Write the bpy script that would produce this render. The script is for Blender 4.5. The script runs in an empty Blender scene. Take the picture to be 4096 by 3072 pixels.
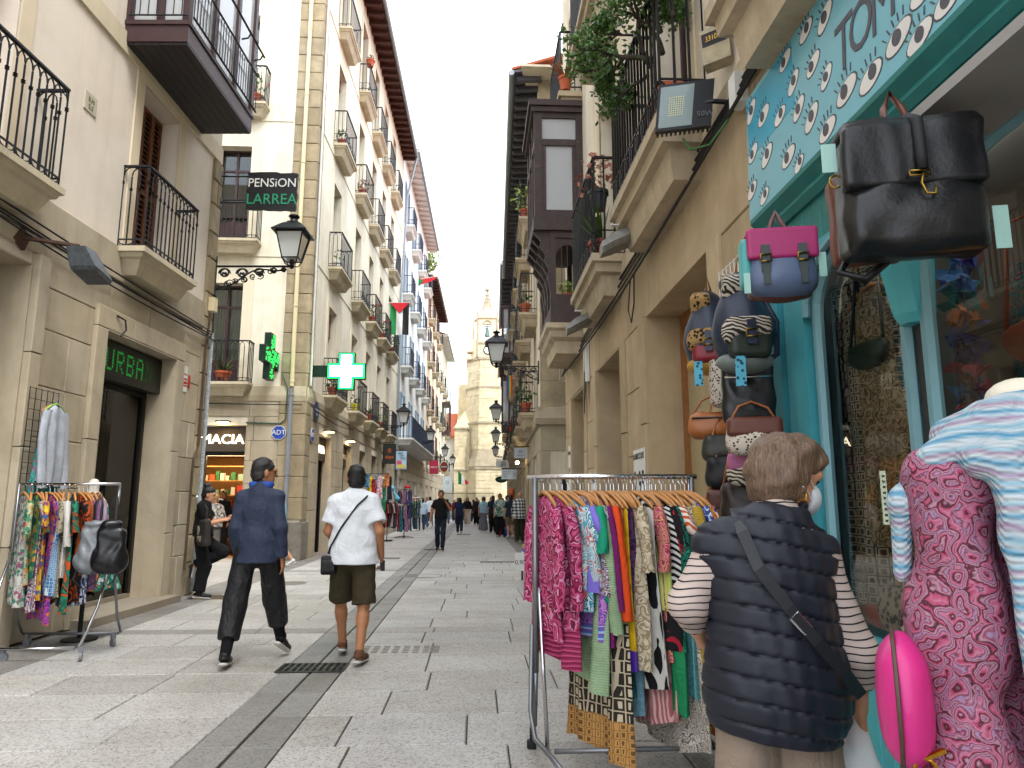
import bpy, bmesh, math, random
import numpy as np
from mathutils import Vector as V, Matrix
R = random.Random(7); rad = math.radians; pi = math.pi
sc = bpy.context.scene; col = sc.collection

# ------------------------------------------------------------ camera, sky, sun, exposure
cd = bpy.data.cameras.new('camera'); cam = bpy.data.objects.new('camera', cd); col.objects.link(cam)
cd.sensor_fit = 'HORIZONTAL'; cd.sensor_width = 17.3; cd.lens = 12.0; cd.clip_start = .05; cd.clip_end = 2000
cam.location = (0, 0, 1.42); cam.rotation_euler = (rad(90 + 9.472), 0, rad(-2.842)); sc.camera = cam
cd.dof.use_dof = False
w = bpy.data.worlds.new('World'); sc.world = w; w.use_nodes = True
nt = w.node_tree; bg = nt.nodes['Background']
sky = nt.nodes.new('ShaderNodeTexSky'); sky.sky_type = 'NISHITA'; sky.sun_disc = False
SUN_EL, SUN_AZ = 58, 150            # azimuth clockwise from +Y
sky.sun_elevation = rad(SUN_EL); sky.sun_rotation = rad(SUN_AZ); sky.air_density = 1.0; sky.dust_density = 3.0
mx = nt.nodes.new('ShaderNodeMix'); mx.data_type = 'RGBA'; mx.inputs[0].default_value = .88
nt.links.new(sky.outputs[0], mx.inputs[6]); mx.inputs[7].default_value = (9.6, 10.25, 11.2, 1)   # thin even cloud
nt.links.new(mx.outputs[2], bg.inputs[0]); bg.inputs[1].default_value = .1
sd = bpy.data.lights.new('sun', 'SUN'); sd.energy = 1.2; sd.angle = rad(20); sd.color = (1, .98, .95)
so = bpy.data.objects.new('sun', sd); col.objects.link(so)
dv = V((math.sin(rad(SUN_AZ)) * math.cos(rad(SUN_EL)), math.cos(rad(SUN_AZ)) * math.cos(rad(SUN_EL)), math.sin(rad(SUN_EL))))
so.rotation_euler = dv.to_track_quat('Z', 'Y').to_euler(); so.location = (0, 0, 40)
vs = sc.view_settings; vs.view_transform = 'Standard'; vs.look = 'None'; vs.exposure = 1.65; vs.gamma = 1; vs.use_curve_mapping = False
sc.cycles.use_denoising = True; sc.cycles.use_adaptive_sampling = True; sc.cycles.adaptive_threshold = .03; sc.cycles.max_bounces = 6; sc.cycles.diffuse_bounces = 3; sc.cycles.glossy_bounces = 3
sc.cycles.transparent_max_bounces = 12; sc.cycles.transmission_bounces = 4; sc.cycles.caustics_reflective = False; sc.cycles.caustics_refractive = False

# ------------------------------------------------------------ materials (procedural)
MATS = {}
def hexc(h):
    c = [int(h[i:i+2], 16) / 255 for i in (0, 2, 4)]
    return tuple(((x + .055) / 1.055) ** 2.4 if x > .04 else x / 12.92 for x in c)
def C4(c):
    if isinstance(c, str): c = hexc(c)
    return (c[0], c[1], c[2], 1)
class NT:
    def __init__(s, name):
        s.m = bpy.data.materials.new(name); s.m.use_nodes = True; s.t = s.m.node_tree
        s.b = s.t.nodes['Principled BSDF']; s._p = None
    def n(s, typ, ins=None, **at):
        nd = s.t.nodes.new('ShaderNode' + typ)
        for k, v in at.items(): setattr(nd, k, v)
        for k, v in (ins or {}).items(): s.l(v, nd.inputs[k])
        return nd
    def l(s, v, sock):
        if isinstance(v, bpy.types.NodeSocket): s.t.links.new(v, sock)
        elif isinstance(v, bpy.types.Node): s.t.links.new(v.outputs[0], sock)
        else: sock.default_value = v
    def pos(s, sx=1, sy=1, sz=1, rot=0):
        if s._p is None: s._p = s.n('NewGeometry').outputs['Position']
        if (sx, sy, sz, rot) == (1, 1, 1, 0): return s._p
        return s.n('Mapping', {0: s._p, 2: (0, 0, rot), 3: (sx, sy, sz)}).outputs[0]
    def noise(s, vec, scale, detail=4, rough=.55, dist=0):
        return s.n('TexNoise', {'Vector': vec, 'Scale': scale, 'Detail': detail, 'Roughness': rough, 'Distortion': dist}).outputs[0]
    def math(s, op, a, b=0, c=0):
        return s.n('Math', {0: a, 1: b, 2: c}, operation=op).outputs[0]
    def mix(s, f, a, b, bt='MIX'):
        nd = s.n('Mix', {0: f, 6: a, 7: b}, data_type='RGBA', blend_type=bt); return nd.outputs[2]
    def ramp(s, f, stops, const=False):
        nd = s.n('ValToRGB', {0: f}); e = nd.color_ramp.elements
        nd.color_ramp.interpolation = 'CONSTANT' if const else 'LINEAR'
        while len(e) < len(stops): e.new(.5)
        for k, (p, c) in enumerate(stops): e[k].position = p; e[k].color = C4(c)
        return nd.outputs[0]
    def bump(s, h, strength=.3, dist=.01):
        nd = s.n('Bump', {'Strength': strength, 'Distance': dist, 'Height': h}); s.l(nd.outputs[0], s.b.inputs['Normal'])
    def out(s, colr, rough=.7, metal=0, spec=.4):
        s.l(colr, s.b.inputs['Base Color']); s.l(rough, s.b.inputs['Roughness']); s.b.inputs['Metallic'].default_value = metal
        s.b.inputs['Specular IOR Level'].default_value = spec
        return s.m
def sc3(c, k): return tuple(min(1, max(0, x * k)) for x in (hexc(c) if isinstance(c, str) else c)[:3])

def M(name, c='888888', rough=.75, metal=0, var=.12, scale=3, bump=.15, bscale=60, bd=.004, stain=0, stc='4a3f30', streak=0, rnd=0, spec=.4, wear=0, wc='8a7a60', crease=0):
    if name in MATS: return MATS[name]
    t = NT(name); p = t.pos()
    n1 = t.noise(p, scale, 5, .6)
    k = t.ramp(n1, [(.25, sc3(c, 1 - var)), (.75, sc3(c, 1 + var))])
    if rnd:
        oi = t.n('ObjectInfo').outputs['Random']
        k = t.mix(1.0, k, t.ramp(oi, [(0, (1 - rnd, 1 - rnd * 1.05, 1 - rnd * 1.2)), (.5, (1, 1, 1)), (1, (1 - rnd * .3, 1 - rnd * .45, 1 - rnd * .7))]), 'MULTIPLY')
    if stain:
        s1 = t.ramp(t.noise(p, .9, 6, .7, .6), [(.45, (0, 0, 0)), (.72, (stain,) * 3)])
        k = t.mix(s1, k, C4(stc))
    if streak:
        s2 = t.ramp(t.noise(t.pos(3.2, 3.2, .16), 1.2, 5, .65), [(.5, (0, 0, 0)), (.78, (streak,) * 3)])
        k = t.mix(s2, k, C4(stc))
    if wear:
        s3 = t.ramp(t.noise(p, 7, 6, .75), [(.6, (0, 0, 0)), (.68, (wear,) * 3)])
        k = t.mix(s3, k, C4(wc))
    if crease: t.bump(t.math('ADD', t.math('MULTIPLY', t.noise(p, bscale, 2), .04), t.noise(t.pos(1, 1, .7), 13, 3, .5, 1.6)), crease, .03)
    elif bump: t.bump(t.noise(p, bscale, 3, .6), bump, bd)
    rr = t.math('MULTIPLY_ADD', n1, .2, rough - .1)
    MATS[name] = t.out(k, rr, metal, spec); return MATS[name]

def HAIR(name, c):
    if name in MATS: return MATS[name]
    t = NT(name); n = t.noise(t.pos(1, 1, .1), 190, 3, .6); k = t.ramp(n, [(.3, sc3(c, .45)), (.52, c), (.75, sc3(c, 1.9))]); t.bump(n, .9, .006); MATS[name] = t.out(k, .42, 0, .4); return t.m
def EM(name, c, s):
    if name in MATS: return MATS[name]
    t = NT(name); t.out(C4(c), .5); t.b.inputs['Emission Color'].default_value = C4(c); t.b.inputs['Emission Strength'].default_value = s
    if s < 3: t.m.cycles.emission_sampling = 'NONE'
    MATS[name] = t.m; return t.m

def GL(name, tint=(.85, .9, .9), ior=1.45, rough=.02, opac=0.0, oc=(.8, .82, .8)):
    if name in MATS: return MATS[name]
    t = NT(name); tr = t.n('BsdfTransparent', {0: C4(tint)}); gl = t.n('BsdfGlossy', {'Roughness': rough, 0: (1, 1, 1, 1)})
    fr = t.n('Fresnel', {0: ior}).outputs[0]
    a = tr.outputs[0]
    if opac: a = t.n('MixShader', {0: opac, 1: a, 2: t.n('BsdfDiffuse', {0: C4(oc)}).outputs[0]}).outputs[0]
    ms = t.n('MixShader', {0: fr, 1: a, 2: gl.outputs[0]})
    t.t.links.new(ms.outputs[0], t.t.nodes['Material Output'].inputs[0]); MATS[name] = t.m; return t.m

def PT(name, kind, cols, scale=20, rough=.85, rot=0, bump=.25, sheen=.0, const=True):
    """printed and woven cloth"""
    if name in MATS: return MATS[name]
    t = NT(name); p = t.pos(1, 1, 1, rot) if rot else t.pos(); S = scale
    sep = t.n('SeparateXYZ', {0: p})
    x, y, z = sep.outputs
    h = None
    if kind == 'paisley':
        d = t.n('VectorMath', {0: p, 1: t.n('TexNoise', {'Vector': p, 'Scale': S * .45, 'Detail': 2}).outputs[1]}, operation='MULTIPLY_ADD'); d.inputs[2].default_value = (0, 0, 0)
        d2 = t.n('VectorMath', {0: p, 1: t.n('VectorMath', {0: t.n('TexNoise', {'Vector': p, 'Scale': S * .5, 'Detail': 1}).outputs[1], 1: (3.2 / S,) * 3}, operation='MULTIPLY').outputs[0]}, operation='ADD').outputs[0]
        v = t.n('TexVoronoi', {'Vector': d2, 'Scale': S * .55, 'Randomness': .9}).outputs[0]
        f = t.math('FRACT', t.math('ADD', t.math('MULTIPLY', v, 2.6), t.math('MULTIPLY', t.noise(d2, S * 2.2, 2), .55)))
    elif kind == 'floral':
        vo = t.n('TexVoronoi', {'Vector': t.n('VectorMath', {0: p, 1: t.n('VectorMath', {0: t.n('TexNoise', {'Vector': p, 'Scale': S * 1.5, 'Detail': 2}).outputs[1], 1: (.9 / S,) * 3}, operation='MULTIPLY').outputs[0]}, operation='ADD').outputs[0], 'Scale': S})
        f = t.math('MULTIPLY', t.n('SeparateXYZ', {0: vo.outputs[1]}).outputs[0], t.math('LESS_THAN', vo.outputs[0], .62))
        f = t.math('ADD', f, t.math('MULTIPLY', t.math('SUBTRACT', t.noise(p, S * 2.5, 2), .5), .3))
    elif kind == 'stripe_z': f = t.math('FRACT', t.math('MULTIPLY', t.math('ADD', z, t.math('MULTIPLY', t.noise(p, 6, 2), .03)), S))
    elif kind == 'stripe_x': f = t.math('FRACT', t.math('MULTIPLY', t.math('ADD', t.math('ADD', x, y), t.math('MULTIPLY', t.noise(p, 5, 2), .05)), S))
    elif kind == 'stripe_d': f = t.math('FRACT', t.math('MULTIPLY', t.math('ADD', t.math('ADD', x, z), t.math('MULTIPLY', y, .8)), S))
    elif kind == 'zig':
        zz = t.math('PINGPONG', t.math('MULTIPLY', t.math('ADD', x, y), S * .6), .5)
        f = t.math('FRACT', t.math('ADD', t.math('MULTIPLY', z, S * .5), zz))
    elif kind == 'animal':
        v = t.n('TexVoronoi', {'Vector': p, 'Scale': S}); f = t.math('ADD', v.outputs[0], t.math('MULTIPLY', t.math('SUBTRACT', t.noise(p, S * 2, 2), .5), .35))
    elif kind == 'zebra': f = t.math('FRACT', t.math('MULTIPLY', t.math('ADD', t.math('ADD', z, t.math('MULTIPLY', x, .35)), t.math('MULTIPLY', t.noise(p, 9, 2), .09)), S))
    elif kind == 'lattice':
        v = t.n('TexVoronoi', {'Vector': p, 'Scale': S, 'Randomness': .12}, feature='DISTANCE_TO_EDGE'); f = t.math('MULTIPLY', v.outputs[0], 2.2)
    elif kind == 'plaid':
        a = t.math('FRACT', t.math('MULTIPLY', t.math('ADD', x, t.math('MULTIPLY', y, .6)), S)); b = t.math('FRACT', t.math('MULTIPLY', z, S))
        f = t.math('MULTIPLY', t.math('ADD', t.math('GREATER_THAN', a, .5), t.math('GREATER_THAN', b, .5)), .49)
    elif kind == 'marble': f = t.math('FRACT', t.math('MULTIPLY', t.noise(p, S, 3, .5, 1.2), 4.0))
    elif kind == 'yarn': f = t.math('FRACT', t.math('MULTIPLY', t.math('ADD', z, t.math('MULTIPLY', t.noise(p, 8, 2), .05)), S)); const = False
    elif kind == 'noise': f = t.noise(p, S, 4, .6); const = False
    elif kind == 'knit': f = t.math('ADD', t.noise(p, 9, 3), t.math('MULTIPLY', t.math('SINE', t.math('MULTIPLY', z, S * 8)), .12)); const = False
    n = len(cols)
    if kind == 'animal': st = [(0, cols[0]), (.30, cols[1]), (.42, cols[-1])] if n >= 3 else [(0, cols[0]), (.36, cols[1])]
    elif kind == 'floral': st = [(.0, cols[0])] + [(.12 + .86 * i / max(1, n - 1), c) for i, c in enumerate(cols[1:])]
    elif kind == 'lattice': st = [(0, cols[0]), (.12, cols[1])] + ([(.5, cols[2])] if n > 2 else [])
    elif kind == 'noise' or kind == 'knit': st = [(.3 + .4 * i / max(1, n - 1), c) for i, c in enumerate(cols)]
    else: st = [(i / n, c) for i, c in enumerate(cols)]
    k = t.ramp(f, st, const)
    fa = t.noise(p, 14, 4, .6); k = t.mix(1, k, t.ramp(fa, [(.3, (.86, .86, .86)), (.7, (1.0, 1.0, 1.0))]), 'MULTIPLY')
    if kind in ('knit', 'yarn'):
        if kind == 'yarn': S = 62
        wv = t.math('MULTIPLY', t.math('SINE', t.math('MULTIPLY', z, S * 8)), t.math('SINE', t.math('MULTIPLY', t.math('ADD', x, y), S * 8)))
        t.bump(wv, .5, .004)
    else: t.bump(t.noise(p, 260, 2), bump, .002)
    MATS[name] = t.out(k, rough, 0, .25)
    if sheen: t.b.inputs['Sheen Weight'].default_value = sheen
    return MATS[name]

# ------------------------------------------------------------ objects
def tag(o, label=None, cat=None, group=None, kind=None):
    if label: o['label'] = label
    if cat: o['category'] = cat
    if group: o['group'] = group
    if kind: o['kind'] = kind
    return o
def empty(name, loc, label=None, cat=None, group=None, rz=0):
    o = bpy.data.objects.new(name, None); o.empty_display_size = .1; col.objects.link(o); o.location = loc; o.rotation_euler = (0, 0, rz)
    return tag(o, label, cat, group)
def wloc(o):
    l = V((0, 0, 0))
    while o is not None: l = l + V(o.location); o = o.parent
    return l
def mobj(name, me, mat, parent=None, loc=(0, 0, 0), rz=0, scale=None):
    o = bpy.data.objects.new(name, me); col.objects.link(o); o.location = loc; o.rotation_euler = (0, 0, rz)
    if scale: o.scale = scale
    if parent: o.parent = parent
    if mat:
        for m in (mat if isinstance(mat, (list, tuple)) else [mat]):
            if len(me.materials) < (len(mat) if isinstance(mat, (list, tuple)) else 1): me.materials.append(m)
    return o

class Fr:
    """a facade: u runs along the street away from the camera, n out into the street, z up"""
    def __init__(s, x, y, ang, side):
        a = rad(ang); s.o = V((x, y, 0)); s.U = V((math.sin(a), math.cos(a), 0)); s.N = V((math.cos(a), -math.sin(a), 0)) * (1 if side == 'L' else -1)
        s.a = -a; s.side = side
    def p(s, u, n, z): return s.o + s.U * u + s.N * n + V((0, 0, z))
class Ax:
    """free axes: x, y, z in a frame turned by rz about loc"""
    def __init__(s, loc=(0, 0, 0), rz=0): s.o = V(loc); s.U = V((math.cos(rz), math.sin(rz), 0)); s.N = V((-math.sin(rz), math.cos(rz), 0))
    def p(s, u, n, z): return s.o + s.U * u + s.N * n + V((0, 0, z))
W0 = Ax()

class MB:
    def __init__(s, fr=W0): s.v = []; s.f = []; s.mi = []; s.fr = fr; s.cur = 0
    def add(s, vs, fs):
        b = len(s.v); s.v += [tuple(s.fr.p(*q)) for q in vs]; s.f += [tuple(b + i for i in f) for f in fs]; s.mi += [s.cur] * len(fs); return s
    def box(s, u0, u1, n0, n1, z0, z1, ch=0):
        if not ch:
            return s.add([(u, n, z) for z in (z0, z1) for n in (n0, n1) for u in (u0, u1)], [(0, 2, 3, 1), (4, 5, 7, 6), (0, 1, 5, 4), (2, 6, 7, 3), (0, 4, 6, 2), (1, 3, 7, 5)])
        return s.rings([[(u0 + a, nn, z0 + a), (u1 - a, nn, z0 + a), (u1 - a, nn, z1 - a), (u0 + a, nn, z1 - a)] for a, nn in ((0, n0), (0, n1 - ch), (ch, n1))])
    def rings(s, rs, cap=True, closed=True):
        n = len(rs[0]); vs = [q for r in rs for q in r]; fs = []
        for k in range(len(rs) - 1):
            for i in range(n if closed else n - 1):
                j = (i + 1) % n; fs.append((k * n + i, k * n + j, (k + 1) * n + j, (k + 1) * n + i))
        if cap: fs += [tuple(range(n))[::-1], tuple((len(rs) - 1) * n + i for i in range(n))]
        return s.add(vs, fs)
    def quad(s, *q): return s.add(list(q), [tuple(range(len(q)))])
    def tube(s, pts, r, k=5, cap=True, closed=False):
        P = [V(q) for q in pts]; rs = []; up = None
        for i, q in enumerate(P):
            if closed: d = P[(i + 1) % len(P)] - P[i - 1]
            else: d = P[min(i + 1, len(P) - 1)] - P[max(i - 1, 0)]
            if d.length < 1e-9: d = V((0, 0, 1))
            d.normalize()
            if up is None or abs(up.dot(d)) > .97: up = V((0, 0, 1)) if abs(d.z) < .9 else V((1, 0, 0))
            a = d.cross(up).normalized(); b = a.cross(d).normalized(); up = b
            rr = r[i] if isinstance(r, (list, tuple)) else r
            ph = pi / k
            rs.append([tuple(q + a * math.cos(2 * pi * j / k + ph) * rr + b * math.sin(2 * pi * j / k + ph) * rr) for j in range(k)])
        if closed: rs.append(rs[0])
        return s.rings(rs, cap and not closed)
    def lathe(s, prof, c=(0, 0), k=12, cap=True):
        return s.rings([[(c[0] + r * math.cos(2 * pi * j / k), c[1] + r * math.sin(2 * pi * j / k), z) for j in range(k)] for r, z in prof], cap)
    def ball(s, c, r, k=8, sz=1.0):
        m = 5; return s.rings([[(c[0] + r * math.sin(pi * (i + .02) / (m + .04)) * math.cos(2 * pi * j / k), c[1] + r * math.sin(pi * (i + .02) / (m + .04)) * math.sin(2 * pi * j / k), c[2] - r * sz * math.cos(pi * i / m)) for j in range(k)] for i in range(m + 1)])
    def prism(s, poly, n0, n1):
        """outline in (u, z), thickness along n"""
        return s.rings([[(u, n0, z) for u, z in poly], [(u, n1, z) for u, z in poly]])
    def build(s, name, mat, parent=None, smooth=False, mesh_only=False, org=None):
        o = V(org) if org is not None else (wloc(parent) if parent else V((0, 0, 0)))
        me = bpy.data.meshes.new(name)
        me.from_pydata([(a - o.x, b - o.y, c - o.z) for a, b, c in s.v], [], s.f)
        ms = mat if isinstance(mat, (list, tuple)) else [mat]
        for m in ms: me.materials.append(m)
        if len(ms) > 1: me.polygons.foreach_set('material_index', s.mi)
        bm = bmesh.new(); bm.from_mesh(me); bmesh.ops.recalc_face_normals(bm, faces=bm.faces); bm.to_mesh(me); bm.free()
        if smooth: me.polygons.foreach_set('use_smooth', [True] * len(me.polygons)); 
        if smooth and smooth != 'all': me.set_sharp_from_angle(angle=rad(42))
        me.update()
        if mesh_only: return me
        return mobj(name, me, None, parent, tuple(o) if parent is None and org is not None else (0, 0, 0))
def thing(mb, name, mat, label, cat, group=None, smooth=False, kind=None, org=None):
    """one mesh = one top-level thing; origin at its lowest point"""
    if org is None:
        a = np.array(mb.v); org = (a[:, 0].mean(), a[:, 1].mean(), a[:, 2].min())
    return tag(mb.build(name, mat, None, smooth, org=org), label, cat, group, kind)

def arc(c, r, a0, a1, n, ax=0, ry=None):
    """arc points in (u,z) at fixed n (ax=0) or (n,z) at fixed u (ax=1)"""
    o = []
    for i in range(n + 1):
        a = rad(a0 + (a1 - a0) * i / n); d, e = r * math.cos(a), (ry or r) * math.sin(a)
        o.append((c[0] + d, c[1], c[2] + e) if ax == 0 else (c[0], c[1] + d, c[2] + e))
    return o
FONTCACHE = {}
def text(body, size, fr, u, n, z, mat, parent, name='lettering', ext=.003, face='n', sx=1.0, flip=False, shear=0, align='CENTER', rot=0):
    """flat lettering; face: 'n' lies on a facade (text runs along u), 'u' stands across the street (text runs along n)"""
    cu = bpy.data.curves.new(name, 'FONT'); cu.body = body; cu.size = size; cu.align_x = align; cu.align_y = 'CENTER'; cu.extrude = ext; cu.shear = shear; cu.resolution_u = 3
    to = bpy.data.objects.new('tmp', cu); me = bpy.data.meshes.new_from_object(to); bpy.data.objects.remove(to); bpy.data.curves.remove(cu)
    me.name = name
    co = np.zeros(len(me.vertices) * 3); me.vertices.foreach_get('co', co); co = co.reshape(-1, 3); co[:, 0] *= sx
    if rot: c, s_ = math.cos(rot), math.sin(rot); co[:, :2] = co[:, :2] @ np.array([[c, s_], [-s_, c]])
    U, N = fr.U, fr.N
    if face == 'n': X = U if U.cross(V((0, 0, 1))).dot(N) > 0 else -U; Z = N
    else: X = V((1, 0, 0)) * abs(N.x) + V((0, 1, 0)) * (N.y * (1 if N.x > 0 else -1)); Z = -U
    o = fr.p(u, n, z) - (wloc(parent) if parent else V((0, 0, 0)))
    me.vertices.foreach_set('co', (np.outer(co[:, 0], X) + np.outer(co[:, 1], (0, 0, 1)) + np.outer(co[:, 2], Z) + np.array(o)).ravel())
    me.materials.clear(); me.materials.append(mat); me.update()
    return mobj(name, me, None, parent)

# ------------------------------------------------------------ soft bodies from blended distance fields
try: import openvdb as vdb
except Exception: import pyopenvdb as vdb
def cone(a, b, ra, rb=None, k=.02, fl=None, clip=None, sub=False): return ('c', np.array(a, float), np.array(b, float), ra, ra if rb is None else rb, k, fl, clip, sub)
def ell(c, r, k=.02, rot=None, clip=None, sub=False): return ('e', np.array(c, float), np.array(r, float), rot, 0, k, None, clip, sub)
def rbox(c, h, rd=.02, k=.01, rot=None, clip=None, sub=False): return ('b', np.array(c, float), np.array(h, float), rot, rd, k, None, clip, sub)
def rotm(rx=0, ry=0, rz=0):
    return np.array(Matrix.Rotation(rz, 3, 'Z') @ Matrix.Rotation(ry, 3, 'Y') @ Matrix.Rotation(rx, 3, 'X'))
def sdf(prims, vox, wr=0, wf=18, seed=0, clip=None, quilt=None):
    lo = np.full(3, 1e9); hi = -lo; bbs = []
    for q in prims:
        if q[0] == 'c': m = max(q[3], q[4]); a = np.minimum(q[1], q[2]) - m; b = np.maximum(q[1], q[2]) + m
        else: m = np.linalg.norm(q[2]) if q[3] is not None else q[2]; a = q[1] - m; b = q[1] + m
        bbs.append((a, b))
        if not q[8]: lo = np.minimum(lo, a); hi = np.maximum(hi, b)
    lo = lo - .03 - vox * 2; hi = hi + .03 + vox * 2; n = np.ceil((hi - lo) / vox).astype(int) + 1
    D = np.full(n, .06, np.float32)
    for q, (a, b) in zip(prims, bbs):
        pad = .05 + q[5]
        i0 = np.clip(np.floor((a - pad - lo) / vox).astype(int), 0, n); i1 = np.clip(np.ceil((b + pad - lo) / vox).astype(int) + 1, 0, n)
        if np.any(i1 <= i0): continue
        X = [(lo[d] + np.arange(i0[d], i1[d]) * vox).astype(np.float32).reshape([-1 if e == d else 1 for e in range(3)]) for d in range(3)]
        if q[0] == 'c':
            ba = q[2] - q[1]; L = max(ba @ ba, 1e-9)
            px = [X[d] - np.float32(q[1][d]) for d in range(3)]
            t = np.clip((px[0] * ba[0] + px[1] * ba[1] + px[2] * ba[2]) / L, 0, 1)
            e = [px[d] - t * np.float32(ba[d]) for d in range(3)]
            if q[6] is not None:
                ax, fac = q[6]; s_ = (e[0] * ax[0] + e[1] * ax[1] + e[2] * ax[2]) * (fac - 1); e = [e[d] + s_ * ax[d] for d in range(3)]
            d = np.sqrt(e[0] ** 2 + e[1] ** 2 + e[2] ** 2) - (q[3] + (q[4] - q[3]) * t)
            if q[6] is not None: d = d / max(1, q[6][1] * .8)
        else:
            px = [X[d] - np.float32(q[1][d]) for d in range(3)]
            if q[3] is not None: r = q[3]; px = [px[0] * r[0, d] + px[1] * r[1, d] + px[2] * r[2, d] for d in range(3)]
            if q[0] == 'e':
                k0 = np.sqrt(sum((px[d] / q[2][d]) ** 2 for d in range(3))); k1 = np.sqrt(sum((px[d] / q[2][d] ** 2) ** 2 for d in range(3))) + 1e-6
                d = k0 * (k0 - 1) / k1
            else:
                g = [np.abs(px[d]) - (q[2][d] - q[4]) for d in range(3)]
                d = np.sqrt(sum(np.maximum(x, 0) ** 2 for x in g)) + np.minimum(np.maximum(np.maximum(g[0], g[1]), g[2]), 0) - q[4]
        d = np.broadcast_to(d, i1 - i0)
        for (pt, nn) in (q[7] or []): d = np.maximum(d, (X[0] - pt[0]) * nn[0] + (X[1] - pt[1]) * nn[1] + (X[2] - pt[2]) * nn[2])
        sl = tuple(slice(i0[d], i1[d]) for d in range(3)); E = D[sl]; k = max(q[5], 1e-4)
        if q[8]: D[sl] = np.maximum(E, -d)
        else:
            h = np.clip(.5 + .5 * (E - d) / k, 0, 1); D[sl] = E + (d - E) * h - k * h * (1 - h)
    G = [(lo[d] + np.arange(n[d]) * vox).astype(np.float32).reshape([-1 if e == d else 1 for e in range(3)]) for d in range(3)]
    if wr:
        rs = np.random.RandomState(seed); acc = 0
        for i in range(5):
            v = rs.normal(size=3); v[2] *= .9; v = v / np.linalg.norm(v) * wf * (1 + .5 * i); ph = rs.rand() * 6.28; v2 = rs.normal(size=3) * wf * .35
            acc = acc + np.sin(G[0] * v[0] + G[1] * v[1] + G[2] * v[2] + ph + 1.3 * np.sin(G[0] * v2[0] + G[1] * v2[1] + G[2] * v2[2])) / (1 + .55 * i)
        D = D + np.float32(wr) * acc
    if quilt: D = D + quilt(G[0], G[1], G[2])
    for (pt, nn) in (clip or []): D = np.maximum(D, (G[0] - pt[0]) * nn[0] + (G[1] - pt[1]) * nn[1] + (G[2] - pt[2]) * nn[2])
    g = vdb.FloatGrid(.06); g.copyFromArray(np.ascontiguousarray(D.astype(np.float32)))
    pts, tr, qd = g.convertToPolygons(0.0, 0.0)
    return pts * vox + lo, qd[:, ::-1] if len(qd) else qd, tr
def sdf_obj(name, prims, mat, parent=None, vox=.01, wr=0, wf=18, seed=0, clip=None, quilt=None, smooth=1, mesh_only=False, rep=1):
    pts, qd, tr = sdf(prims, vox, wr, wf, seed, clip, quilt)
    me = bpy.data.meshes.new(name); nq = len(qd)
    me.vertices.add(len(pts)); me.vertices.foreach_set('co', pts.astype(np.float32).ravel())
    me.loops.add(nq * 4); me.loops.foreach_set('vertex_index', qd.astype(np.int32).ravel())
    me.polygons.add(nq); me.polygons.foreach_set('loop_start', np.arange(0, nq * 4, 4, dtype=np.int32)); me.polygons.foreach_set('loop_total', np.full(nq, 4, np.int32))
    me.update(calc_edges=True); me.validate()
    bm = bmesh.new(); bm.from_mesh(me)
    for _ in range(smooth): bmesh.ops.smooth_vert(bm, verts=bm.verts, factor=.5, use_axis_x=True, use_axis_y=True, use_axis_z=True)
    bmesh.ops.recalc_face_normals(bm, faces=bm.faces); bm.to_mesh(me); bm.free()
    me.polygons.foreach_set('use_smooth', [True] * len(me.polygons)); me.materials.append(mat); me.update()
    if mesh_only: return me
    return mobj(name, me, None, parent)
# ------------------------------------------------------------ common materials
stone = M('sandstone', 'b7ab95', .85, var=.12, scale=2.5, bump=.5, bscale=90, bd=.004, stain=.3, stc='6b5a42', streak=.28, rnd=.2)
stoneR = M('sandstone_right', 'b19d7e', .85, var=.14, scale=2.0, bump=.55, bscale=110, bd=.004, stain=.3, stc='70552f', streak=.3, rnd=.16)
stoneQ = M('quoin_stone', 'a5977c', .9, var=.22, scale=4, bump=.8, bscale=40, bd=.008, stain=.5, stc='5d5344', streak=.3, rnd=.25)
stoneB = M('balcony_stone', 'c2b69c', .85, var=.12, scale=4, bump=.4, bscale=80, stain=.35, stc='63594a', streak=.3)
stoneBR = M('balcony_stone_right', 'b3a388', .85, var=.15, scale=5, bump=.6, bscale=60, bd=.006, stain=.45, stc='554530', streak=.35)
mortar = M('mortar', '7d7160', .95, var=.2, scale=20, bump=.4)
plas1 = M('plaster_pinkish_cream', 'ded3c4', .85, var=.05, scale=1.2, bump=.25, bscale=35, bd=.003, stain=.18, stc='a38f74', streak=.2)
plas2 = M('plaster_ivory', 'e3dcc8', .85, var=.06, scale=1.0, bump=.3, bscale=30, bd=.004, stain=.3, stc='94886c', streak=.42)
plas3 = M('plaster_white', 'e2e2de', .85, var=.05, scale=1.2, bump=.2, bscale=30, streak=.12, stc='9a9a94')
plas4 = M('plaster_peach', 'e0d0b8', .85, var=.06, scale=1.2, bump=.2, streak=.15, stc='9a8a6c')
plasR = M('plaster_right', 'd6cab4', .85, var=.06, scale=1.5, bump=.3, bscale=30, bd=.004, stain=.28, stc='8f7c5a', streak=.35)
trim = M('window_surround', 'd0c3a8', .85, var=.08, scale=3, bump=.3, bscale=50, streak=.2, stc='8d7d5c')
iron = M('wrought_iron', '23252a', .5, .3, var=.25, scale=9, bump=.3, bscale=120, wear=.25, wc='4a3a30')
ironB = M('black_iron', '0e0f12', .38, .3, var=.3, scale=12, bump=.2, bscale=120)
oakb = M('dark_brown_paint', '3a2526', .5, var=.25, scale=8, bump=.4, bscale=30, wear=.3, wc='6a5348')
oakb2 = M('oriel_soffit', '2b2527', .55, var=.2, scale=6, bump=.3, bscale=40, streak=.15, stc='584a44')
shut = M('shutter_brown', '6e4128', .55, var=.2, scale=12, bump=.3, bscale=60)
blues = M('shutter_blue', '7f9bb5', .6, var=.1, scale=9, bump=.2)
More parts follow.
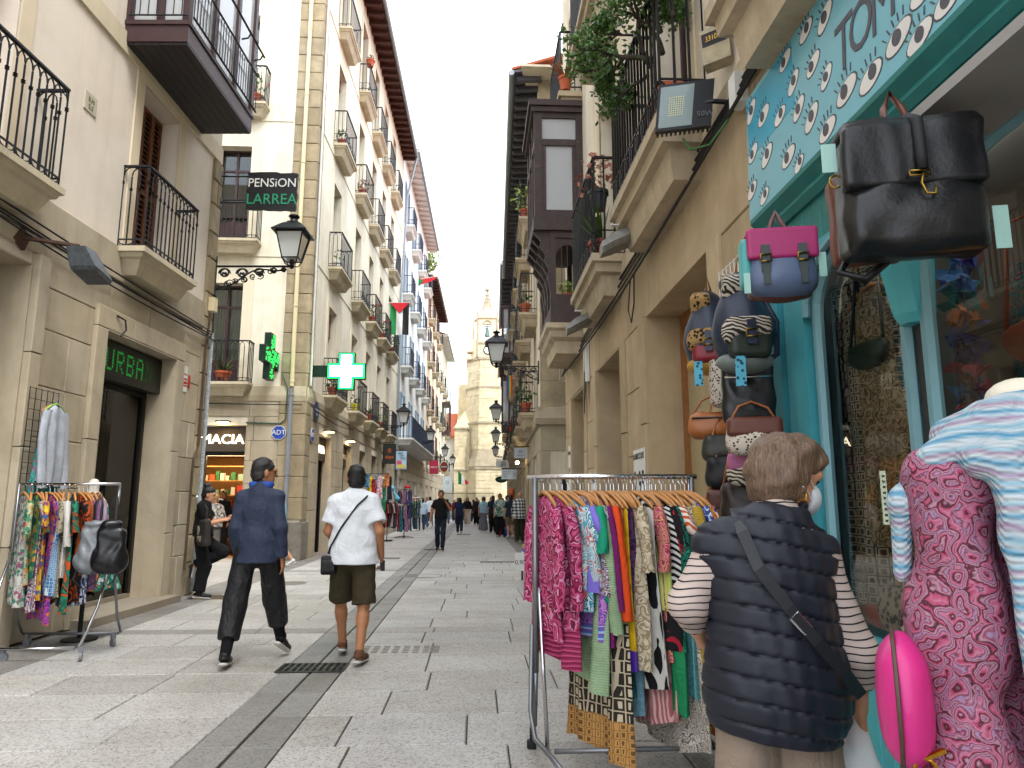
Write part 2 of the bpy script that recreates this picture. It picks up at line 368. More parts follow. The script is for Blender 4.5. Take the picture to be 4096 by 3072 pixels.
wood = M('varnished_wood', '8a5a30', .45, var=.25, scale=14, bump=.25, bscale=50)
zinc = M('zinc_gutter', '8f969b', .45, .6, var=.12, scale=6, bump=.1)
pvc = M('cream_downpipe', 'd8c9a2', .5, var=.06, scale=4, bump=.1, streak=.2, stc='8d8060')
greyp = M('grey_downpipe', '7d828a', .5, var=.12, scale=5, bump=.1, streak=.2, stc='44464a')
cable = M('black_cable', '17171a', .6, var=.2, bump=0)
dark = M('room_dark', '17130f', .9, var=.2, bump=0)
room = M('room_wall', '6d5b45', .9, var=.2, scale=2, bump=0)
curt = M('curtain', 'cfcdc4', .9, var=.1, scale=6, bump=.2)
glass = GL('window_glass', (.75, .8, .8), 1.5)
glassm = GL('frosted_lantern_glass', (.6, .62, .6), 1.45, .15, .75, (.72, .74, .7))
terra = M('terracotta', 'a85434', .8, var=.15, scale=12, bump=.2)
leaf1 = M('leaf_green', '3f5f22', .5, var=.4, scale=18, bump=0, rnd=.15)
leaf2 = M('jade_leaf', '47682e', .35, var=.35, scale=25, bump=0)
leaf3 = M('pale_leaf', '7d8f3c', .5, var=.35, scale=18, bump=0)
redfl = M('geranium_red', 'c4241c', .6, var=.3, scale=40, bump=0)
white = M('white_paint', 'd8d8d2', .6, var=.05, bump=.05)
black = M('matt_black', '141416', .6, var=.2, bump=.05)
chrome = M('chrome', 'c8c8cc', .16, 1, var=.06, scale=9, bump=.02)

# ------------------------------------------------------------ ground
def granite(name, base, spot, amount):
    t = NT(name); p = t.pos()
    a = t.n('TexVoronoi', {'Vector': p, 'Scale': 95}).outputs[1]; sp = t.n('SeparateXYZ', {0: a}).outputs[0]
    n = t.noise(p, 55, 4, .7); f = t.math('MULTIPLY_ADD', n, .9, t.math('MULTIPLY', sp, .45))
    k = t.ramp(f, [(.42 - amount, spot), (.56, sc3(base, .86)), (.72, base), (.9, sc3(base, 1.1))])
    oi = t.n('ObjectInfo').outputs['Random']
    k = t.mix(1, k, t.ramp(oi, [(0, (.8, .79, .78)), (.5, (1, 1, 1)), (1, (.9, .92, .95))]), 'MULTIPLY')
    d = t.ramp(t.noise(p, .7, 6, .7, .4), [(.35, (.8, .78, .76)), (.62, (1, 1, 1))]); k = t.mix(1, k, d, 'MULTIPLY')
    g = t.ramp(t.noise(p, 9, 5, .75), [(.66, (1, 1, 1)), (.72, (.74, .72, .7))]); k = t.mix(1, k, g, 'MULTIPLY')
    vo = t.n('TexVoronoi', {'Vector': p, 'Scale': 2.6}); gum = t.math('MULTIPLY', t.math('LESS_THAN', vo.outputs[0], .055), t.math('GREATER_THAN', t.n('SeparateXYZ', {0: vo.outputs[1]}).outputs[1], .45)); k = t.mix(t.math('MULTIPLY', gum, .55), k, C4('55524e'))
    dr = t.ramp(t.noise(t.pos(.5, 2.2, 1), .9, 5, .7, .5), [(.55, (1, 1, 1)), (.75, (.8, .79, .77))]); k = t.mix(1, k, dr, 'MULTIPLY')
    t.bump(t.noise(p, 140, 3), .25, .003)
    r = t.ramp(t.noise(p, 2.5, 5, .7), [(.3, (.5, .5, .5)), (.7, (.8, .8, .8))])
    MATS[name] = t.out(k, r, 0, .45); return t.m
gr_l = granite('granite_beige', 'b8b4ae', '827d76', 0); gr_d = granite('granite_grey', '8f8c87', '6f6d6a', 0)
gr_e = granite('granite_edge', '88847e', '5f5c57', 0)
joint = M('joint_dirt', '4b463f', .95, var=.25, scale=15, bump=.3)
tag(MB().quad((-400, -150, -.05), (400, -150, -.05), (400, 700, -.05), (-400, 700, -.05)).build('ground', M('far_ground', '8d877b', .9, var=.1, scale=.5)), kind='structure')
street = tag(MB().quad((-30, -8, -.012), (30, -8, -.012), (30, 140, -.012), (-30, 140, -.012)).build('street', joint), kind='structure')
unit = MB().rings([[(-.5, -.5, -.5), (.5, -.5, -.5), (.5, .5, -.5), (-.5, .5, -.5)], [(-.5, -.5, .2), (.5, -.5, .2), (.5, .5, .2), (-.5, .5, .2)], [(-.49, -.49, .5), (.49, -.49, .5), (.49, .49, .5), (-.49, .49, .5)]])
slabs = {m.name: unit.build('paving_slab', m, mesh_only=True, org=(0, 0, 0)) for m in (gr_l, gr_d, gr_e)}
far = {m.name: MB() for m in (gr_l, gr_d, gr_e)}
NSL = [0]
def slab(x0, x1, y0, y1, m):
    g = .005; dz = R.uniform(-.002, .002); x0 += g; x1 -= g; y0 += g; y1 -= g
    if y0 > 3.2 and y0 < 17 and -4.7 < (x0 + x1) / 2 < 2.2 and NSL[0] < 299:
        NSL[0] += 1
        o = mobj('paving_slab', slabs[m.name], None, street, ((x0 + x1) / 2, (y0 + y1) / 2, -.005 + dz), 0, (x1 - x0, y1 - y0, .022))
    else: far[m.name].box(x0, x1, y0, y1, -.011, .004 + dz)
y = -6.0; kk = 0
while y < 62:
    dy = .62 if kk % 12 else .30                        # a dark cross band every few courses
    band = (kk % 12 == 0)
    for (xa, xb, wd) in ((-3.95, -1.64, .92), (-1.13, 1.2, .95)):
        x = xa - R.uniform(0, .5); 
        while x < xb - .05:
            x1 = x + wd * R.uniform(.8, 1.15)
            if xb - x1 < .3: x1 = xb
            slab(max(x, xa), min(x1, xb), y, y + dy, gr_d if band and xa < -3 and y < 60 else gr_l); x = x1
    for (xa, xb) in ((-1.64, -1.39), (-1.38, -1.13)): slab(xa, xb, y, y + dy, gr_d)
    slab(-4.55 - (0 if y < 12 else .0), -3.95, y, y + dy, gr_e)
    slab(1.2, 1.95, y, y + dy, gr_e)
    if y > 11 and y < 19: 
        for xx in (-5.5, -6.5, -7.5, -8.5, -9.5): slab(xx, xx + 1 if xx < -5.6 else -4.55, y, y + dy, gr_l)
        for xx in (1.95, 2.9, 3.9): slab(xx, xx + .95, y, y + dy, gr_l)
    y += dy; kk += 1
for m in (gr_l, gr_d, gr_e): tag(far[m.name].build('distant_paving', m, street), kind='stuff')
# drain grate, covers
gm = M('cast_iron', '3a3937', .5, .7, var=.25, scale=14, bump=.3); hole = M('drain_dark', '0a0a0a', .95, bump=0)
def grate(x, y, wx, wy, nx, ny, label):
    g = empty('drain_grate', (x, y, 0), label, 'drain'); a = Ax((x, y, 0))
    MB(a).box(-wx / 2, wx / 2, -wy / 2, wy / 2, -.02, .0075).build('pit', hole, g)
    f = MB(a); t = .022
    for i in range(nx + 1): u = -wx / 2 + wx * i / nx; f.box(u - t / 2, u + t / 2, -wy / 2, wy / 2, .006, .014)
    for j in range(ny + 1): v = -wy / 2 + wy * j / ny; f.box(-wx / 2, wx / 2, v - t / 2, v + t / 2, .006, .0135)
    f.build('bars', gm, g)
grate(-1.40, 6.55, .56, .32, 10, 2, 'iron drain grate in the dark strip behind the two men')
grate(-1.30, 22.2, .5, .3, 9, 2, 'small drain grate by the feet of the man in black')
grate(-.55, 32.5, .6, .3, 9, 2, 'distant drain grate in the paving among the crowd')
def cover(x, y, wx, wy, label, rnd=False, m=gm):
    b = MB(Ax((x, y, 0)))
    if rnd: b.lathe([(wx, .001), (wx, .007), (wx - .03, .008), (wx - .04, .006), (.01, .0062)], (0, 0), 28)
    else:
        b.box(-wx / 2, wx / 2, -wy / 2, wy / 2, .001, .0065); k = max(3, int(wx / .09))
        for i in range(k):
            for j in range(5): u = -wx / 2 + wx * (i + .5) / k; v = -wy / 2 + wy * (j + .5) / 5; b.box(u - .03, u + .03, v - .02, v + .02, .006, .0085)
    thing(b, 'access_cover', m, label, 'cover')
cov = M('paved_cover', '6f6a62', .8, var=.2, scale=30, bump=.5, bscale=80)
cover(-.72, 7.3, .78, .36, 'rectangular cover plate in paving right of the man in white', m=cov)
cover(-1.06, 14.35, .42, 0, 'round manhole cover beyond the white shirt', True, cov); cover(-3.4, 13.2, .4, 0, 'round manhole cover behind the man in blue', True, cov)
cover(-4.0, 11.35, .6, .5, 'rectangular iron cover under the smoking girl', m=gm); cover(-2.4, 18.9, .9, .5, 'long cover plate across the paving near the corner', m=cov)
cover(.55, 17.6, .9, .4, 'cover plate in the paving by the fruit stand', m=cov)

# ------------------------------------------------------------ building kit
def wall_holes(mb, u0, u1, z0, z1, holes, depth=.25, n=0.0):
    us = sorted({u0, u1} | {x for h in holes for x in h[:2] if u0 < x < u1}); zs = sorted({z0, z1} | {x for h in holes for x in h[2:4] if z0 < x < z1})
    for a, b in zip(us, us[1:]):
        for c, d in zip(zs, zs[1:]):
            mu, mz = (a + b) / 2, (c + d) / 2
            if any(h[0] < mu < h[1] and h[2] < mz < h[3] for h in holes): continue
            mb.quad((a, n, c), (b, n, c), (b, n, d), (a, n, d))
    for h in holes:
        a, b, c, d = max(h[0], u0), min(h[1], u1), max(h[2], z0), min(h[3], z1); k = n - depth
        mb.quad((a, n, c), (a, k, c), (a, k, d), (a, n, d)); mb.quad((b, n, c), (b, k, c), (b, k, d), (b, n, d))
        mb.quad((a, n, d), (a, k, d), (b, k, d), (b, n, d)); mb.quad((a, n, c), (a, k, c), (b, k, c), (b, n, c))
def shell(fr, root, u0, u1, z1, holes, mat, z0=0, depth=.28, endmat=None, back=1.4):
    m = MB(fr); wall_holes(m, u0, u1, z0, z1, holes, depth); m.build('wall', mat, root)
    e = MB(fr)
    for u in (u0, u1): e.quad((u, 0, 0), (u, -9, 0), (u, -9, z1), (u, 0, z1))
    e.quad((u0, 0, z1), (u1, 0, z1), (u1, -9, z1), (u0, -9, z1)); e.quad((u0, -9, 0), (u1, -9, 0), (u1, -9, z1), (u0, -9, z1))
    e.build('end_wall', endmat or mat, root)
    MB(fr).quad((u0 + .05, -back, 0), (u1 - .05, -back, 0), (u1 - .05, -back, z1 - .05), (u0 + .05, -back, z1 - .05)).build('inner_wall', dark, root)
def blocks(fr, root, u0, u1, z0, z1, holes, hs, bw, mat, n1=.02, ch=.008, name='stone_block', gap=.005, n0=-.02):
    z = z0; row = 0
    while z < z1 - .02:
        h = hs[row % len(hs)]; zt = min(z + h, z1); 
        if z1 - zt < .1: zt = z1
        u = u0 - (bw * .5 if row % 2 else 0) - R.uniform(0, .15)
        while u < u1 - .01:
            ub = u + bw * R.uniform(.8, 1.25); segs = [(max(u, u0), min(ub, u1))]
            for H in holes:
                if H[2] < (z + zt) / 2 < H[3]:
                    ns = []
                    for a, b in segs:
                        if H[1] <= a or H[0] >= b: ns.append((a, b))
                        else:
                            if H[0] - a > .02: ns.append((a, H[0]))
                            if b - H[1] > .02: ns.append((H[1], b))
                    segs = ns
            for a, b in segs:
                if b - a > .04: MB(fr).box(a + gap, b - gap, n0, n1 + R.uniform(-.003, .003), z + gap, zt - gap, ch).build(name, mat, root)
            u = ub
        z = zt; row += 1
def window(fr, root, u0, u1, z0, z1, n=-.24, fm=None, french=True, gm=None, cur=0, name='window'):
    fm = fm or oakb; b = MB(fr); t = .055; um = (u0 + u1) / 2; a = n - .05
    b.box(u0, u0 + t, a, n, z0, z1); b.box(u1 - t, u1, a, n, z0, z1); b.box(u0 + t, u1 - t, a, n, z1 - t, z1); b.box(u0 + t, u1 - t, a, n, z0, z0 + t * 1.3)
    b.box(um - t * .6, um + t * .6, a + .004, n + .006, z0 + t * 1.3, z1 - t)
    zt = z0 + (z1 - z0) * .78
    for (p, q) in ((u0 + t, um - t * .6), (um + t * .6, u1 - t)):
        b.box(p, q, a + .003, n - .004, zt - .03, zt + .03)
        if french: b.box(p, q, a + .006, n - .012, z0 + t * 1.3, z0 + (z1 - z0) * .24)
    f = b.build(name, fm, root)
    MB(fr).box(u0 + t * .5, u1 - t * .5, n - .034, n - .028, z0 + t, z1 - t * .5).build('pane', gm or glass, f)
    if cur:
        c = MB(fr); k = 14; pts = []
        for side in (0, 1):
            ua, ub = (u0 + .06, um - .05 * cur) if side == 0 else (um + .05 * cur, u1 - .06)
            c.rings([[(ua + (ub - ua) * i / k, n - .12 + .02 * math.sin(i * 2.1), z) for i in range(k + 1)] for z in (z0 + .1, z1 - .08)], cap=False, closed=False)
        c.build('curtain', curt, f)
    return f
def surround(fr, root, u0, u1, z0, z1, wd=.16, n1=.025, mat=None, sill=False):
    b = MB(fr); b.box(u0 - wd, u0, -.01, n1, z0, z1 + wd); b.box(u1, u1 + wd, -.01, n1, z0, z1 + wd); b.box(u0, u1, -.01, n1, z1, z1 + wd)
    if sill: b.box(u0 - wd, u1 + wd, -.01, n1 + .06, z0 - .1, z0)
    return b.build('window_surround', mat or trim, root)
def baluster_mesh(h, style, r):
    b = MB(); 
    if style == 'arch':
        b.tube([(0, 0, 0), (0, 0, h)], r, 6)
        for z in (h * .80, h * .815, h * .83): b.lathe([(r, z - .006), (r * 2, z), (r, z + .006)], (0, 0), 8, False)
    else: b.tube([(0, 0, 0), (0, 0, h)], r, 6)
    return b
BALC = {}
def balcony(fr, root, uc, wd, d, z, h=1.05, style='arch', prof=None, smat=None, rmat=None, sp=.115, detail=False, r=.009, top=.0):
    """moulded slab + railing on three sides; z is the top of the slab"""
    smat = smat or stoneB; rmat = rmat or iron
    prof = prof or [(0, 0), (0, -.07), (.03, -.075), (.05, -.13), (.09, -.15), (.17, -.34)]
    u0, u1 = uc - wd / 2, uc + wd / 2; ov = .05
    b = MB(fr); b.rings([[(u0 - ov + i, -.01, z + dz), (u1 + ov - i, -.01, z + dz), (u1 + ov - i, d + ov - i, z + dz), (u0 - ov + i, d + ov - i, z + dz)] for i, dz in prof])
    S = b.build('balcony', smat, root)
    rl = MB(fr); zt = z + h; zl = z + .1
    runs = [((u0, .0), (u0, d)), ((u0, d), (u1, d)), ((u1, d), (u1, .0))]
    for (pa, pb) in runs:
        L = math.hypot(pb[0] - pa[0], pb[1] - pa[1]); k = max(2, round(L / sp)); du = (pb[0] - pa[0]) / L; dn = (pb[1] - pa[1]) / L
        P = lambda s_, zz: (pa[0] + du * s_, pa[1] + dn * s_, zz)
        hw = .022
        nn = (-dn * hw, du * hw)
        q = [[(P(0, zz)[0] + sg * nn[0], P(0, zz)[1] + sg * nn[1], zz) for sg, zz in ((-1, zt - .012), (1, zt - .012), (1, zt + .012), (-1, zt + .012))], [(P(L, zz)[0] + sg * nn[0], P(L, zz)[1] + sg * nn[1], zz) for sg, zz in ((-1, zt - .012), (1, zt - .012), (1, zt + .012), (-1, zt + .012))]]
        if detail: MB(fr).rings(q).build('handrail', rmat, S); MB(fr).tube([P(0, zl), P(L, zl)], r * 1.1, 4).build('lower_rail', rmat, S)
        else: rl.rings(q); rl.tube([P(0, zl), P(L, zl)], r * 1.1, 4)
        if style == 'arch':
            rl.tube([P(0, z + .02), P(L, z + .02)], r, 4)
            for i in range(k - 1):
                c = L * (i + 1) / k; rr = L / k
                rl.tube([P(c - rr * math.cos(pi * t_ / 6), zt - .13 + (.12 if detail else .12) * math.sin(pi * t_ / 6)) for t_ in range(7)], r * .75, 4, False)
                if i % 2 == 0: rl.tube([P(c - rr * math.cos(pi * t_ / 4), zl - .0 - .075 * math.sin(pi * t_ / 4)) for t_ in range(5)], r * .7, 4, False)
        elif style == 'scroll':
            rl.tube([P(0, z + .02), P(L, z + .02)], r, 4)
            for i in range(0, k, 2):
                c = L * (i + 1) / k; rl.tube([P(c + .05 * math.cos(2 * pi * t_ / 8), z + .21 + .09 * math.sin(2 * pi * t_ / 8)) for t_ in range(8)], r * .8, 4, closed=True)
            rl.tube([P(0, z + .32), P(L, z + .32)], r * .8, 4)
        for i in range(k + 1):
            s_ = L * i / k
            if i == k and pa != runs[-1][0]: continue
            bh = h - .02 - (.12 if style == 'arch' and 0 < i < k else 0)
            if detail:
                key = (style, round(bh, 3), r, rmat.name)
                if key not in BALC: BALC[key] = baluster_mesh(bh, style, r).build('baluster', rmat, mesh_only=True, org=(0, 0, 0))
                mobj('baluster', BALC[key], None, S, fr.p(*P(s_, z)) - wloc(root))
            else: rl.tube([P(s_, z), P(s_, z + bh)], r * (1.4 if i in (0, k) else 1), 4, False)
    tag(rl.build('scrollwork' if detail else 'railing', rmat, S), kind='stuff'); return S
def eave(fr, root, u0, u1, z, d, mat, gm=None, step=.75, rise=.25, tile=True):
    b = MB(fr); b.rings([[(u0, -.3, z + .12), (u0, d, z - .0), (u0, d, z + .06), (u0, -.3, z + .2)], [(u1, -.3, z + .12), (u1, d, z - .0), (u1, d, z + .06), (u1, -.3, z + .2)]])
    S = b.build('eave', mat, root); u = u0 + .15
    while u < u1 - .1:
        MB(fr).rings([[(u, -.05, z - .10), (u, d - .12, z - .12), (u, d - .06, z - .02), (u, -.05, z + .08)], [(u + .13, -.05, z - .10), (u + .13, d - .12, z - .12), (u + .13, d - .06, z - .02), (u + .13, -.05, z + .08)]]).build('rafter', mat, S); u += step
    if gm: MB(fr).tube([(u0, d + .05, z + .0), (u1, d + .05, z + .0)], .075, 8).build('gutter', gm, S)
    if tile: MB(fr).rings([[(u0, d + .05, z + .07), (u0, d + .05, z + .13), (u0, -6, z + 2.3), (u0, -6, z + 2.2)], [(u1, d + .05, z + .07), (u1, d + .05, z + .13), (u1, -6, z + 2.3), (u1, -6, z + 2.2)]]).build('roof', terra, root)
    return S
def liner(fr, root, q, n0, n1, mat, t=.015):
    a, b, c, d = q
    for (u0, u1, z0, z1) in ((a, a + t, c, d), (b - t, b, c, d), (a + t, b - t, d - t, d)): MB(fr).box(u0, u1, n0, n1, z0, z1).build('reveal_stone', mat, root)
def louvre(fr, root, u0, u1, z0, z1, n, mat, step=.055, name='shutter', each=False):
    t = .045; b = MB(fr); zm = z0 + (z1 - z0) * .45
    b.box(u0, u0 + t, n - .04, n, z0, z1); b.box(u1 - t, u1, n - .04, n, z0, z1)
    for zz in (z0, zm, z1 - t): b.box(u0 + t, u1 - t, n - .038, n - .002, zz, zz + t)
    S = b.build(name, mat, root); z = z0 + t + .02; sl = MB(fr)
    while z < z1 - t - .03:
        if not (zm - .03 < z < zm + t):
            if each: MB(fr).rings([[(u0 + t, n - .034, z + .03), (u0 + t, n - .026, z + .034), (u0 + t, n - .004, z + .004), (u0 + t, n - .012, z)], [(u1 - t, n - .034, z + .03), (u1 - t, n - .026, z + .034), (u1 - t, n - .004, z + .004), (u1 - t, n - .012, z)]]).build('slat', mat, S)
            else: sl.rings([[(u0 + t, n - .034, z + .03), (u0 + t, n - .004, z + .004), (u0 + t, n - .012, z)], [(u1 - t, n - .034, z + .03), (u1 - t, n - .004, z + .004), (u1 - t, n - .012, z)]])
        z += step
    if sl.v: sl.build('slats', mat, S)
    MB(fr).quad((u0 + .02, n - .05, z0 + .02), (u1 - .02, n - .05, z0 + .02), (u1 - .02, n - .05, z1 - .02), (u0 + .02, n - .05, z1 - .02)).build('backing', dark, S)
    return S
def wire(fr, pts, r, mat, label, cat='cable', name='cable', k=5):
    return thing(MB(fr).tube(pts, r, k), name, mat, label, cat)
def sag(p, q, s, n=10): return [tuple(p[i] + (q[i] - p[i]) * t / n - (s * math.sin(pi * t / n) if i == 2 else 0) for i in range(3)) for t in range(n + 1)]
def leaves(mb, c, rx, n, size, squash=1.0, droop=0, fold=True):
    for _ in range(n):
        while True:
            q = V((R.uniform(-1, 1), R.uniform(-1, 1), R.uniform(-1, 1)))
            if q.length < 1: break
        q = V((c[0] + q.x * rx, c[1] + q.y * rx, c[2] + q.z * rx * squash)); d = V((R.gauss(0, 1), R.gauss(0, 1), R.gauss(0, 1) - droop)).normalized()
        s_ = d.cross(V((R.gauss(0, 1), R.gauss(0, 1), R.gauss(0, 1)))).normalized() * size * .38; e = d * size; m = q + e * .5
        up = d.cross(s_).normalized() * size * .12
        mb.add([tuple(q), tuple(m + s_), tuple(q + e), tuple(m - s_), tuple(m - up)], [(0, 4, 2, 1), (0, 3, 2, 4)])
def spiral(c, r0, r1, a0, turns, n, ax=1):
    o = []
    for i in range(n + 1):
        t = i / n; a = a0 + turns * 2 * pi * t; r = r0 + (r1 - r0) * t
        o.append((c[0], c[1] + r * math.cos(a), c[2] + r * math.sin(a)))
    return o
def lantern(fr, u, n0, z, arm, label, sz=1.0, up=.1):
    """wall bracket lantern: arm runs out along n at height z"""
    g = empty('street_lantern', fr.p(u, n0, z), label, 'street lamp', 'wall lanterns along the street'); k = arm / 1.3
    b = MB(fr); b.box(u - .02, u + .02, n0, n0 + .03, z - .5 * k, z + .18 * k)
    b.tube([(u, n0, z), (u, n0 + arm, z)], .02 * k, 6)
    b.tube([(u, n0 + arm * i / 10, z - (.42 * (1 - i / 10) ** 1.6 + .06 * math.sin(i * .9)) * k) for i in range(10)], .014 * k, 5)
    for (c, r) in ((.13, .1), (.36, .105), (.58, .085), (.77, .06), (.9, .045)):
        cz = z - (r + .02) * k * 1.05
        for sg in (1, -1): b.tube(spiral((u, n0 + c * arm, cz), r * k, r * k * .25, 0 if sg > 0 else pi, 1.15 * sg, 14), .015 * k, 4)
        b.ball((u, n0 + c * arm, cz), .024 * k, 6)
    for i in range(7): b.tube(spiral((u, n0 + (.06 + .11 * i) * arm, z - (.36 - .045 * i) * k), .055 * k, .014 * k, 1.3 * i, 1.3 if i % 2 else -1.3, 10), .012 * k, 4)
    for i in range(3): b.tube(spiral((u, n0 + (.2 + .2 * i) * arm, z - (.30 - .07 * i) * k), .07 * k, .02 * k, 2 * i, 1.2, 10), .01 * k, 4)
    b.ball((u, n0 + .03, z - .52 * k), .035 * k, 6)
    b.build('bracket', ironB, g)
    s = sz; c = (u, n0 + arm); zb = z + up
    def sq(w, zz): return [(c[0] + a * w, c[1] + e * w, zz) for a, e in ((-1, -1), (1, -1), (1, 1), (-1, 1))]
    b = MB(fr); b.lathe([(.02 * s, z - .04), (.05 * s, z), (.03 * s, z + .03), (.05 * s, z + up * .6), (.03 * s, zb)], c, 8)
    for a, e in ((-1, -1), (1, -1), (1, 1), (-1, 1)): b.tube([(c[0] + a * .125 * s, c[1] + e * .125 * s, zb), (c[0] + a * .21 * s, c[1] + e * .21 * s, zb + .42 * s)], .013 * s, 4); b.tube([(c[0], c[1], z), (c[0] + a * .08 * s, c[1] + e * .08 * s, z + .02), (c[0] + a * .125 * s, c[1] + e * .125 * s, zb)], .01 * s, 4)
    for w, zz in ((.13, zb), (.215, zb + .42 * s)):
        q = sq(w * s, zz)
        for i in range(4): b.tube([q[i], q[(i + 1) % 4]], .013 * s, 4)
    b.build('frame', ironB, g)
    r = MB(fr); z1 = zb + .425 * s; r.rings([sq(.275 * s, z1), sq(.275 * s, z1 + .02 * s), sq(.15 * s, z1 + .15 * s), sq(.09 * s, z1 + .19 * s), sq(.085 * s, z1 + .21 * s)])
    r.lathe([(.07 * s, z1 + .2 * s), (.05 * s, z1 + .27 * s), (.09 * s, z1 + .3 * s), (.09 * s, z1 + .32 * s), (.03 * s, z1 + .34 * s), (.0, z1 + .37 * s)], c, 10); r.build('roof', ironB, g)
    qa, qb = sq(.118 * s, zb + .01), sq(.2 * s, zb + .41 * s)
    for i in range(4):
        j = (i + 1) % 4; MB(fr).quad(qa[i], qa[j], qb[j], qb[i]).build('pane', glassm, g)
    return g
# ------------------------------------------------------------ left: first building (oriel, two balconies, LED sign shop)
B1 = Fr(-4.55, 10.7, 2.7, 'L'); b1 = empty('corner_house', B1.p(1.12, 0, 0), 'cream house with brown oriel and stone ground floor, at left edge', 'building')
UE = 1.12; doorA = (-5.6, -3.3, 0, 3.9); doorB = (-1.9, -.03, 0, 3.54); w1 = (-5.0, -3.88, 4.7, 7.6); w2 = (-1.47, -.41, 4.7, 7.12)
wO = (-1.7, -.1, 7.5, 10.2)
holes1 = [doorA, doorB, w1, w2, wO]
shell(B1, b1, -12, UE, 13, holes1, plas1, depth=.34, back=1.6)
sA = [(-5.6 - .05, -3.1, 0, 4.02), (-2.13, .22, 0, 3.81)]
blocks(B1, b1, -6.6, UE - .3, 0, 4.2, sA, [.62, .46, .5, .52, .55], 1.0, stone, n1=.03)
blocks(B1, b1, -3.29, -3.1, 0, 4.02, [], [.98, 1.0], 1, stone, n1=.10, name='door_jamb_stone'); blocks(B1, b1, -5.65, -3.1, 4.02, 4.2, [], [.3], 3, stone, n1=.05, name='lintel_stone')
blocks(B1, b1, -2.13, -1.9, 0, 3.54, [], [.98, 1.18, 1.38], 1, stone, n1=.075, name='door_jamb_stone'); blocks(B1, b1, -.03, .22, 0, 3.54, [], [.98, 1.18, 1.38], 1, stone, n1=.075, name='door_jamb_stone')
blocks(B1, b1, -2.13, .22, 3.54, 3.81, [], [.3], .85, stone, n1=.075, name='lintel_stone')
blocks(B1, b1, UE - .3, UE + .03, 0, 7.2, [], [.5, .42, .6, .45], .5, stoneQ, n1=.05, name='quoin', gap=.008, ch=.015)
blocks(B1, b1, -12, UE - .3, 4.22, 4.66, [], [.5], 2.4, stone, n1=.045, name='band_stone', gap=.002)
m = MB(B1); m.box(-12, UE, -.02, .035, 7.22, 7.5); m.build('string_course', trim, b1)
for q in (w1, w2): surround(B1, b1, q[0], q[1], q[2], q[3], .2, .02, M('cream_surround', 'd6c6ac', .85, var=.05, streak=.1, stc='a08c6c', bump=.2))
for (q, k) in ((w1, 2), (w2, 2)):
    wdt = (q[1] - q[0]) / 4
    for i in range(4): louvre(B1, b1, q[0] + wdt * i, q[0] + wdt * (i + 1), q[2] + .05, q[3] - .02, -.26, shut, .075, each=True)
balcony(B1, b1, -1.03, 1.45, .33, 4.66, 1.1, 'arch', detail=True, r=.011, sp=.115); balcony(B1, b1, -4.27, 1.56, .33, 4.66, 1.1, 'arch', detail=True, r=.011, sp=.115)
window(B1, b1, -1.7, -.1, 7.5, 10.2, -.3)
liner(B1, b1, doorA, -.34, .03, stone); liner(B1, b1, doorB, -.34, .07, stone)
# shop doorway: recessed glazing, lit interior
m = MB(B1); m.box(-1.9, -.03, -1.5, -.34, .0, .16); m.box(-2.1, .2, -.34, .28, 0, .1); m.build('door_step', M('step_stone', '8c8272', .8, bump=.3), b1)
f = MB(B1)
for (a, b_) in ((-1.9, -1.84), (-1.24, -1.16), (-.12, -.03)): f.box(a, b_, -.42, -.34, .16, 3.02)
f.box(-1.84, -.12, -.42, -.34, 2.94, 3.02); f = f.build('shopfront_frame', M('bronze_frame', '2a2724', .4, .5, bump=0), b1)
MB(B1).box(-1.84, -1.24, -.385, -.378, .16, 2.94).build('pane', glass, f); MB(B1).box(-1.16, -.12, -.385, -.378, .16, 2.94).build('pane', glass, f)
m = MB(B1); m.quad((-1.9, -1.45, .1), (-.03, -1.45, .1), (-.03, -1.45, 3), (-1.9, -1.45, 3)); m.box(-1.0, -.55, -1.4, -1.1, .1, 1.55); m.build('shop_interior', M('shop_brown', '4a3520', .9, var=.3, scale=3, bump=0), b1)
led = empty('led_sign', B1.p(-.96, -.16, 3.0), 'black LED text sign with green dotted letters above shop door', 'sign')
MB(B1).box(-1.9, -.05, -.3, -.15, 3.0, 3.5).build('sign_box', M('led_case', '1f2420', .35, var=.2, scale=30, bump=.1), led)
gled = EM('led_green', '1f9a3c', .14); gdim = EM('led_green_dim', '135c2a', .06)
FONT = {'U': ['10001'] * 6 + ['01110'], 'R': ['11110', '10001', '10001', '11110', '10100', '10010', '10001'], 'B': ['11110', '10001', '10001', '11110', '10001', '10001', '11110'], 'A': ['01110', '10001', '10001', '11111', '10001', '10001', '10001'], 'N': ['10001', '11001', '11001', '10101', '10011', '10011', '10001']}
m = MB(B1); m2 = MB(B1)
for li, ch in enumerate('URBAN'):
    for r_ in range(7):
        for c_ in range(5):
            if FONT[ch][r_][c_] == '1': (m if li < 4 else m2).box(-1.50 + li * .25 + c_ * .036, -1.50 + li * .25 + c_ * .036 + .024, -.15, -.146, 3.40 - r_ * .042 - .03, 3.40 - r_ * .042)
m.build('led_dots', gled, led); m2.build('led_dots', gdim, led)
tee = MB(B1); tee.prism([(-.86, 1.2), (-.52, 1.2), (-.5, 1.75), (-.4, 1.68), (-.36, 1.8), (-.55, 1.98), (-.83, 1.98), (-1.02, 1.8), (-.98, 1.68), (-.88, 1.75)], -1.0, -.9); thing(tee, 'green_tshirt', M('dark_green_cotton', '0f4a24', .9), 'dark green t-shirt displayed inside the shop doorway', 'shirt')
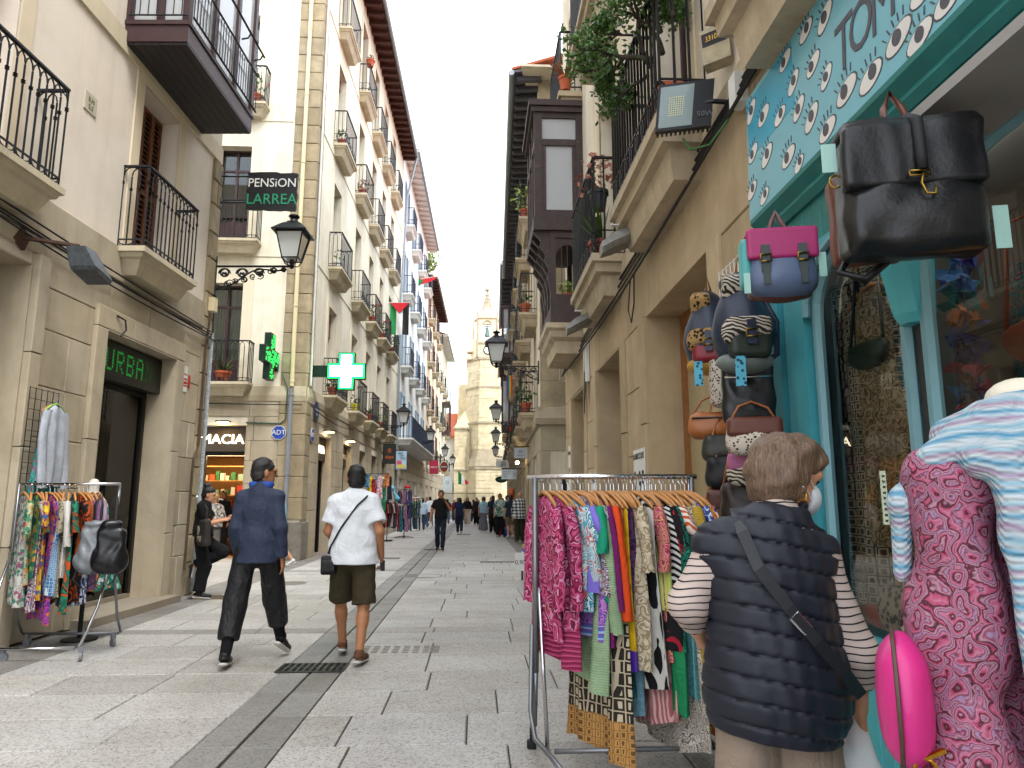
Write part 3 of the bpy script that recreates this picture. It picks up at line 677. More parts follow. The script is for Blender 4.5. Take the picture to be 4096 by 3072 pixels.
# oriel gallery
g = MB(B1); o0, o1, on = -2.05, .27, .83
g.box(o0, o1, .0, on, 7.36, 7.6)
for u in (o0, -1.28, -.5, o1 - .09): g.box(u, u + .09, on - .09, on, 7.6, 10.4)
for n_ in (.0, .40): g.box(o0, o0 + .09, n_, n_ + .09, 7.6, 10.4); g.box(o1 - .09, o1, n_, n_ + .09, 7.6, 10.4)
g.box(o0 - .02, o1 + .02, on - .10, on + .02, 7.6, 7.66); g.box(o0 - .02, o0 + .08, 0, on - .1, 7.6, 7.66)
g.box(o0, o1, 0, on, 10.4, 10.7)
oo = g.build('oriel', oakb, b1)
for i in range(7):
    na, nb = on * i / 7 + .004, on * (i + 1) / 7 - .004; MB(B1).box(o0 + .02, o1 - .02, na, nb, 7.325, 7.36).build('soffit_board', oakb2, oo)
for (ua, ub) in ((o0 + .09, -1.28), (-1.19, -.5), (-.41, o1 - .09)): MB(B1).box(ua, ub, on - .05, on - .044, 7.66, 10.4).build('pane', GL('gallery_glass', (.8, .85, .88), 1.5, .02, .55, (.8, .83, .85)), oo)
for (na, nb) in ((.09, .40), (.49, on - .09)): MB(B1).box(o0 + .04, o0 + .046, na, nb, 7.66, 10.4).build('pane', GL('gallery_glass'), oo)
r_ = MB(B1)
for zz in (7.72, 8.35): r_.tube([(o0 + .02, on + .05, zz), (o1, on + .05, zz)], .016, 5); r_.tube([(o0 - .03, .05, zz), (o0 - .03, on, zz)], .012, 5)
for i in range(26): u = o0 + .03 + (o1 - o0 - .06) * i / 25; r_.tube([(u, on + .05, 7.72), (u, on + .05, 8.35)], .007, 4)
for i in range(7): r_.tube([(o0 - .03, .08 + i * .11, 7.72), (o0 - .03, .08 + i * .11, 8.35)], .007, 4)
r_.tube([(o0 + .2, on + .14, 8.7), (o1, on + .14, 8.7)], .018, 5)
for u in (-1.3, -.35, .2): r_.tube([(u, on, 8.6), (u, on + .1, 8.62), (u, on + .14, 8.7)], .014, 5)
r_.build('guard_rail', iron, oo)
# plaque, stickers
pl = empty('wall_plaque', B1.p(-2.6, .01, 6.03), 'small square stone plaque with worn letters on the cream wall', 'plaque')
MB(B1).box(-2.72, -2.48, .0, .014, 6.03, 6.26).build('tablet', M('plaque_grey', 'b9b39c', .8), pl); pk = M('plaque_ink', '77735f', .8, bump=0)
text('S.M', .085, B1, -2.6, .016, 6.18, pk, pl); text('S.S', .085, B1, -2.6, .016, 6.09, pk, pl)
st = empty('alarm_notice', B1.p(.25, .03, 3.1), 'white and red alarm notice on the stone by the LED sign', 'notice')
MB(B1).box(.27, .40, .035, .039, 3.1, 3.5).build('sheet', white, st); MB(B1).box(.28, .39, .039, .041, 3.18, 3.31).build('red_panel', M('notice_red', 'b02a26', .6, bump=0), st)
MB(B1).box(.43, .50, .035, .039, 3.18, 3.38).build('small_sheet', M('notice_red'  , 'b02a26', .6), st)
text('alarma', .045, B1, .335, .042, 3.27, white, st); text('conectada', .026, B1, .335, .042, 3.21, white, st); text('Direct', .04, B1, .335, .040, 3.37, M('notice_red', 'b02a26'), st)
# cables, flood lamp, pipe
for i, (z0, z1, s_) in enumerate(((4.36, 4.22, .05), (4.33, 4.26, .09), (4.40, 4.30, .03), (4.30, 4.18, .12))):
    wire(B1, sag((-6, .09 + .015 * i, z0), (1.05, .09 + .012 * i, z1 - .1), s_, 16), .011, cable, ['uppermost', 'second', 'third', 'lowest'][i] + ' black cable strung along the stone band at left')
wire(B1, [(-1.75, .08, 3.75), (-1.62, .12, 3.72), (-1.6, .13, 3.6), (-1.66, .1, 3.5)], .012, cable, 'short black cable loop at the LED sign corner')
fl = empty('old_floodlight', B1.p(-3.55, .1, 4.1), 'rusty old floodlight on an iron arm beside the left balcony', 'floodlight')
rust = M('rusty_iron', '4b3528', .8, .2, var=.4, scale=12, bump=.6)
MB(B1).prism([(-3.66, 4.05), (-3.5, 3.97), (-3.44, 4.12), (-3.56, 4.2)], .03, .07).build('wall_plate', rust, fl)
MB(B1).tube([(-3.55, .06, 4.09), (-3.3, .5, 4.09)], .024, 6).build('arm', rust, fl)
MB(B1).rings([[(-3.4, .42, 4.06), (-3.2, .42, 4.06), (-3.2, .62, 4.06), (-3.4, .62, 4.06)], [(-3.36, .45, 3.86), (-3.02, .45, 3.8), (-3.02, .72, 3.8), (-3.36, .72, 3.86)], [(-3.34, .46, 3.82), (-3.04, .46, 3.75), (-3.04, .71, 3.75), (-3.34, .71, 3.82)]]).build('lamp_housing', M('weathered_zinc', '5c6064', .6, .5, var=.35, scale=20, bump=.5), fl)
wire(B1, [(.92, .1, 4.5), (.86, .09, 3.9), (.84, .09, 2.3), (.7, .09, 2.1), (.66, .09, 0.4)], .02, M('rusty_pipe', '4f4030', .7, var=.3), 'thin brown pipe stepping down the stone corner at left', 'pipe', 'conduit')
wire(B1, [(1.04, .1, 4.2), (1.04, .09, 2.2), (1.0, .09, 0.05)], .03, M('stickered_pipe', '9aa0a4', .5, var=.5, scale=25, bump=.1), 'grey pipe covered in stickers behind the smoking girl', 'pipe', 'conduit')
m = MB(B1); m.box(.92, 1.05, .05, .15, 4.55, 4.78); thing(m, 'junction_box', pvc, 'cream junction box under the lantern bracket at left', 'box')
# hanging sign
S1 = empty('hanging_sign', B1.p(1.12, .1, 6.4), 'black wooden sign reading PENSION LARREA on two iron arms', 'sign')
for z_ in (7.0, 6.52): a = MB(B1); a.tube([(1.1, .03, z_), (1.1, .62, z_)], .018, 5); a.box(1.08, 1.12, .02, .06, z_ - .09, z_ + .08); a.build('arm', ironB, S1)
pts = []
for (n0, z0, n1, z1) in ((.5, 6.40, 1.36, 6.36), (1.36, 6.36, 1.37, 7.06), (1.37, 7.06, .5, 7.08), (.5, 7.08, .5, 6.40)):
    for i in range(9): t = i / 9; pts.append((n0 + (n1 - n0) * t + R.uniform(-.012, .012), z0 + (z1 - z0) * t + R.uniform(-.014, .014)))
MB(B1).rings([[(1.085, n_, z_) for n_, z_ in pts], [(1.135, n_, z_) for n_, z_ in pts]]).build('board', M('black_board', '121214', .5, var=.3, scale=10, bump=.3), S1)
text('PENSiON', .225, B1, 1.083, .93, 6.87, M('sign_white', 'd5d5d0', .6), S1, face='u', sx=.92); text('LARREA', .27, B1, 1.083, .93, 6.57, M('sign_green', '1f8a63', .6), S1, face='u', sx=.92)
lantern(B1, 1.12, .03, 5.38, 1.30, 'black iron lantern on scroll bracket under the PENSION LARREA sign', 1.05, .12)
# ------------------------------------------------------------ left: pharmacy corner building
B2 = Fr(-4.40, 18.3, 1.0, 'L'); b2 = empty('pharmacy_house', B2.p(0, 0, 0), 'tall ivory corner house with rows of iron balconies above the pharmacy', 'building')
class Side:
    """the alley face of the corner house: u is world X, n points to the camera"""
    U = V((1, 0, 0)); N = V((0, -1, 0)); o = V((0, 18.3, 0)); a = 0
    def p(s, u, n, z): return s.o + s.U * u + s.N * n + V((0, 0, z))
S2 = Side(); ZS = [4.42, 8.2, 12.07, 15.95]; ZH = [7.1, 10.95, 14.9, 18.95]; UC = [2.62, 6.1, 8.95, 11.65, 14.4]; L2 = 17.9
hw = [(u - .52, u + .52, a + .02, b) for u in UC for a, b in zip(ZS, ZH)]
gd = [(1.5, 3.1, 0, 3.3), (4.8, 6.2, 0, 3.3), (7.7, 9.0, 0, 3.3), (10.4, 11.8, 0, 3.3), (13.2, 14.8, 0, 3.3)]
m = MB(B2); wall_holes(m, 0, L2, 0, 20.2, hw + gd, .3); m.build('wall', plas2, b2)
sh = [(-7.05, -6.15, a + .02, b) for a, b in zip(ZS, ZH)]; ph = (-8.0, -5.83, 0, 3.36)
m = MB(S2); wall_holes(m, -16, -4.4, 0, 20.2, sh + [ph], .3); m.build('wall', plas2, b2)
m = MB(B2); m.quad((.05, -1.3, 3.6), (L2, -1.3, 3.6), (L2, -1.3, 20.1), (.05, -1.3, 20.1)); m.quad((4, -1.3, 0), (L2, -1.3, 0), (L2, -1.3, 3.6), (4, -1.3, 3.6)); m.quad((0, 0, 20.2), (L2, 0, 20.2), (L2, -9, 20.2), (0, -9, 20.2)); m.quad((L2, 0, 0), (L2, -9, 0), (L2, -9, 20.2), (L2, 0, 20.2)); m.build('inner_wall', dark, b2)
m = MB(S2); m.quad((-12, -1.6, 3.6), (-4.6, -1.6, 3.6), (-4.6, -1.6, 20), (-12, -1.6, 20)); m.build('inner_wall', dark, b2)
# stone ground floor and quoins
blocks(B2, b2, .5, L2, 0, 3.95, [(a - .02, b + .02, c, d + .02) for a, b, c, d in gd], [.62, .6, .66, .58, .5], 1.15, stone, n1=.03)
for q in gd: liner(B2, b2, q, -.3, .03, stone)
liner(S2, b2, ph, -.12, .03, stone)
blocks(S2, b2, -12, -5.05, 0, 3.95, [ph], [.62, .6, .66, .58, .5], 1.15, stone, n1=.03)
for k in range(36):
    z = 1.0 + k * .53; a = .62; c = .5
    if z > 19.6: break
    for (f_, u0, u1) in ((S2, -4.42 - a, -4.385), (B2, -.02, c)): MB(f_).box(u0, u1, -.03, .035 + R.uniform(0, .012), z + .006, z + .524, .014).build('quoin', stoneQ, b2)
pb = M('plinth_stone', '7b756b', .95, var=.25, scale=5, bump=1, bscale=18, bd=.02)
for (f_, u0, u1) in ((S2, -5.08, -4.36), (B2, -.06, .62)): MB(f_).box(u0, u1, -.03, .07, 0, .94, .02).build('plinth_stone', pb, b2)
for f_, u0, u1 in ((B2, .0, L2), (S2, -12, -4.38)): MB(f_).rings([[(u, -.02, 3.98), (u, .05, 3.98), (u, .07, 4.12), (u, .05, 4.36), (u, -.02, 4.4)] for u in (u0, u1)]).build('cornice', stoneB, b2)
for zz in (7.98, 11.85, 15.73):
    MB(B2).box(.5, L2, -.01, .02, zz - .14, zz + .12).build('string_course', plas2, b2); MB(S2).box(-12, -5.08, -.01, .02, zz - .14, zz + .12).build('string_course', plas2, b2)
blind = M('roller_blind', '7a5240', .7, var=.1, bump=.1)
for i, u in enumerate(UC):
    for j in range(4):
        z0, z1 = ZS[j] + .04, ZH[j]
        surround(B2, b2, u - .52, u + .52, z0, z1, .2, .022, M('pale_surround', 'dad0b8', .85, var=.05, streak=.2, stc='9c8f70', bump=.2))
        window(B2, b2, u - .52, u + .52, z0, z1, -.26, oakb, cur=(i + j) % 3)
        if (j == 0 and i < 3) or (j == 2 and i == 0): MB(B2).box(u - .5, u + .5, -.2, -.16, z1 - (.75 if j == 0 else .35), z1).build('roller_blind', blind, b2)
        balcony(B2, b2, u, 1.62, .36, ZS[j], 1.06, 'arch' if (i + j) % 2 else 'scroll', sp=.13, r=.011)
for j in range(4):
    window(S2, b2, -7.05, -6.15, ZS[j] + .04, ZH[j], -.26, oakb, cur=(j + 1) % 3 if j != 1 else 0); balcony(S2, b2, -6.6, 1.62, .36, ZS[j], 1.06, 'arch', sp=.12, r=.011)
    surround(S2, b2, -7.05, -6.15, ZS[j] + .04, ZH[j], .26, .022, MATS['pale_surround'])
eave(B2, b2, -.6, L2, 19.75, .72, M('eave_brown', '4a2d28', .7, var=.2, scale=6, bump=.2), zinc, .55)
for (z0, z1, mt) in ((4.35, 20, pvc), (0, 4.3, greyp)):
    b = MB(S2); b.tube([(-4.74, .11, z0), (-4.74, .11, z1)], .055, 10)
    for k in range(int((z1 - z0) / 2) + 1): b.lathe([(.05, z0 + k * 2 + .1), (.068, z0 + k * 2 + .11), (.068, z0 + k * 2 + .15), (.05, z0 + k * 2 + .16)], (-4.74, .11), 10)
    thing(b, 'downpipe', mt, 'cream downpipe on the quoins of the pharmacy corner' if z0 > 1 else 'grey stickered lower pipe below the pharmacy corner', 'pipe')
thing(MB(B2).tube([(.08, .09, 4.4), (.08, .09, 20)], .03, 8), 'downpipe', M('white_pipe', 'c9c9c4', .5), 'thin white pipe up the street edge of the pharmacy corner', 'pipe')
thing(MB(B2).tube([(17.6, .1, 0), (17.6, .1, 12), (17.6, .3, 17.5), (17.6, .75, 19.7)], .06, 8), 'downpipe', zinc, 'grey rain pipe at far end of the ivory house', 'pipe')
wire(S2, sag((-7.6, .1, 3.93), (-4.45, .12, 3.88), .02), .014, cable, 'black cable under the cornice of the alley face'); wire(B2, sag((.05, .12, 3.88), (6, .12, 3.85), .14), .014, cable, 'black cable sagging along the street face above the pharmacy doors')
wire(S2, [(-5.85, .06, 3.42), (-5.0, .06, 3.4), (-4.86, .08, 3.5), (-4.84, .1, 4.3), (-5.0, .1, 4.7)], .02, M('green_conduit', '3f5748', .6), 'green conduit running to the small pharmacy cross', 'pipe', 'conduit')
# pharmacy: sign, lit room
dk = M('sign_taupe', '453d36', .6, var=.08, bump=.05); glow = EM('sign_letters', 'fff0cf', 2.6)
fs = empty('pharmacy_sign', S2.p(-6.9, -.1, 2.7), 'dark fascia with glowing FARMACIA letters in the alley', 'sign')
MB(S2).box(-8.0, -5.84, -.3, -.12, 2.7, 3.34).build('fascia', dk, fs); text('FARMACIA', .34, S2, -6.78, -.105, 3.0, glow, fs, face='n', ext=.012, sx=1.05)
dn_ = M('door_frame_dark', '221c18', .4, .3, bump=0)
d = MB(S2)
for u in (-8.0, -6.95, -5.9): d.box(u, u + .07, -.3, -.2, 0, 2.7)
d.box(-8, -5.84, -.3, -.2, 2.6, 2.7); d.build('pharmacy_door_frame', dn_, b2)
rm = MB(S2); rm.quad((-8.4, -.35, 0), (-4.6, -.35, 0), (-4.6, -3.6, 0), (-8.4, -3.6, 0)); rm.quad((-8.4, -.35, 2.75), (-4.6, -.35, 2.75), (-4.6, -3.6, 2.75), (-8.4, -3.6, 2.75)); rm.quad((-8.4, -3.6, 0), (-4.6, -3.6, 0), (-4.6, -3.6, 2.75), (-8.4, -3.6, 2.75)); rm.quad((-8.4, -.35, 0), (-8.4, -3.6, 0), (-8.4, -3.6, 2.75), (-8.4, -.35, 2.75)); rm.quad((-4.9, -.35, 0), (-4.9, -3.6, 0), (-4.9, -3.6, 2.75), (-4.9, -.35, 2.75)); rm.build('pharmacy_room', M('warm_room', 'a07848', .8, bump=0), b2)
MB(S2).box(-8.0, -5.2, -1.9, -1.6, 2.70, 2.74).build('ceiling_lamp', EM('warm_lamp', 'ffd9a0', 9), b2)
shf = empty('pharmacy_shelf', S2.p(-6.6, -2.2, 0), 'lit shelf unit full of boxes inside the pharmacy', 'shelf'); k = MB(S2)
for z in (.4, .8, 1.2, 1.6, 2.0, 2.4): k.box(-7.7, -5.3, -2.4, -2.0, z, z + .03)
k.box(-7.74, -7.7, -2.4, -2.0, 0, 2.5); k.box(-5.3, -5.26, -2.4, -2.0, 0, 2.5); k.build('shelves', M('shelf_wood', 'b5884e', .6), shf)
pc = [M('pack_%d' % i, c, .5, var=.05, bump=0) for i, c in enumerate(('d9d4c8', 'cf5a34', '3f7a4a', 'c8402c', 'd8a860', '8fb0a0'))]
ORD = 'first second third fourth fifth sixth seventh eighth ninth tenth eleventh twelfth thirteenth fourteenth fifteenth sixteenth seventeenth eighteenth nineteenth twentieth'.split() + ['last'] * 20
for z in (1.23, 1.63, 2.03):
    u = -7.6; nb = 0
    while u < -5.4:
        kb = R.randrange(6); ww, hh = R.uniform(.06, .16), R.uniform(.12, .26)
        thing(MB(S2).box(u, u + ww, -2.15, -2.03, z, z + hh), 'medicine_box', pc[kb], '%s medicine box, %s from left on the %s pharmacy shelf' % (('cream', 'orange', 'green', 'red', 'sand', 'pale teal')[kb], ORD[nb], {1.23: 'lower', 1.63: 'middle', 2.03: 'top'}[z]), 'box', 'boxes on the pharmacy shelves'); u += ww + R.uniform(.02, .09); nb += 1
pp = empty('price_display', S2.p(-6.98, .0, .9), 'narrow lit price display strip at the pharmacy door', 'display'); MB(S2).box(-7.06, -6.92, -.18, -.13, .85, 2.25).build('panel', EM('strip_light', 'dff0d8', 1.3), pp)
for i in range(9): MB(S2).box(-7.03, -6.95, -.13, -.126, .92 + i * .145, .98 + i * .145).build('label_strip', black, pp)
def spotlamp(f_, u, n, z, label):
    g = empty('wall_spotlight', f_.p(u, n, z), label, 'lamp'); MB(f_).box(u - .16, u + .16, 0, n, z, z + .04).build('hood', dn_, g); MB(f_).box(u - .12, u + .12, .03, n - .02, z - .012, z).build('bulb', EM('spot_bulb', 'ffcf80', 14), g)
spotlamp(S2, -6.4, .22, 3.42, 'lit wall spotlight over the FARMACIA sign'); spotlamp(B2, 2.3, .26, 3.42, 'lit wall spotlight over the first street door of the pharmacy'); spotlamp(B2, 5.5, .26, 3.42, 'wall spotlight over the second street door')
for i, (a, b_, c, d_) in enumerate(gd):
    if i < 2:
        fs = empty('pharmacy_sign', B2.p((a + b_) / 2, -.1, 2.7), ['dark fascia lettered BOTIKA over first street door', 'dark fascia lettered PHARMACY over second street door'][i], 'sign')
        MB(B2).box(a, b_, -.28, -.14, 2.62, 3.28).build('fascia', dk, fs); text(['BOTIKA', 'PHARMACY'][i], .3 - .08 * i, B2, (a + b_) / 2, -.125, 2.92, glow if i == 0 else white, fs, ext=.01)
    q = MB(B2); q.box(a, a + .1, -.3, -.22, 0, 2.62 if i < 2 else d_); q.box(b_ - .1, b_, -.3, -.22, 0, 2.62 if i < 2 else d_); q.box((a + b_) / 2 - .05, (a + b_) / 2 + .05, -.3, -.22, 0, 2.62 if i < 2 else d_); q = q.build('shop_door', dn_, b2)
    MB(B2).box(a + .1, b_ - .1, -.27, -.264, .05, 2.6 if i < 2 else d_).build('pane', glass, q)
    if i >= 2: MB(B2).box(a + .05, b_ - .05, -1.2, -1.0, .0, 2.4).build('shop_wall', M('warm_shop', 'c58a3e', .8, var=.3, scale=2, bump=0), b2)
# crosses
def cross_pts(c, z, a, b): return [(c - a, z - b), (c - a, z + b), (c - b, z + b), (c - b, z + a), (c + b, z + a), (c + b, z + b), (c + a, z + b), (c + a, z - b), (c + b, z - b), (c + b, z - a), (c - b, z - a), (c - b, z - b)][:]
def cross_poly(c, z, a, b): return [(c - a, z - b), (c - b, z - b), (c - b, z - a), (c + b, z - a), (c + b, z - b), (c + a, z - b), (c + a, z + b), (c + b, z + b), (c + b, z + a), (c - b, z + a), (c - b, z + b), (c - a, z + b)]
gc = empty('pharmacy_cross', B2.p(.35, .1, 4.3), 'bright lit green and white pharmacy cross over the street', 'sign'); cz = 4.83; cn = .95
dg = M('cross_case', '123026', .4, .2, bump=0)
MB(B2).rings([[(.28, n_, z_) for n_, z_ in cross_poly(cn, cz, .5, .215)], [(.44, n_, z_) for n_, z_ in cross_poly(cn, cz, .5, .215)]]).build('case', dg, gc)
MB(B2).rings([[(.272, n_, z_) for n_, z_ in cross_poly(cn, cz, .475, .19)], [(.278, n_, z_) for n_, z_ in cross_poly(cn, cz, .475, .19)]]).build('glow_border', EM('cross_green', '10d84c', 2.5), gc)
MB(B2).rings([[(.262, n_, z_) for n_, z_ in cross_poly(cn, cz, .425, .135)], [(.27, n_, z_) for n_, z_ in cross_poly(cn, cz, .425, .135)]]).build('light_face', EM('cross_white', 'd8ffe0', 7), gc)
MB(B2).box(.3, .42, .04, .46, 4.68, 4.98).build('arm', dg, gc)
g2 = empty('pharmacy_cross', S2.p(-5.2, .1, 4.4), 'small dim green pharmacy cross seen side-on at the corner', 'sign')
MB(S2).rings([[(-5.26, n_, z_) for n_, z_ in cross_poly(.68, 5.0, .58, .2)], [(-5.10, n_, z_) for n_, z_ in cross_poly(.68, 5.0, .58, .2)]]).build('case', dg, g2)
k = MB(S2); 
for r_ in range(26):
    for c_ in range(11):
        n_, z_ = .68 - .5 + c_ * .1, 5 - .54 + r_ * .043
        if (abs(n_ - .68) < .15 or abs(z_ - 5) < .16) and R.random() < .55: k.box(-5.1, -5.094, n_ - .03, n_ + .03, z_ - .012, z_ + .012)
tag(k.build('green_lights', EM('cross_dots', '16d048', 1.6), g2), kind='stuff'); MB(S2).box(-5.24, -5.12, 0, .14, 4.75, 5.1).build('arm', dg, g2)
# small signs
def oct_(f_, u, n, z, r, k=8): return MB(f_).prism([(u + r * math.cos(2 * pi * (i + .5) / k), z + r * math.sin(2 * pi * (i + .5) / k)) for i in range(k)], n, n + .012)
adtb = M('adt_blue', '1d3f9a', .5, bump=0)
for f_, u, n in ((S2, -5.02, .05), (B2, .62, .06)):
    g = empty('alarm_sign', f_.p(u, n, 3.1), 'octagonal blue ADT sign on the alley face' if f_ is S2 else 'octagonal blue ADT sign on the street face', 'sign')
    oct_(f_, u, n, 3.17, .19).build('plate', white, g); oct_(f_, u, n + .004, 3.17, .175).build('face', adtb, g); text('ADT', .17, f_, u, n + .018, 3.17, white, g)
g = empty('street_name_plate', B2.p(.75, .05, 3.9), 'round blue-grey street name plate at the pharmacy corner', 'sign'); oct_(B2, .95, .06, 3.84, .27, 20).build('plate', M('enamel_blue', '39476e', .4, bump=0), g); text('Narrica', .11, B2, .95, .075, 3.87, white, g); text('kalea', .08, B2, .95, .075, 3.76, white, g)
# balcony plants of the pharmacy house
def pot(f_, u, n, z, r, label, mat=terra, leaf=leaf1, lr=.2, ln=60, fl=None, fn=0, ls=.09, h=.26, spiky=False):
    g = empty('potted_plant', f_.p(u, n, z), label, 'plant')
    MB(f_).lathe([(r * .7, z), (r * .95, z + h * .8), (r * 1.08, z + h * .8), (r * 1.08, z + h), (r * .9, z + h), (r * .85, z + h * .85)], (u, n), 12).build('pot', mat, g)
    m = MB(); c = f_.p(u, n, z + h + lr * .8)
    if spiky:
        for i in range(ln):
            a = R.uniform(0, 6.28); e = R.uniform(.3, 1.2); L = ls * R.uniform(.7, 1.2); b0 = f_.p(u, n, z + h); d = V((math.cos(a) * math.cos(e), math.sin(a) * math.cos(e), math.sin(e)))
            sd_ = d.cross(V((0, 0, 1))).normalized() * .022; mid = b0 + d * L * .55; tip = b0 + d * L + V((0, 0, -.05 * L))
            m.add([tuple(b0 - sd_), tuple(b0 + sd_), tuple(mid + sd_ * .8), tuple(tip), tuple(mid - sd_ * .8)], [(0, 1, 2, 4), (4, 2, 3)])
    else: leaves(m, c, lr, ln, ls)
    m.build('leaves', leaf, g)
    if fl:
        m = MB()
        for _ in range(fn): q = c + V((R.uniform(-1, 1) * lr, R.uniform(-1, 1) * lr, R.uniform(-.3, 1.2) * lr)); leaves(m, q, .045, 14, .04)
        m.build('blossoms', fl, g)
    return g
pot(S2, -6.45, .2, 4.44, .2, 'spiky agave in a terracotta pot on the alley balcony', spiky=True, ln=26, ls=.5)
pot(S2, -6.1, .2, 12.1, .17, 'red geranium in a trough on the high alley balcony', lr=.32, ln=70, fl=redfl, fn=4, ls=.1)
for (i, j, lb, kw) in ((2, 1, 'red geraniums spilling over a balcony, nearest of the pair', dict(lr=.3, ln=90, fl=redfl, fn=10)), (3, 1, 'red geraniums spilling over a balcony, farther of the pair', dict(lr=.3, ln=90, fl=redfl, fn=9)), (4, 1, 'leafy green plant filling a far balcony of the ivory house', dict(lr=.45, ln=160)), (0, 0, 'leafy plant low behind the bright green cross', dict(lr=.28, ln=80)),
                       (1, 0, 'plant in a yellow pot under the bright green cross', dict(lr=.16, ln=30, mat=M('yellow_pot', 'c8c040', .5))), (2, 0, 'thin spiky plant on a low balcony right of the green cross', dict(spiky=True, ln=24, ls=.45)), (3, 0, 'plant with pale leaves on a low balcony by the flag', dict(lr=.2, ln=50, leaf=leaf3)), (0, 2, 'small plant on the balcony beside the roller blind', dict(lr=.22, ln=40, r_=0)),
                       (1, 2, 'dried plant in pot on a second floor balcony', dict(lr=.22, ln=70, leaf=M('dry_leaf', '7a5a3c', .8))), (1, 3, 'round cactus in a terracotta pot on a high rail', dict(lr=.12, ln=90, ls=.05, leaf=M('cactus', '6a6a40', .8))), (0, 1, 'white pot with thin stems on balcony above the cross', dict(lr=.2, ln=24, mat=white))):
    kw.pop('r_', None); pot(B2, UC[i] - .45 if j < 3 or i != 1 else UC[i] - .6, .2 if not (i == 1 and j == 3) else .33, ZS[j] + .01 + (1.07 if (i, j) == (1, 3) else 0), .15, lb, **kw)
# Palestinian flag on a pole
fg = empty('flag', B2.p(12.6, .3, 8.9), 'Palestinian flag hanging from a pole over the street', 'flag')
MB(B2).tube([(12.6, .0, 10.2), (12.6, 1.15, 10.24)], .015, 5).build('pole', white, fg)
fc = [M('flag_green', '1d7a3c', .8), M('flag_white', 'd8d8d6', .8), M('flag_black', '1c1c1e', .8), M('flag_red', 'c0202a', .8)]
def clothq(c0, c1, c2, c3, mt, nm, par, n=8, amp=.03):
    m = MB(); vs = []; 
    for i in range(n + 1):
        for j in range(n + 1):
            a, b = i / n, j / n; q = (V(c0) * (1 - a) + V(c1) * a) * (1 - b) + (V(c3) * (1 - a) + V(c2) * a) * b
            vs.append(tuple(q + V((0, 1, 0)) * amp * math.sin(q.x * 14 + q.z * 3)))
    m.add(vs, [(i * (n + 1) + j, (i + 1) * (n + 1) + j, (i + 1) * (n + 1) + j + 1, i * (n + 1) + j + 1) for i in range(n) for j in range(n)]); return m.build(nm, mt, par, smooth='all')
zt, zb = 10.2, 8.75
for i in range(3): n0, n1 = .28 + i * .28, .28 + (i + 1) * .28; clothq(B2.p(12.6, n0, zt), B2.p(12.6, n1, zt), B2.p(12.6, n1, zb), B2.p(12.6, n0, zb), fc[i], 'stripe', fg)
q = MB(); q.add([tuple(B2.p(12.56, .28, zt)), tuple(B2.p(12.56, 1.12, zt)), tuple(B2.p(12.55, .70, zt - .48))], [(0, 1, 2)]); q.build('triangle', fc[3], fg)
lantern(B2, 11.0, .05, 4.55, 1.15, 'black lantern on left wall right of the bright green cross', 1.05, .1)

# ------------------------------------------------------------ left: houses farther on
def simple_house(fr, u0, u1, h, name, label, wall, rows, cols, ww=1.0, wh=2.5, shutters=None, bst='plain', bw=1.7, bd=.5, smat=None, rmat=None, ground=None, gh=4.0, em=None, eg=zinc, ed=.75, blocky=None, frame=None, wide=None):
    r = empty(name, fr.p(u0, 0, 0), label, 'building'); pit = (u1 - u0) / cols; C = [u0 + pit * (i + .5) for i in range(cols)]
    ho = [(c - ww / 2, c + ww / 2, z + .03, z + wh) for c in C for z in rows] + [(c - .7, c + .7, 0, 2.9) for c in C]
    shell(fr, r, u0, u1, h, ho, wall, depth=.25)
    if ground: blocks(fr, r, u0, u1, 0, gh, [q for q in ho if q[2] < 1] + [q for q in ho if 1 < q[2] < gh], [.55, .5], 1.1, ground, n1=.05, ch=.025)
    for c in C:
        for j, z in enumerate(rows):
            window(fr, r, c - ww / 2, c + ww / 2, z + .03, z + wh, -.2, frame or white, cur=(j % 2))
            if shutters:
                for sg in (-1, 1): u_ = c + sg * (ww / 2 + ww * .26); louvre(fr, r, u_ - ww * .24, u_ + ww * .24, z + .08, z + wh, .055, shutters, .12, each=False)
            if not (wide and j in wide): balcony(fr, r, c, bw, bd, z, 1.0, bst, smat=smat, rmat=rmat, sp=.14, r=.012)
        d = MB(fr); d.box(c - .7, c - .62, -.25, -.18, 0, 2.9); d.box(c + .62, c + .7, -.25, -.18, 0, 2.9); d.box(c - .62, c + .62, -.25, -.18, 2.3, 2.4); d = d.build('shop_door', dn_, r); MB(fr).box(c - .62, c + .62, -.22, -.214, 0, 2.9).build('pane', glass, d)
    for j in (wide or []): balcony(fr, r, (u0 + u1) / 2, u1 - u0 - 1, bd + .25, rows[j], 1.1, bst, smat=smat, rmat=rmat, sp=.14, r=.014)
    eave(fr, r, u0, u1, h - .3, ed, em or plas3, eg, .8, tile=True); return r, C
wst = M('white_balcony', 'd6d6d0', .8, streak=.25, stc='777770')
simple_house(B2, 18.0, 33.5, 20.6, 'white_house', 'white house with blue shutters beyond the ivory house', plas3, [4.7, 8.6, 12.6, 16.5], 4, shutters=blues, smat=wst, rmat=M('blue_iron', '232b3d', .5, .3), ground=stone, gh=4.2, em=plas3, frame=blues, wide=[0])
b4, c4 = simple_house(B2, 33.5, 47, 18.4, 'peach_house', 'peach house with brown shutters beyond the white one', plas4, [4.6, 8.3, 12.0, 15.4], 3, shutters=shut, smat=stoneB, ground=stone, em=MATS['eave_brown'], bw=1.5, bd=.45)
b5, c5 = simple_house(B2, 47, 60, 17.2, 'pale_house', 'pale plastered house near the church on the left', plas2, [4.6, 8.4, 12.2], 3, smat=stoneB, ground=stone, em=plas3, bw=1.5, bd=.5)
m = MB(B2); m.box(52, 54.4, .0, .8, 8.1, 8.4); m.box(52, 54.4, .0, .8, 11.0, 11.3)
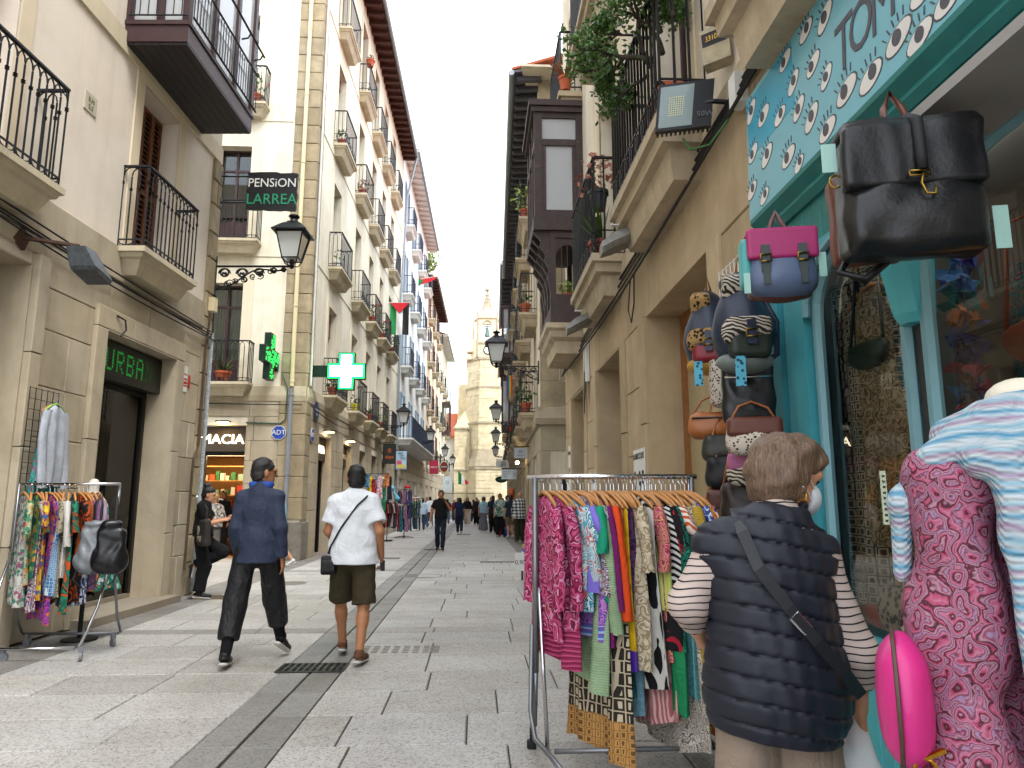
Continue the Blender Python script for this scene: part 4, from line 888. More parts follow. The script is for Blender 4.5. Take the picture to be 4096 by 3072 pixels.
for u in (52, 53.1, 54.3): m.box(u, u + .1, .7, .8, 8.4, 11)
for n_ in (.1,): m.box(52, 52.1, n_, n_ + .1, 8.4, 11)
ori = m.build('oriel', oakb, b5); MB(B2).box(52.1, 54.3, .72, .73, 8.4, 11).build('pane', glass, ori); MB(B2).box(52.04, 52.05, .2, .7, 8.4, 11).build('pane', glass, ori)
# a lower house and red roof closing the street by the church
hx = Ax((0, 84, 0)); r = empty('end_house', (-5, 84, 0), 'far white house with red tiled roof closing the street left of the church', 'building')
m = MB(hx); wall_holes(m, -9, -2.6, 0, 9, [(-6.6 + 1.9 * i, -5.7 + 1.9 * i, z, z + 1.5) for i in range(3) for z in (2.2, 5.0)], -.2); m.build('wall', plas3, r)
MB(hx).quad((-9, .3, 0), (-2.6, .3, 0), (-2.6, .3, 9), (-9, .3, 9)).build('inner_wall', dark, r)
MB(hx).rings([[(-9.3, -.5, 8.9), (-2.4, -.5, 8.9), (-2.4, -.5, 9.1), (-9.3, -.5, 9.1)], [(-9.3, 5, 12.3), (-2.4, 5, 12.3), (-2.4, 5, 12.5), (-9.3, 5, 12.5)]]).build('roof', terra, r)
for i in range(3):
    for z in (2.2, 5.0): window(hx, r, -6.6 + 1.9 * i, -5.7 + 1.9 * i, z, z + 1.5, .1, white)
for (u, n0, z, arm, lb) in ((24.5, .05, 5.0, 1.15, 'lantern on the white house, second along the left side'), (38.0, .05, 5.0, 1.2, 'lantern on the peach house, third along the left side'), (50, .05, 5.0, 1.2, 'lantern nearest the church on the left side')): lantern(B2, u, n0, z, arm, lb, 1.15, .1)
# roof garden bush
m = MB(); 
for _ in range(9): leaves(m, B2.p(34.5 + R.uniform(0, 3), -.6 + R.uniform(-.5, .9), 18.9 + R.uniform(0, 1.6)), .8, 120, .22)
rb = empty('roof_shrub', B2.p(35, -.4, 18.2), 'green shrub growing on the roof of the peach house', 'shrub'); m.build('foliage', leaf3, rb)

# ------------------------------------------------------------ church tower at the end of the street
cst = M('church_stone', 'd9ccab', .9, var=.16, scale=1.2, bump=.6, bscale=14, bd=.03, stain=.35, stc='8d7a52', streak=.25); cstd = M('church_stone_dark', 'a89c84', .9, var=.2, scale=1.5, bump=.6, bscale=14, bd=.03, stain=.4, stc='5e5341')
ch = empty('church_tower', (1.3, 80, 0), 'old stone church tower with bell, clock and spire at street end', 'church')
YT = 78.0
def ring6(x0, x1, s_, z): # front face from x0 to x1 at YT - s_, sides raked back
    w = 1.45; return [(x0 - w, YT + 2.2, z), (x0, YT - s_, z), (x1, YT - s_, z), (x1 + w, YT + 2.2, z), (x1 + w, YT + 7, z), (x0 - w, YT + 7, z)]
for (za, zb_, g0, mt) in ((0, 5.0, .35, cst), (5.0, 5.3, .5, cstd), (5.3, 10.0, .12, cst), (10.0, 10.25, .25, cstd), (10.25, 14.0, .05, cst), (14.0, 14.2, .14, cstd), (14.2, 17.2, .0, cst), (17.2, 17.5, .14, cstd)):
    MB().rings([ring6(.3 - g0, 2.3 + g0, g0, za), ring6(.3 - g0, 2.3 + g0, g0, zb_)]).build('tower_shaft' if zb_ - za > .6 else 'string_course', mt, ch)
MB().rings([ring6(-.2, 2.8, .55, 5.3), ring6(.2, 2.4, .14, 7.2)]).build('weathering', cstd, ch)
def courses(mb, A, B_, z0, z1, h=.42, bw=.95, out=.03):
    A, B_ = V(A), V(B_); d = (B_ - A); L = d.length; d.normalize(); nrm = V((d.y, -d.x, 0)); z = z0; k = 0
    while z < z1 - .1:
        u = -R.uniform(0, bw)
        while u < L:
            ub = u + bw * R.uniform(.7, 1.3); a, b = max(u, 0) + .012, min(ub, L) - .012; o_ = out + R.uniform(-.015, .02)
            if b - a > .08:
                q = [A + d * a, A + d * b]; mb.add([tuple(q[0] + V((0, 0, z + .012))), tuple(q[1] + V((0, 0, z + .012))), tuple(q[1] + V((0, 0, min(z + h, z1) - .012))), tuple(q[0] + V((0, 0, min(z + h, z1) - .012)))] + [tuple(q[0] + nrm * o_ + V((0, 0, z + .012))), tuple(q[1] + nrm * o_ + V((0, 0, z + .012))), tuple(q[1] + nrm * o_ + V((0, 0, min(z + h, z1) - .012))), tuple(q[0] + nrm * o_ + V((0, 0, min(z + h, z1) - .012)))], [(4, 5, 6, 7), (0, 1, 5, 4), (1, 2, 6, 5), (2, 3, 7, 6), (3, 0, 4, 7)])
            u = ub
        z += h
m = MB(); md = MB()
for (za, zb_, g0) in ((0, 5.0, .35), (7.2, 10.0, .12), (10.25, 14, .05), (14.2, 17.2, 0)):
    r6 = ring6(.3 - g0, 2.3 + g0, g0, 0)
    for i in range(3): courses(m, r6[i], r6[i + 1], za, zb_)
tag(m.build('masonry', cst, ch), kind='stuff')
# parapet with merlons on the left, belfry stage, gables, spire
m = MB()
for i in range(7): t = i / 7; m.box(-1.15 + .2 * i, -1.05 + .2 * i, YT + 2.2 - .3 * i - .1, YT + 2.2 - .3 * i + .15, 17.5, 18.3)
m.box(-1.2, .1, YT + .9, YT + 2.3, 17.4, 17.75); m.box(-1.2, .1, YT + .85, YT + 2.3, 18.25, 18.4); m.build('parapet', cst, ch)
bx0, bx1, by = -.05, 2.2, YT
m = MB(Ax()); wall_holes(m, bx0, bx1, 17.5, 22.0, [(.62, 1.53, 19.6, 21.3)], -.5, by); m.build('belfry', cst, ch)
m = MB(); m.rings([[(bx0, by + .004, z), (bx0 - .7, by + 1.6, z), (bx0 - .7, by + 2.6, z), (bx1 + .7, by + 2.6, z), (bx1 + .7, by + 1.6, z), (bx1, by + .004, z)] for z in (17.5, 19.55)]); m.box(bx0, .45, by + .02, by + 2.2, 19.55, 22); m.box(1.7, bx1, by + .02, by + 2.2, 19.55, 22); m.box(bx0 - .6, bx0 - .3, by + 1.2, by + 1.6, 19.55, 22); m.box(bx1 + .3, bx1 + .6, by + 1.2, by + 1.6, 19.55, 22); m.build('belfry_pier', cst, ch)
m = MB(); m.box(bx0 - .1, bx1 + .1, by - .1, by + .3, 19.0, 19.2); m.box(bx0 - .1, bx1 + .1, by - .08, by + .3, 21.9, 22.05)
m.tube([(.62, by - .03, 21.2)] + [(1.075 - .455 * math.cos(pi * i / 8), by - .03, 21.25 + .45 * math.sin(pi * i / 8)) for i in range(9)] + [(1.53, by - .03, 21.2)], .07, 5)
for x in (bx0, bx1): m.tube([(x, by - .05, 17.5), (x, by - .05, 22.4)], .12, 6); m.lathe([(.12, 22.4), (.16, 22.5), (.05, 23.0), (.1, 23.1), (0, 23.2)], (x, by - .05), 6)
m.build('mouldings', cstd, ch)
m = MB(); m.prism([(bx0 - .1, 22.0), (bx1 + .1, 22.0), (1.075, 23.4)], by - .12, by + .25); m.rings([[(bx0, by + .05, 22), (bx1, by + .05, 22), (bx1 + .6, by + 2, 22), (bx0 - .6, by + 2, 22)], [(1.0, by + .7, 23.6), (1.15, by + .7, 23.6), (1.15, by + 1.2, 23.6), (1.0, by + 1.2, 23.6)]]); m.build('gable', cst, ch)
m = MB(); m.lathe([(.75, 22.6), (.12, 25.2), (.1, 25.3), (.3, 25.45), (.32, 25.6), (.1, 25.65)], (1.07, by + .9), 8)
for i in range(8):
    for j in range(6): a = 2 * pi * i / 8; rr = .75 - .1 * j; m.ball((1.07 + rr * math.cos(a), by + .9 + rr * math.sin(a), 22.75 + .42 * j), .07, 5)
m.build('spire', cstd, ch)
m = MB(); m.lathe([(.02, 21.0), (.16, 20.95), (.2, 20.6), (.24, 20.2), (.36, 19.95), (.34, 19.93)], (1.075, by + .35), 14); m.tube([(1.075, by + .35, 21), (1.075, by + .35, 21.3)], .04, 6); m.tube([(.6, by + .35, 21.1), (1.55, by + .35, 21.1)], .06, 6); m.build('bell', M('bronze_green', '5f7a70', .6, .5, var=.2), ch, smooth=True)
ck = Ax((1.2, by - .02, 18.3)); m = MB(ck); m.rings([[(.5 * math.cos(2 * pi * i / 24), d, .5 * math.sin(2 * pi * i / 24)) for i in range(24)] for d in (-.06, .02)]); cf = m.build('clock_face', white, ch)
m = MB(ck); m.tube([(.5 * math.cos(2 * pi * i / 24), -.06, .5 * math.sin(2 * pi * i / 24)) for i in range(24)], .05, 5, closed=True); m.box(-.02, .02, -.085, -.075, 0, .36); m.rings([[(0, -.08, -.02), (.26, -.08, .18), (.24, -.08, .22), (-.02, -.08, .02)], [(0, -.07, -.02), (.26, -.07, .18), (.24, -.07, .22), (-.02, -.07, .02)]])
for i in range(12): a = 2 * pi * i / 12; m.box(.42 * math.cos(a) - .02, .42 * math.cos(a) + .02, -.075, -.065, .42 * math.sin(a) - .04, .42 * math.sin(a) + .04)
m.build('clock_hands', black, cf)
# apse to the left and right with pointed arch
def pointed(x, z0, w, h, n=8): return [(x - w / 2, z0), (x - w / 2, z0 + h * .45)] + [(x - w / 2 + w / 2 * (i / n), z0 + h * (.45 + .55 * math.sin(pi / 2 * (i / n) ** .8))) for i in range(1, n + 1)] + [(x + w / 2 - w / 2 * (i / n), z0 + h * (.45 + .55 * math.sin(pi / 2 * ((n - i) / n) ** .8))) for i in range(1, n + 1)] + [(x + w / 2, z0)]
m = MB(); m.box(-2.5, -.9, 79.5, 86, 0, 9.6); m.rings([[(-2.6, 79.3, 9.6), (-.85, 79.3, 9.6), (-.85, 86, 9.6), (-2.6, 86, 9.6)], [(-1.2, 80.5, 12), (-.85, 80.5, 12), (-.85, 86, 12), (-1.2, 86, 12)]]); m.box(2.5, 14, 81.5, 95, 0, 17); m.box(-2.3, 2.5, 84.6, 95, 0, 15.5); m.build('apse', cst, ch)
m = MB(); 
courses(m, (-2.5, 79.48, 0), (-.95, 79.48, 0), 0, 9.6); courses(m, (2.5, 81.48, 0), (9, 81.48, 0), 0, 17); tag(m.build('masonry', cst, ch), kind='stuff')
m = MB(); m.box(-2.6, -.8, 79.35, 79.5, 4.9, 5.1); m.box(-2.65, -.75, 79.3, 79.6, 9.5, 9.7)
for (x, yy) in ((-.55, 79.0),): 
    for k in range(3):
        P = pointed(x, 5.1, .9 - .22 * k, 4.6 - .35 * k); m.tube([(a, yy + .12 * k, b) for a, b in P], .07, 5)
for k in range(3):
    P = pointed(3.6, 4.5, 1.7 - .3 * k, 5.5 - .3 * k); m.tube([(a, 81.35 + .1 * k, b) for a, b in P], .09, 5)
m.build('pointed_arch', cstd, ch); dd = MB(); dd.prism(pointed(3.2, 0, .9, 3.2), 81.3, 81.5); dd.build('church_door', M('old_door', '3a3026', .8), ch)
fn = empty('iron_fence', (-1.5, 74, 0), 'black iron railings in front of the church', 'fence'); m = MB()
for i in range(46): x = -3.4 + i * .115; m.tube([(x, 74, 0), (x, 74, 2.5)], .016, 4)
for z in (.3, 2.3): m.box(-3.4, 1.8, 73.98, 74.02, z, z + .05)
tag(m.build('railings', ironB, fn), kind='stuff')
# ------------------------------------------------------------ right: building over the bag shop
R1 = Fr(1.85, 0, 0, 'R'); r1 = empty('right_house', R1.p(5, 0, 0), 'tan stone house on the right with balconies, oriel and turquoise shop', 'building')
dR = [(5.3, 7.4, 0, 3.42), (8.75, 10.53, 0, 3.4), (11.84, 13.4, 0, 3.38)]; shopH = (.4, 4.22, 0, 3.15)
wR = [(5.65, 6.85, 4.52, 7.3), (8.9, 10.05, 4.52, 7.3), (2.4, 3.5, 4.52, 7.3), (8.75, 9.95, 8.4, 10.9), (12.0, 13.2, 8.75, 11.2), (5.65, 6.85, 8.4, 10.9), (12.1, 13.1, 4.6, 7.6)]
shell(R1, r1, -6, 14.4, 14, dR + [shopH] + wR, plasR, depth=.42, back=1.5)
blocks(R1, r1, 4.25, 14.42, 0, 4.2, [(a - .02, b + .02, c, d + .0) for a, b, c, d in dR], [1.05, .9, .75, .7, .8], 1.5, stoneR, n1=.03, gap=.004)
blocks(R1, r1, -3, 4.25, 3.25, 4.2, [], [.5, .48], 1.6, stoneR, n1=.03)
for a, b, c, d in dR:
    for (p, q) in ((a - .3, a - .02), (b + .02, b + .3)): blocks(R1, r1, p, q, 0, d, [], [1.15, 1.1, 1.2], 1, stoneR, n1=.06, name='door_jamb_stone')
    for (p, q) in ((a - .28, a), (b, b + .28)): pass
    jm = MB(R1); jm.box(a, a + .02, -.42, .03, 0, d); jm.box(b - .02, b, -.42, .03, 0, d); jm.box(a, b, -.42, .03, d - .02, d); jm.build('door_reveal', stoneR, r1)
MB(R1).rings([[(u, -.02, 4.2), (u, .06, 4.22), (u, .05, 4.45), (u, -.02, 4.5)] for u in (-3, 14.44)]).build('string_course', stoneBR, r1)
for a, b, c, d in wR: surround(R1, r1, a, b, c, d, .2, .02, M('tan_surround', 'c8b797', .85, var=.08, streak=.2, stc='8d7a55')); window(R1, r1, a, b, c, d, -.3, oakb, cur=1)
bp = [(0, 0), (0, -.10), (.05, -.11), (.06, -.22), (.13, -.24), (.15, -.40), (.17, -.5)]
balcony(R1, r1, 6.23, 1.95, .38, 4.52, 1.25, 'scroll', bp, stoneBR, ironB, .12, True, .013); balcony(R1, r1, 9.45, 1.95, .38, 4.50, 1.3, 'scroll', bp, stoneBR, ironB, .12, True, .013)
balcony(R1, r1, 2.98, 1.95, .38, 4.50, 1.25, 'scroll', bp, stoneBR, ironB, .12, False, .013); balcony(R1, r1, 9.35, 1.9, .38, 8.4, 1.2, 'plain', bp, stoneBR, ironB, .12, False, .013); balcony(R1, r1, 12.6, 1.7, .38, 8.75, 1.2, 'plain', bp, stoneBR, ironB, .12, False, .012); balcony(R1, r1, 6.23, 1.9, .38, 8.4, 1.2, 'plain', bp, stoneBR, ironB, .12, False, .013)
eave(R1, r1, 4, 14.5, 14.0, .7, MATS['eave_brown'], zinc)
# wooden oriel: open lower stage, glazed upper stage set farther out
ow = M('oriel_brown', '3b2d2b', .6, var=.3, scale=10, bump=.5, bscale=35, wear=.35, wc='75605a')
b = MB(R1); b.rings([[(11.72 + i, -.01, z), (13.5 - i, -.01, z), (13.5 - i, .68 - i, z), (11.72 + i, .68 - i, z)] for i, z in ((0, 4.45), (0, 4.36), (.06, 4.32), (.08, 4.22), (.16, 4.16), (.18, 3.95))]); orl = b.build('oriel', stoneBR, r1)
b = MB(R1); u0, u1, n1 = 11.8, 13.42, .6
b.box(u0, u1, .05, n1, 4.45, 4.75); b.box(u0, u1, 0, n1, 6.0, 6.25)
for u in (u0, 12.3, 12.8, u1 - .1): b.box(u, u + .1, n1 - .1, n1, 4.75, 6.0)
b.box(u0, u0 + .1, .0, .1, 4.75, 6.0); b.box(u1 - .1, u1, .0, .1, 4.75, 6.0)
for k in range(5):                                             # carved brackets under the upper stage
    u = u0 + .02 + k * .37; b.prism_n = None
    P = [(.6, 5.0), (.64, 5.3), (.62, 5.45), (.70, 5.6), (.68, 5.72), (.78, 5.85), (.76, 5.95), (.9, 6.12), (.6, 6.12)]
    b.rings([[(u, n, z) for n, z in P], [(u + .09, n, z) for n, z in P]])
b.build('oriel_lower', ow, orl)
b = MB(R1); A = [(0.1, 4.95), (.1, 5.75)] + [(.3 - .2 * math.cos(pi * i / 10), 5.6 + .28 * math.sin(pi * i / 10)) for i in range(11)] + [(.5, 5.75), (.5, 4.95)]
b.rings([[(u0 + .03, n, z) for n, z in [(.1, 6.0), (.1, 5.6)] + [(.3 - .2 * math.cos(pi * i / 10), 5.6 + .28 * math.sin(pi * i / 10)) for i in range(11)] + [(.5, 5.6), (.5, 6.0)]], [(u0 + .07, n, z) for n, z in [(.1, 6.0), (.1, 5.6)] + [(.3 - .2 * math.cos(pi * i / 10), 5.6 + .28 * math.sin(pi * i / 10)) for i in range(11)] + [(.5, 5.6), (.5, 6.0)]]])
b.box(u0 + .02, u0 + .06, .1, .5, 4.75, 4.98)
for n in (.2, .3, .4): b.tube([(u0 - .01, n, 4.98), (u0 - .01, n, 5.9)], .008, 4)
b.build('arched_screen', ow, orl)
b = MB(R1); U0, U1, N1 = 11.76, 13.46, .87; b.box(U0 - .02, U1, 0, N1 + .02, 6.12, 6.35); b.box(U0 - .08, U1 + .08, 0, N1 + .1, 8.45, 8.56); b.box(U0 - .04, U1 + .04, 0, N1 + .05, 8.35, 8.45)
for (n, w_) in ((0, .12), (N1 - .14, .14)): b.box(U0, U0 + .1, n, n + w_, 6.35, 8.35); b.box(U1 - .1, U1, n, n + w_, 6.35, 8.35)
for u in (12.28, 12.84): b.box(u, u + .08, N1 - .1, N1, 6.35, 8.35)
b.box(U0 + .01, U0 + .09, .12, N1 - .14, 7.72, 7.84); b.box(U0 + .01, U0 + .09, .12, N1 - .14, 6.35, 6.5); b.box(U0 + .01, U0 + .09, .12, N1 - .14, 8.25, 8.35)
b.box(U0 + .02, U0 + .08, .12, .19, 6.5, 7.72); b.box(U0 + .02, U0 + .08, N1 - .21, N1 - .14, 6.5, 7.72)
b.box(U0 + .1, U1 - .1, N1 - .1, N1, 7.72, 7.84); b.build('oriel_upper', ow, orl)
og = GL('oriel_glass', (.85, .88, .9), 1.5, .03, .45, (.8, .82, .84))
MB(R1).box(U0 + .05, U0 + .056, .19, N1 - .21, 6.5, 7.72).build('pane', og, orl); MB(R1).box(U0 + .05, U0 + .056, .12, N1 - .14, 7.84, 8.25).build('pane', og, orl); MB(R1).box(U0 + .1, U1 - .1, N1 - .06, N1 - .054, 6.35, 8.35).build('pane', og, orl)
c = MB(R1); k = 10; c.rings([[(U0 + .14 + .015 * math.sin(i * 2.2), .12 + (N1 - .28) * i / k, z) for i in range(k + 1)] for z in (6.5, 7.75)], cap=False, closed=False); c.build('curtain', curt, orl)
MB(R1).box(U0 + .1, U1 - .1, .03, .06, 6.3, 8.4).build('inner_panel', M('pale_inner', 'b8b4a8', .9), orl)
# doorways
yg = GL('frosted_yellow', (.8, .75, .6), 1.45, .1, .7, (.55, .45, .25))
ek = empty('greengrocer_door', R1.p(6.3, -.35, 0), 'frosted glass shop door with green Eko lettering in wooden frame', 'door')
f = MB(R1); f.box(5.3, 5.42, -.42, -.33, 0, 3.4); f.box(7.28, 7.4, -.42, -.33, 0, 3.4); f.box(5.42, 7.28, -.42, -.33, 3.28, 3.4); f.box(6.3, 6.36, -.42, -.34, 0, 3.28); f.build('frame', wood, ek)
MB(R1).box(5.42, 7.28, -.38, -.37, 0, 3.28).build('pane', yg, ek)
text('Eko', .44, R1, 5.98, -.36, 2.15, M('eko_green', '3f8f62', .6), ek); text('Frutategiak', .17, R1, 6.0, -.36, 1.84, M('eko_dark', '3a3428', .6), ek)
MB(R1).box(5.42, 7.28, -1.3, -1.2, 0, 3.3).build('shop_wall', M('yellow_shop', 'a8894a', .8, var=.2, bump=0), r1)
for (a, b_, c_, d) in dR[1:]:
    f = MB(R1); f.box(a, a + .12, -.42, -.33, 0, d); f.box(b_ - .12, b_, -.42, -.33, 0, d); f.box(a + .12, b_ - .12, -.42, -.33, d - .12, d); f.box((a + b_) / 2 - .04, (a + b_) / 2 + .04, -.42, -.34, 0, d - .12); f = f.build('shop_door', wood, r1); MB(R1).box(a + .12, b_ - .12, -.38, -.374, 0, d - .12).build('pane', glass, f)
def placard(u0, u1, z0, z1, lines, label, n=.05, fr=R1, mat=None):
    g = empty('price_placard', fr.p((u0 + u1) / 2, n, z0), label, 'sign'); MB(fr).box(u0, u1, n - .01, n, z0, z1).build('card', mat or white, g)
    for (tx, sz, z) in lines: text(tx, sz, fr, (u0 + u1) / 2, n + .002, z, black, g, ext=.001, sx=.7)
placard(7.5, 8.02, 1.28, 2.0, [('ALBARICOQUES', .1, 1.92), ('2,95', .42, 1.6)], 'tall white price card reading 2,95 on the pillar', .07)
placard(10.65, 11.05, 1.25, 1.85, [('CIRUELAS', .11, 1.75), ('2,50', .25, 1.5)], 'white price card on second pillar behind clothes rack', .07)
placard(13.5, 13.75, 1.2, 2.5, [('TOMATES', .1, 2.35), ('1,99', .2, 2.0)], 'narrow white price card at far pillar', .07)
g = empty('green_card', R1.p(5.6, -.33, 1.2), 'fluorescent green card on the Eko door behind the bags', 'sign'); MB(R1).box(5.46, 5.72, -.345, -.335, 1.22, 1.52).build('card', EM('fluo_green', '35d02a', .2), g); text('0,90', .12, R1, 5.59, -.332, 1.37, black, g)
# old street luminaires, floodlight, meter box, cables
lum = M('aluminium_weathered', '8d8c86', .7, .3, var=.3, scale=18, bump=.5, bscale=90, stain=.5, stc='3a3936')
def luminaire(u, n, z, L, label):
    g = empty('old_luminaire', R1.p(u, n, z), label, 'street lamp'); d = V((0, .72, .12)).normalized()
    P = [(-.02, .1), (.1, .14), (.35, .19), (.75, .19), (1, .12)]; b = MB(R1); rs = []
    for t, hw_ in P: rs.append([(u - .03 + t * L * -.35 - hw_ * .9, n + .55 * L * t, z - .34 * t - .0), (u - .03 + t * L * -.35 - hw_ * .6, n + .55 * L * t, z - .34 * t + hw_ * .55), (u - .03 + t * L * -.35 + hw_ * .6, n + .55 * L * t, z - .34 * t + hw_ * .55), (u - .03 + t * L * -.35 + hw_ * .9, n + .55 * L * t, z - .34 * t), (u - .03 + t * L * -.35 + hw_ * .7, n + .55 * L * t, z - .34 * t - .06), (u - .03 + t * L * -.35 - hw_ * .7, n + .55 * L * t, z - .34 * t - .06)])
    b.rings(rs); b.build('housing', lum, g, smooth=True)
    b = MB(R1); b.tube([(u, 0, z - .02), (u - .05, n + .1 * L, z + .03)], .045, 8); b.ball((u - .07, n + .16 * L, z + .09), .05, 8); b.build('bracket', ironB, g)
    MB(R1).box(u - .19 * L - .03, u - .19 * L + .03, n + .3 * L, n + .4 * L, z + .0, z + .012).build('sticker', white, g)
luminaire(7.25, .05, 4.3, 1.0, 'weathered grey luminaire under the plant balcony'); luminaire(10.1, .05, 4.15, 1.0, 'weathered grey luminaire lower down beside the oriel base')
fl = empty('floodlight', R1.p(4.9, .4, 4.3), 'black LED floodlight marked 50W fixed by the turquoise sign', 'floodlight'); bk = M('black_aluminium', '18191b', .45, .3, bump=.1)
class Tilt:
    def __init__(s, o, ax, ay, az): s.o = V(o); s.x = V(ax).normalized(); s.y = V(ay).normalized(); s.z = V(az).normalized(); s.U, s.N = s.x, s.y
    def p(s, u, n, z): return s.o + s.x * u + s.y * n + s.z * z
T = Tilt(R1.p(4.76, .34, 4.3), (.95, -.28, .0), (-.25, -.93, -.22), (.06, -.2, 1))
b = MB(T); b.box(-.20, .20, -.05, .03, -.17, .17)
for i in range(12): b.box(-.19 + i * .033, -.175 + i * .033, -.1, -.05, -.18, .18)
b.build('housing', bk, fl); b = MB(T); b.rings([[(-.18, .034, -.15), (.06, .034, -.15), (.06, .034, .15), (-.18, .034, .15)], [(-.13, .036, -.08), (.0, .036, -.08), (.0, .036, .08), (-.13, .036, .08)]]); b.build('reflector', M('reflector_grey', '707a78', .35, .4, var=.05), fl)
b = MB(T); 
for i in range(9):
    for j in range(7): b.box(-.115 + j * .016, -.105 + j * .016, .037, .040, -.07 + i * .016, -.06 + i * .016)
b.build('led_array', M('led_yellow', 'c8c8a0', .4), fl); text('50W', .06, T, .15, .034, -.08, M('grey_ink', '55585a', .6), fl, rot=0)
b = MB(R1); b.tube([(4.75, .3, 4.3), (4.68, .15, 4.3), (4.66, 0, 4.28)], .02, 6); b.build('bracket', bk, fl)
wire(R1, [(4.86, .33, 4.1), (4.8, .3, 3.98), (4.66, .2, 3.95), (4.52, .12, 4.05), (4.45, .06, 4.15)], .008, M('green_wire', '3a6a38', .5), 'green cable looping under the black floodlight')
mb = empty('meter_box', R1.p(4.6, .15, 4.62), 'stained cream box with yellow number 331016', 'box'); T2 = Tilt(R1.p(4.62, .14, 4.72), (.85, -.5, .12), (-.5, -.85, 0), (-.1, -.05, 1))
b = MB(T2); b.box(-.10, .10, -.12, .0, -.13, .13, .0); b.build('case', M('dirty_cream', 'b3a78c', .8, var=.25, scale=14, bump=.4, stain=.5), mb); b = MB(T2); b.box(-.09, .09, 0, .003, .0, .1); b.build('label_plate', black, mb); text('331016', .06, T2, 0, .005, .05, M('yellow_ink', 'd8a82a', .5), mb, sx=.72)
b = MB(R1); b.box(4.34, 4.46, .03, .12, 4.1, 4.32); thing(b, 'junction_box', white, 'small white junction box at the left end of turquoise sign', 'box')
for i in range(4): wire(R1, sag((2.5, .06 + .02 * i, 4.3 - .03 * i), (14.3, .06 + .02 * i, 4.12 - .05 * i), .06 * i, 20), .014, cable, ['uppermost', 'second', 'third', 'lowest'][i] + ' black cable running along the right-hand wall under balconies')
wire(R1, [(7.6, .1, 3.95), (7.55, .12, 3.6), (7.7, .12, 3.42), (7.85, .12, 3.6), (7.8, .1, 3.95)], .009, cable, 'loop of thin black cable below the first grey luminaire'); 
b = MB(R1)
for i in range(6): b.tube([(11.35 + .015 * i, .08, 4.0), (11.3 + .02 * i, .1, 3.2), (11.36, .11, 2.95 - .02 * i), (11.42, .1, 3.2), (11.4, .08, 3.9)], .012, 4)
thing(b, 'cable_coil', cable, 'hanging bundle of black cable between the far doorways', 'cable'); b = MB(R1); b.box(11.2, 11.28, .04, .1, 3.35, 4.0); b.box(11.36, 11.44, .04, .1, 3.35, 4.0); thing(b, 'cable_duct', white, 'pair of white cable ducts beside the second luminaire', 'duct')
# jade plant and other plants on the right balconies
jp = empty('jade_plant', R1.p(6.6, .3, 4.55), 'large jade plant with branches reaching out over the balcony rail', 'plant')
br = MB(); lf = MB(); b0 = R1.p(5.7, .3, 5.3); bark = M('jade_bark', '3a3228', .8, var=.3)
MB(R1).box(5.45, 6.15, .12, .34, 4.54, 4.95).build('planter', terra, jp)
def jleaf(q, d, L):
    s_ = d.cross(V((R.gauss(0, 1), R.gauss(0, 1), R.gauss(0, 1)))).normalized() * L * .33; up = d.cross(s_).normalized() * L * .14; m = q + d * L * .55
    lf.add([tuple(q), tuple(m + s_), tuple(q + d * L), tuple(m - s_), tuple(m + up), tuple(m - up)], [(0, 1, 4), (1, 2, 4), (2, 3, 4), (3, 0, 4), (0, 5, 1), (1, 5, 2), (2, 5, 3), (3, 5, 0)])
def jbranch(q, d, L, r, lev):
    pts = [q]; e = q
    for i in range(5): d = (d + V((R.gauss(0, .22), R.gauss(0, .22), R.gauss(.05, .2)))).normalized(); e = e + d * L / 5; pts.append(e)
    br.tube([tuple(x) for x in pts], [r * (1 - .5 * i / 5) for i in range(6)], 5)
    if lev == 0 or True:
        for x in pts[2:] if lev else pts[1:]:
            for _ in range(11 if lev == 0 else 3): dd = (d * .4 + V((R.gauss(0, 1), R.gauss(0, 1), R.gauss(.3, .8)))).normalized(); jleaf(x + dd * .02 + V((R.gauss(0, .045), R.gauss(0, .045), R.gauss(0, .045))), dd, R.uniform(.04, .07))
    if lev > 0:
        for _ in range(3): jbranch(pts[R.choice((3, 4, 5))], (d + V((R.gauss(0, .7), R.gauss(0, .7), R.gauss(.1, .5)))).normalized(), L * .62, r * .6, lev - 1)
for (o_, d, L, r_) in (((0, 0, 0), (-.8, .05, .35), .48, .03), ((0, .1, 0), (-.5, -.1, .8), .46, .028), ((.05, -.1, 0), (-.1, .1, 1), .5, .028), ((0, -.25, .1), (-.2, -.4, .9), .42, .024), ((0, .2, 0), (-.65, .35, -.1), .36, .02), ((.05, -.45, .1), (.0, -.3, 1), .48, .024), ((0, .1, .3), (-.7, .5, .25), .36, .018)): jbranch(b0 + V(o_), V(d).normalized(), L, r_, 2)
br.build('branches', bark, jp, smooth='all'); lf.build('leaves', leaf2, jp)
pot(R1, 8.75, .28, 5.2, .13, 'trailing plant with pink leaves on the second right balcony', leaf=M('pink_leaf', 'a56a58', .5, var=.5, scale=30, bump=0), lr=.28, ln=80, mat=M('dark_planter', '1c2226', .5)); pot(R1, 8.8, .25, 4.52, .16, 'aloe in a red pot on the second right balcony floor', spiky=True, ln=12, ls=.6, mat=M('red_pot', '7a2420', .5)); pot(R1, 11.95, .3, 4.76, .1, 'small fern inside the oriel lower stage', lr=.15, ln=40, leaf=leaf3); pot(R1, 11.75, .3, 8.77, .12, 'dry spiky plant on the high balcony over the oriel', spiky=True, ln=40, ls=.5, leaf=M('dry_agave', '8a5a3c', .8))

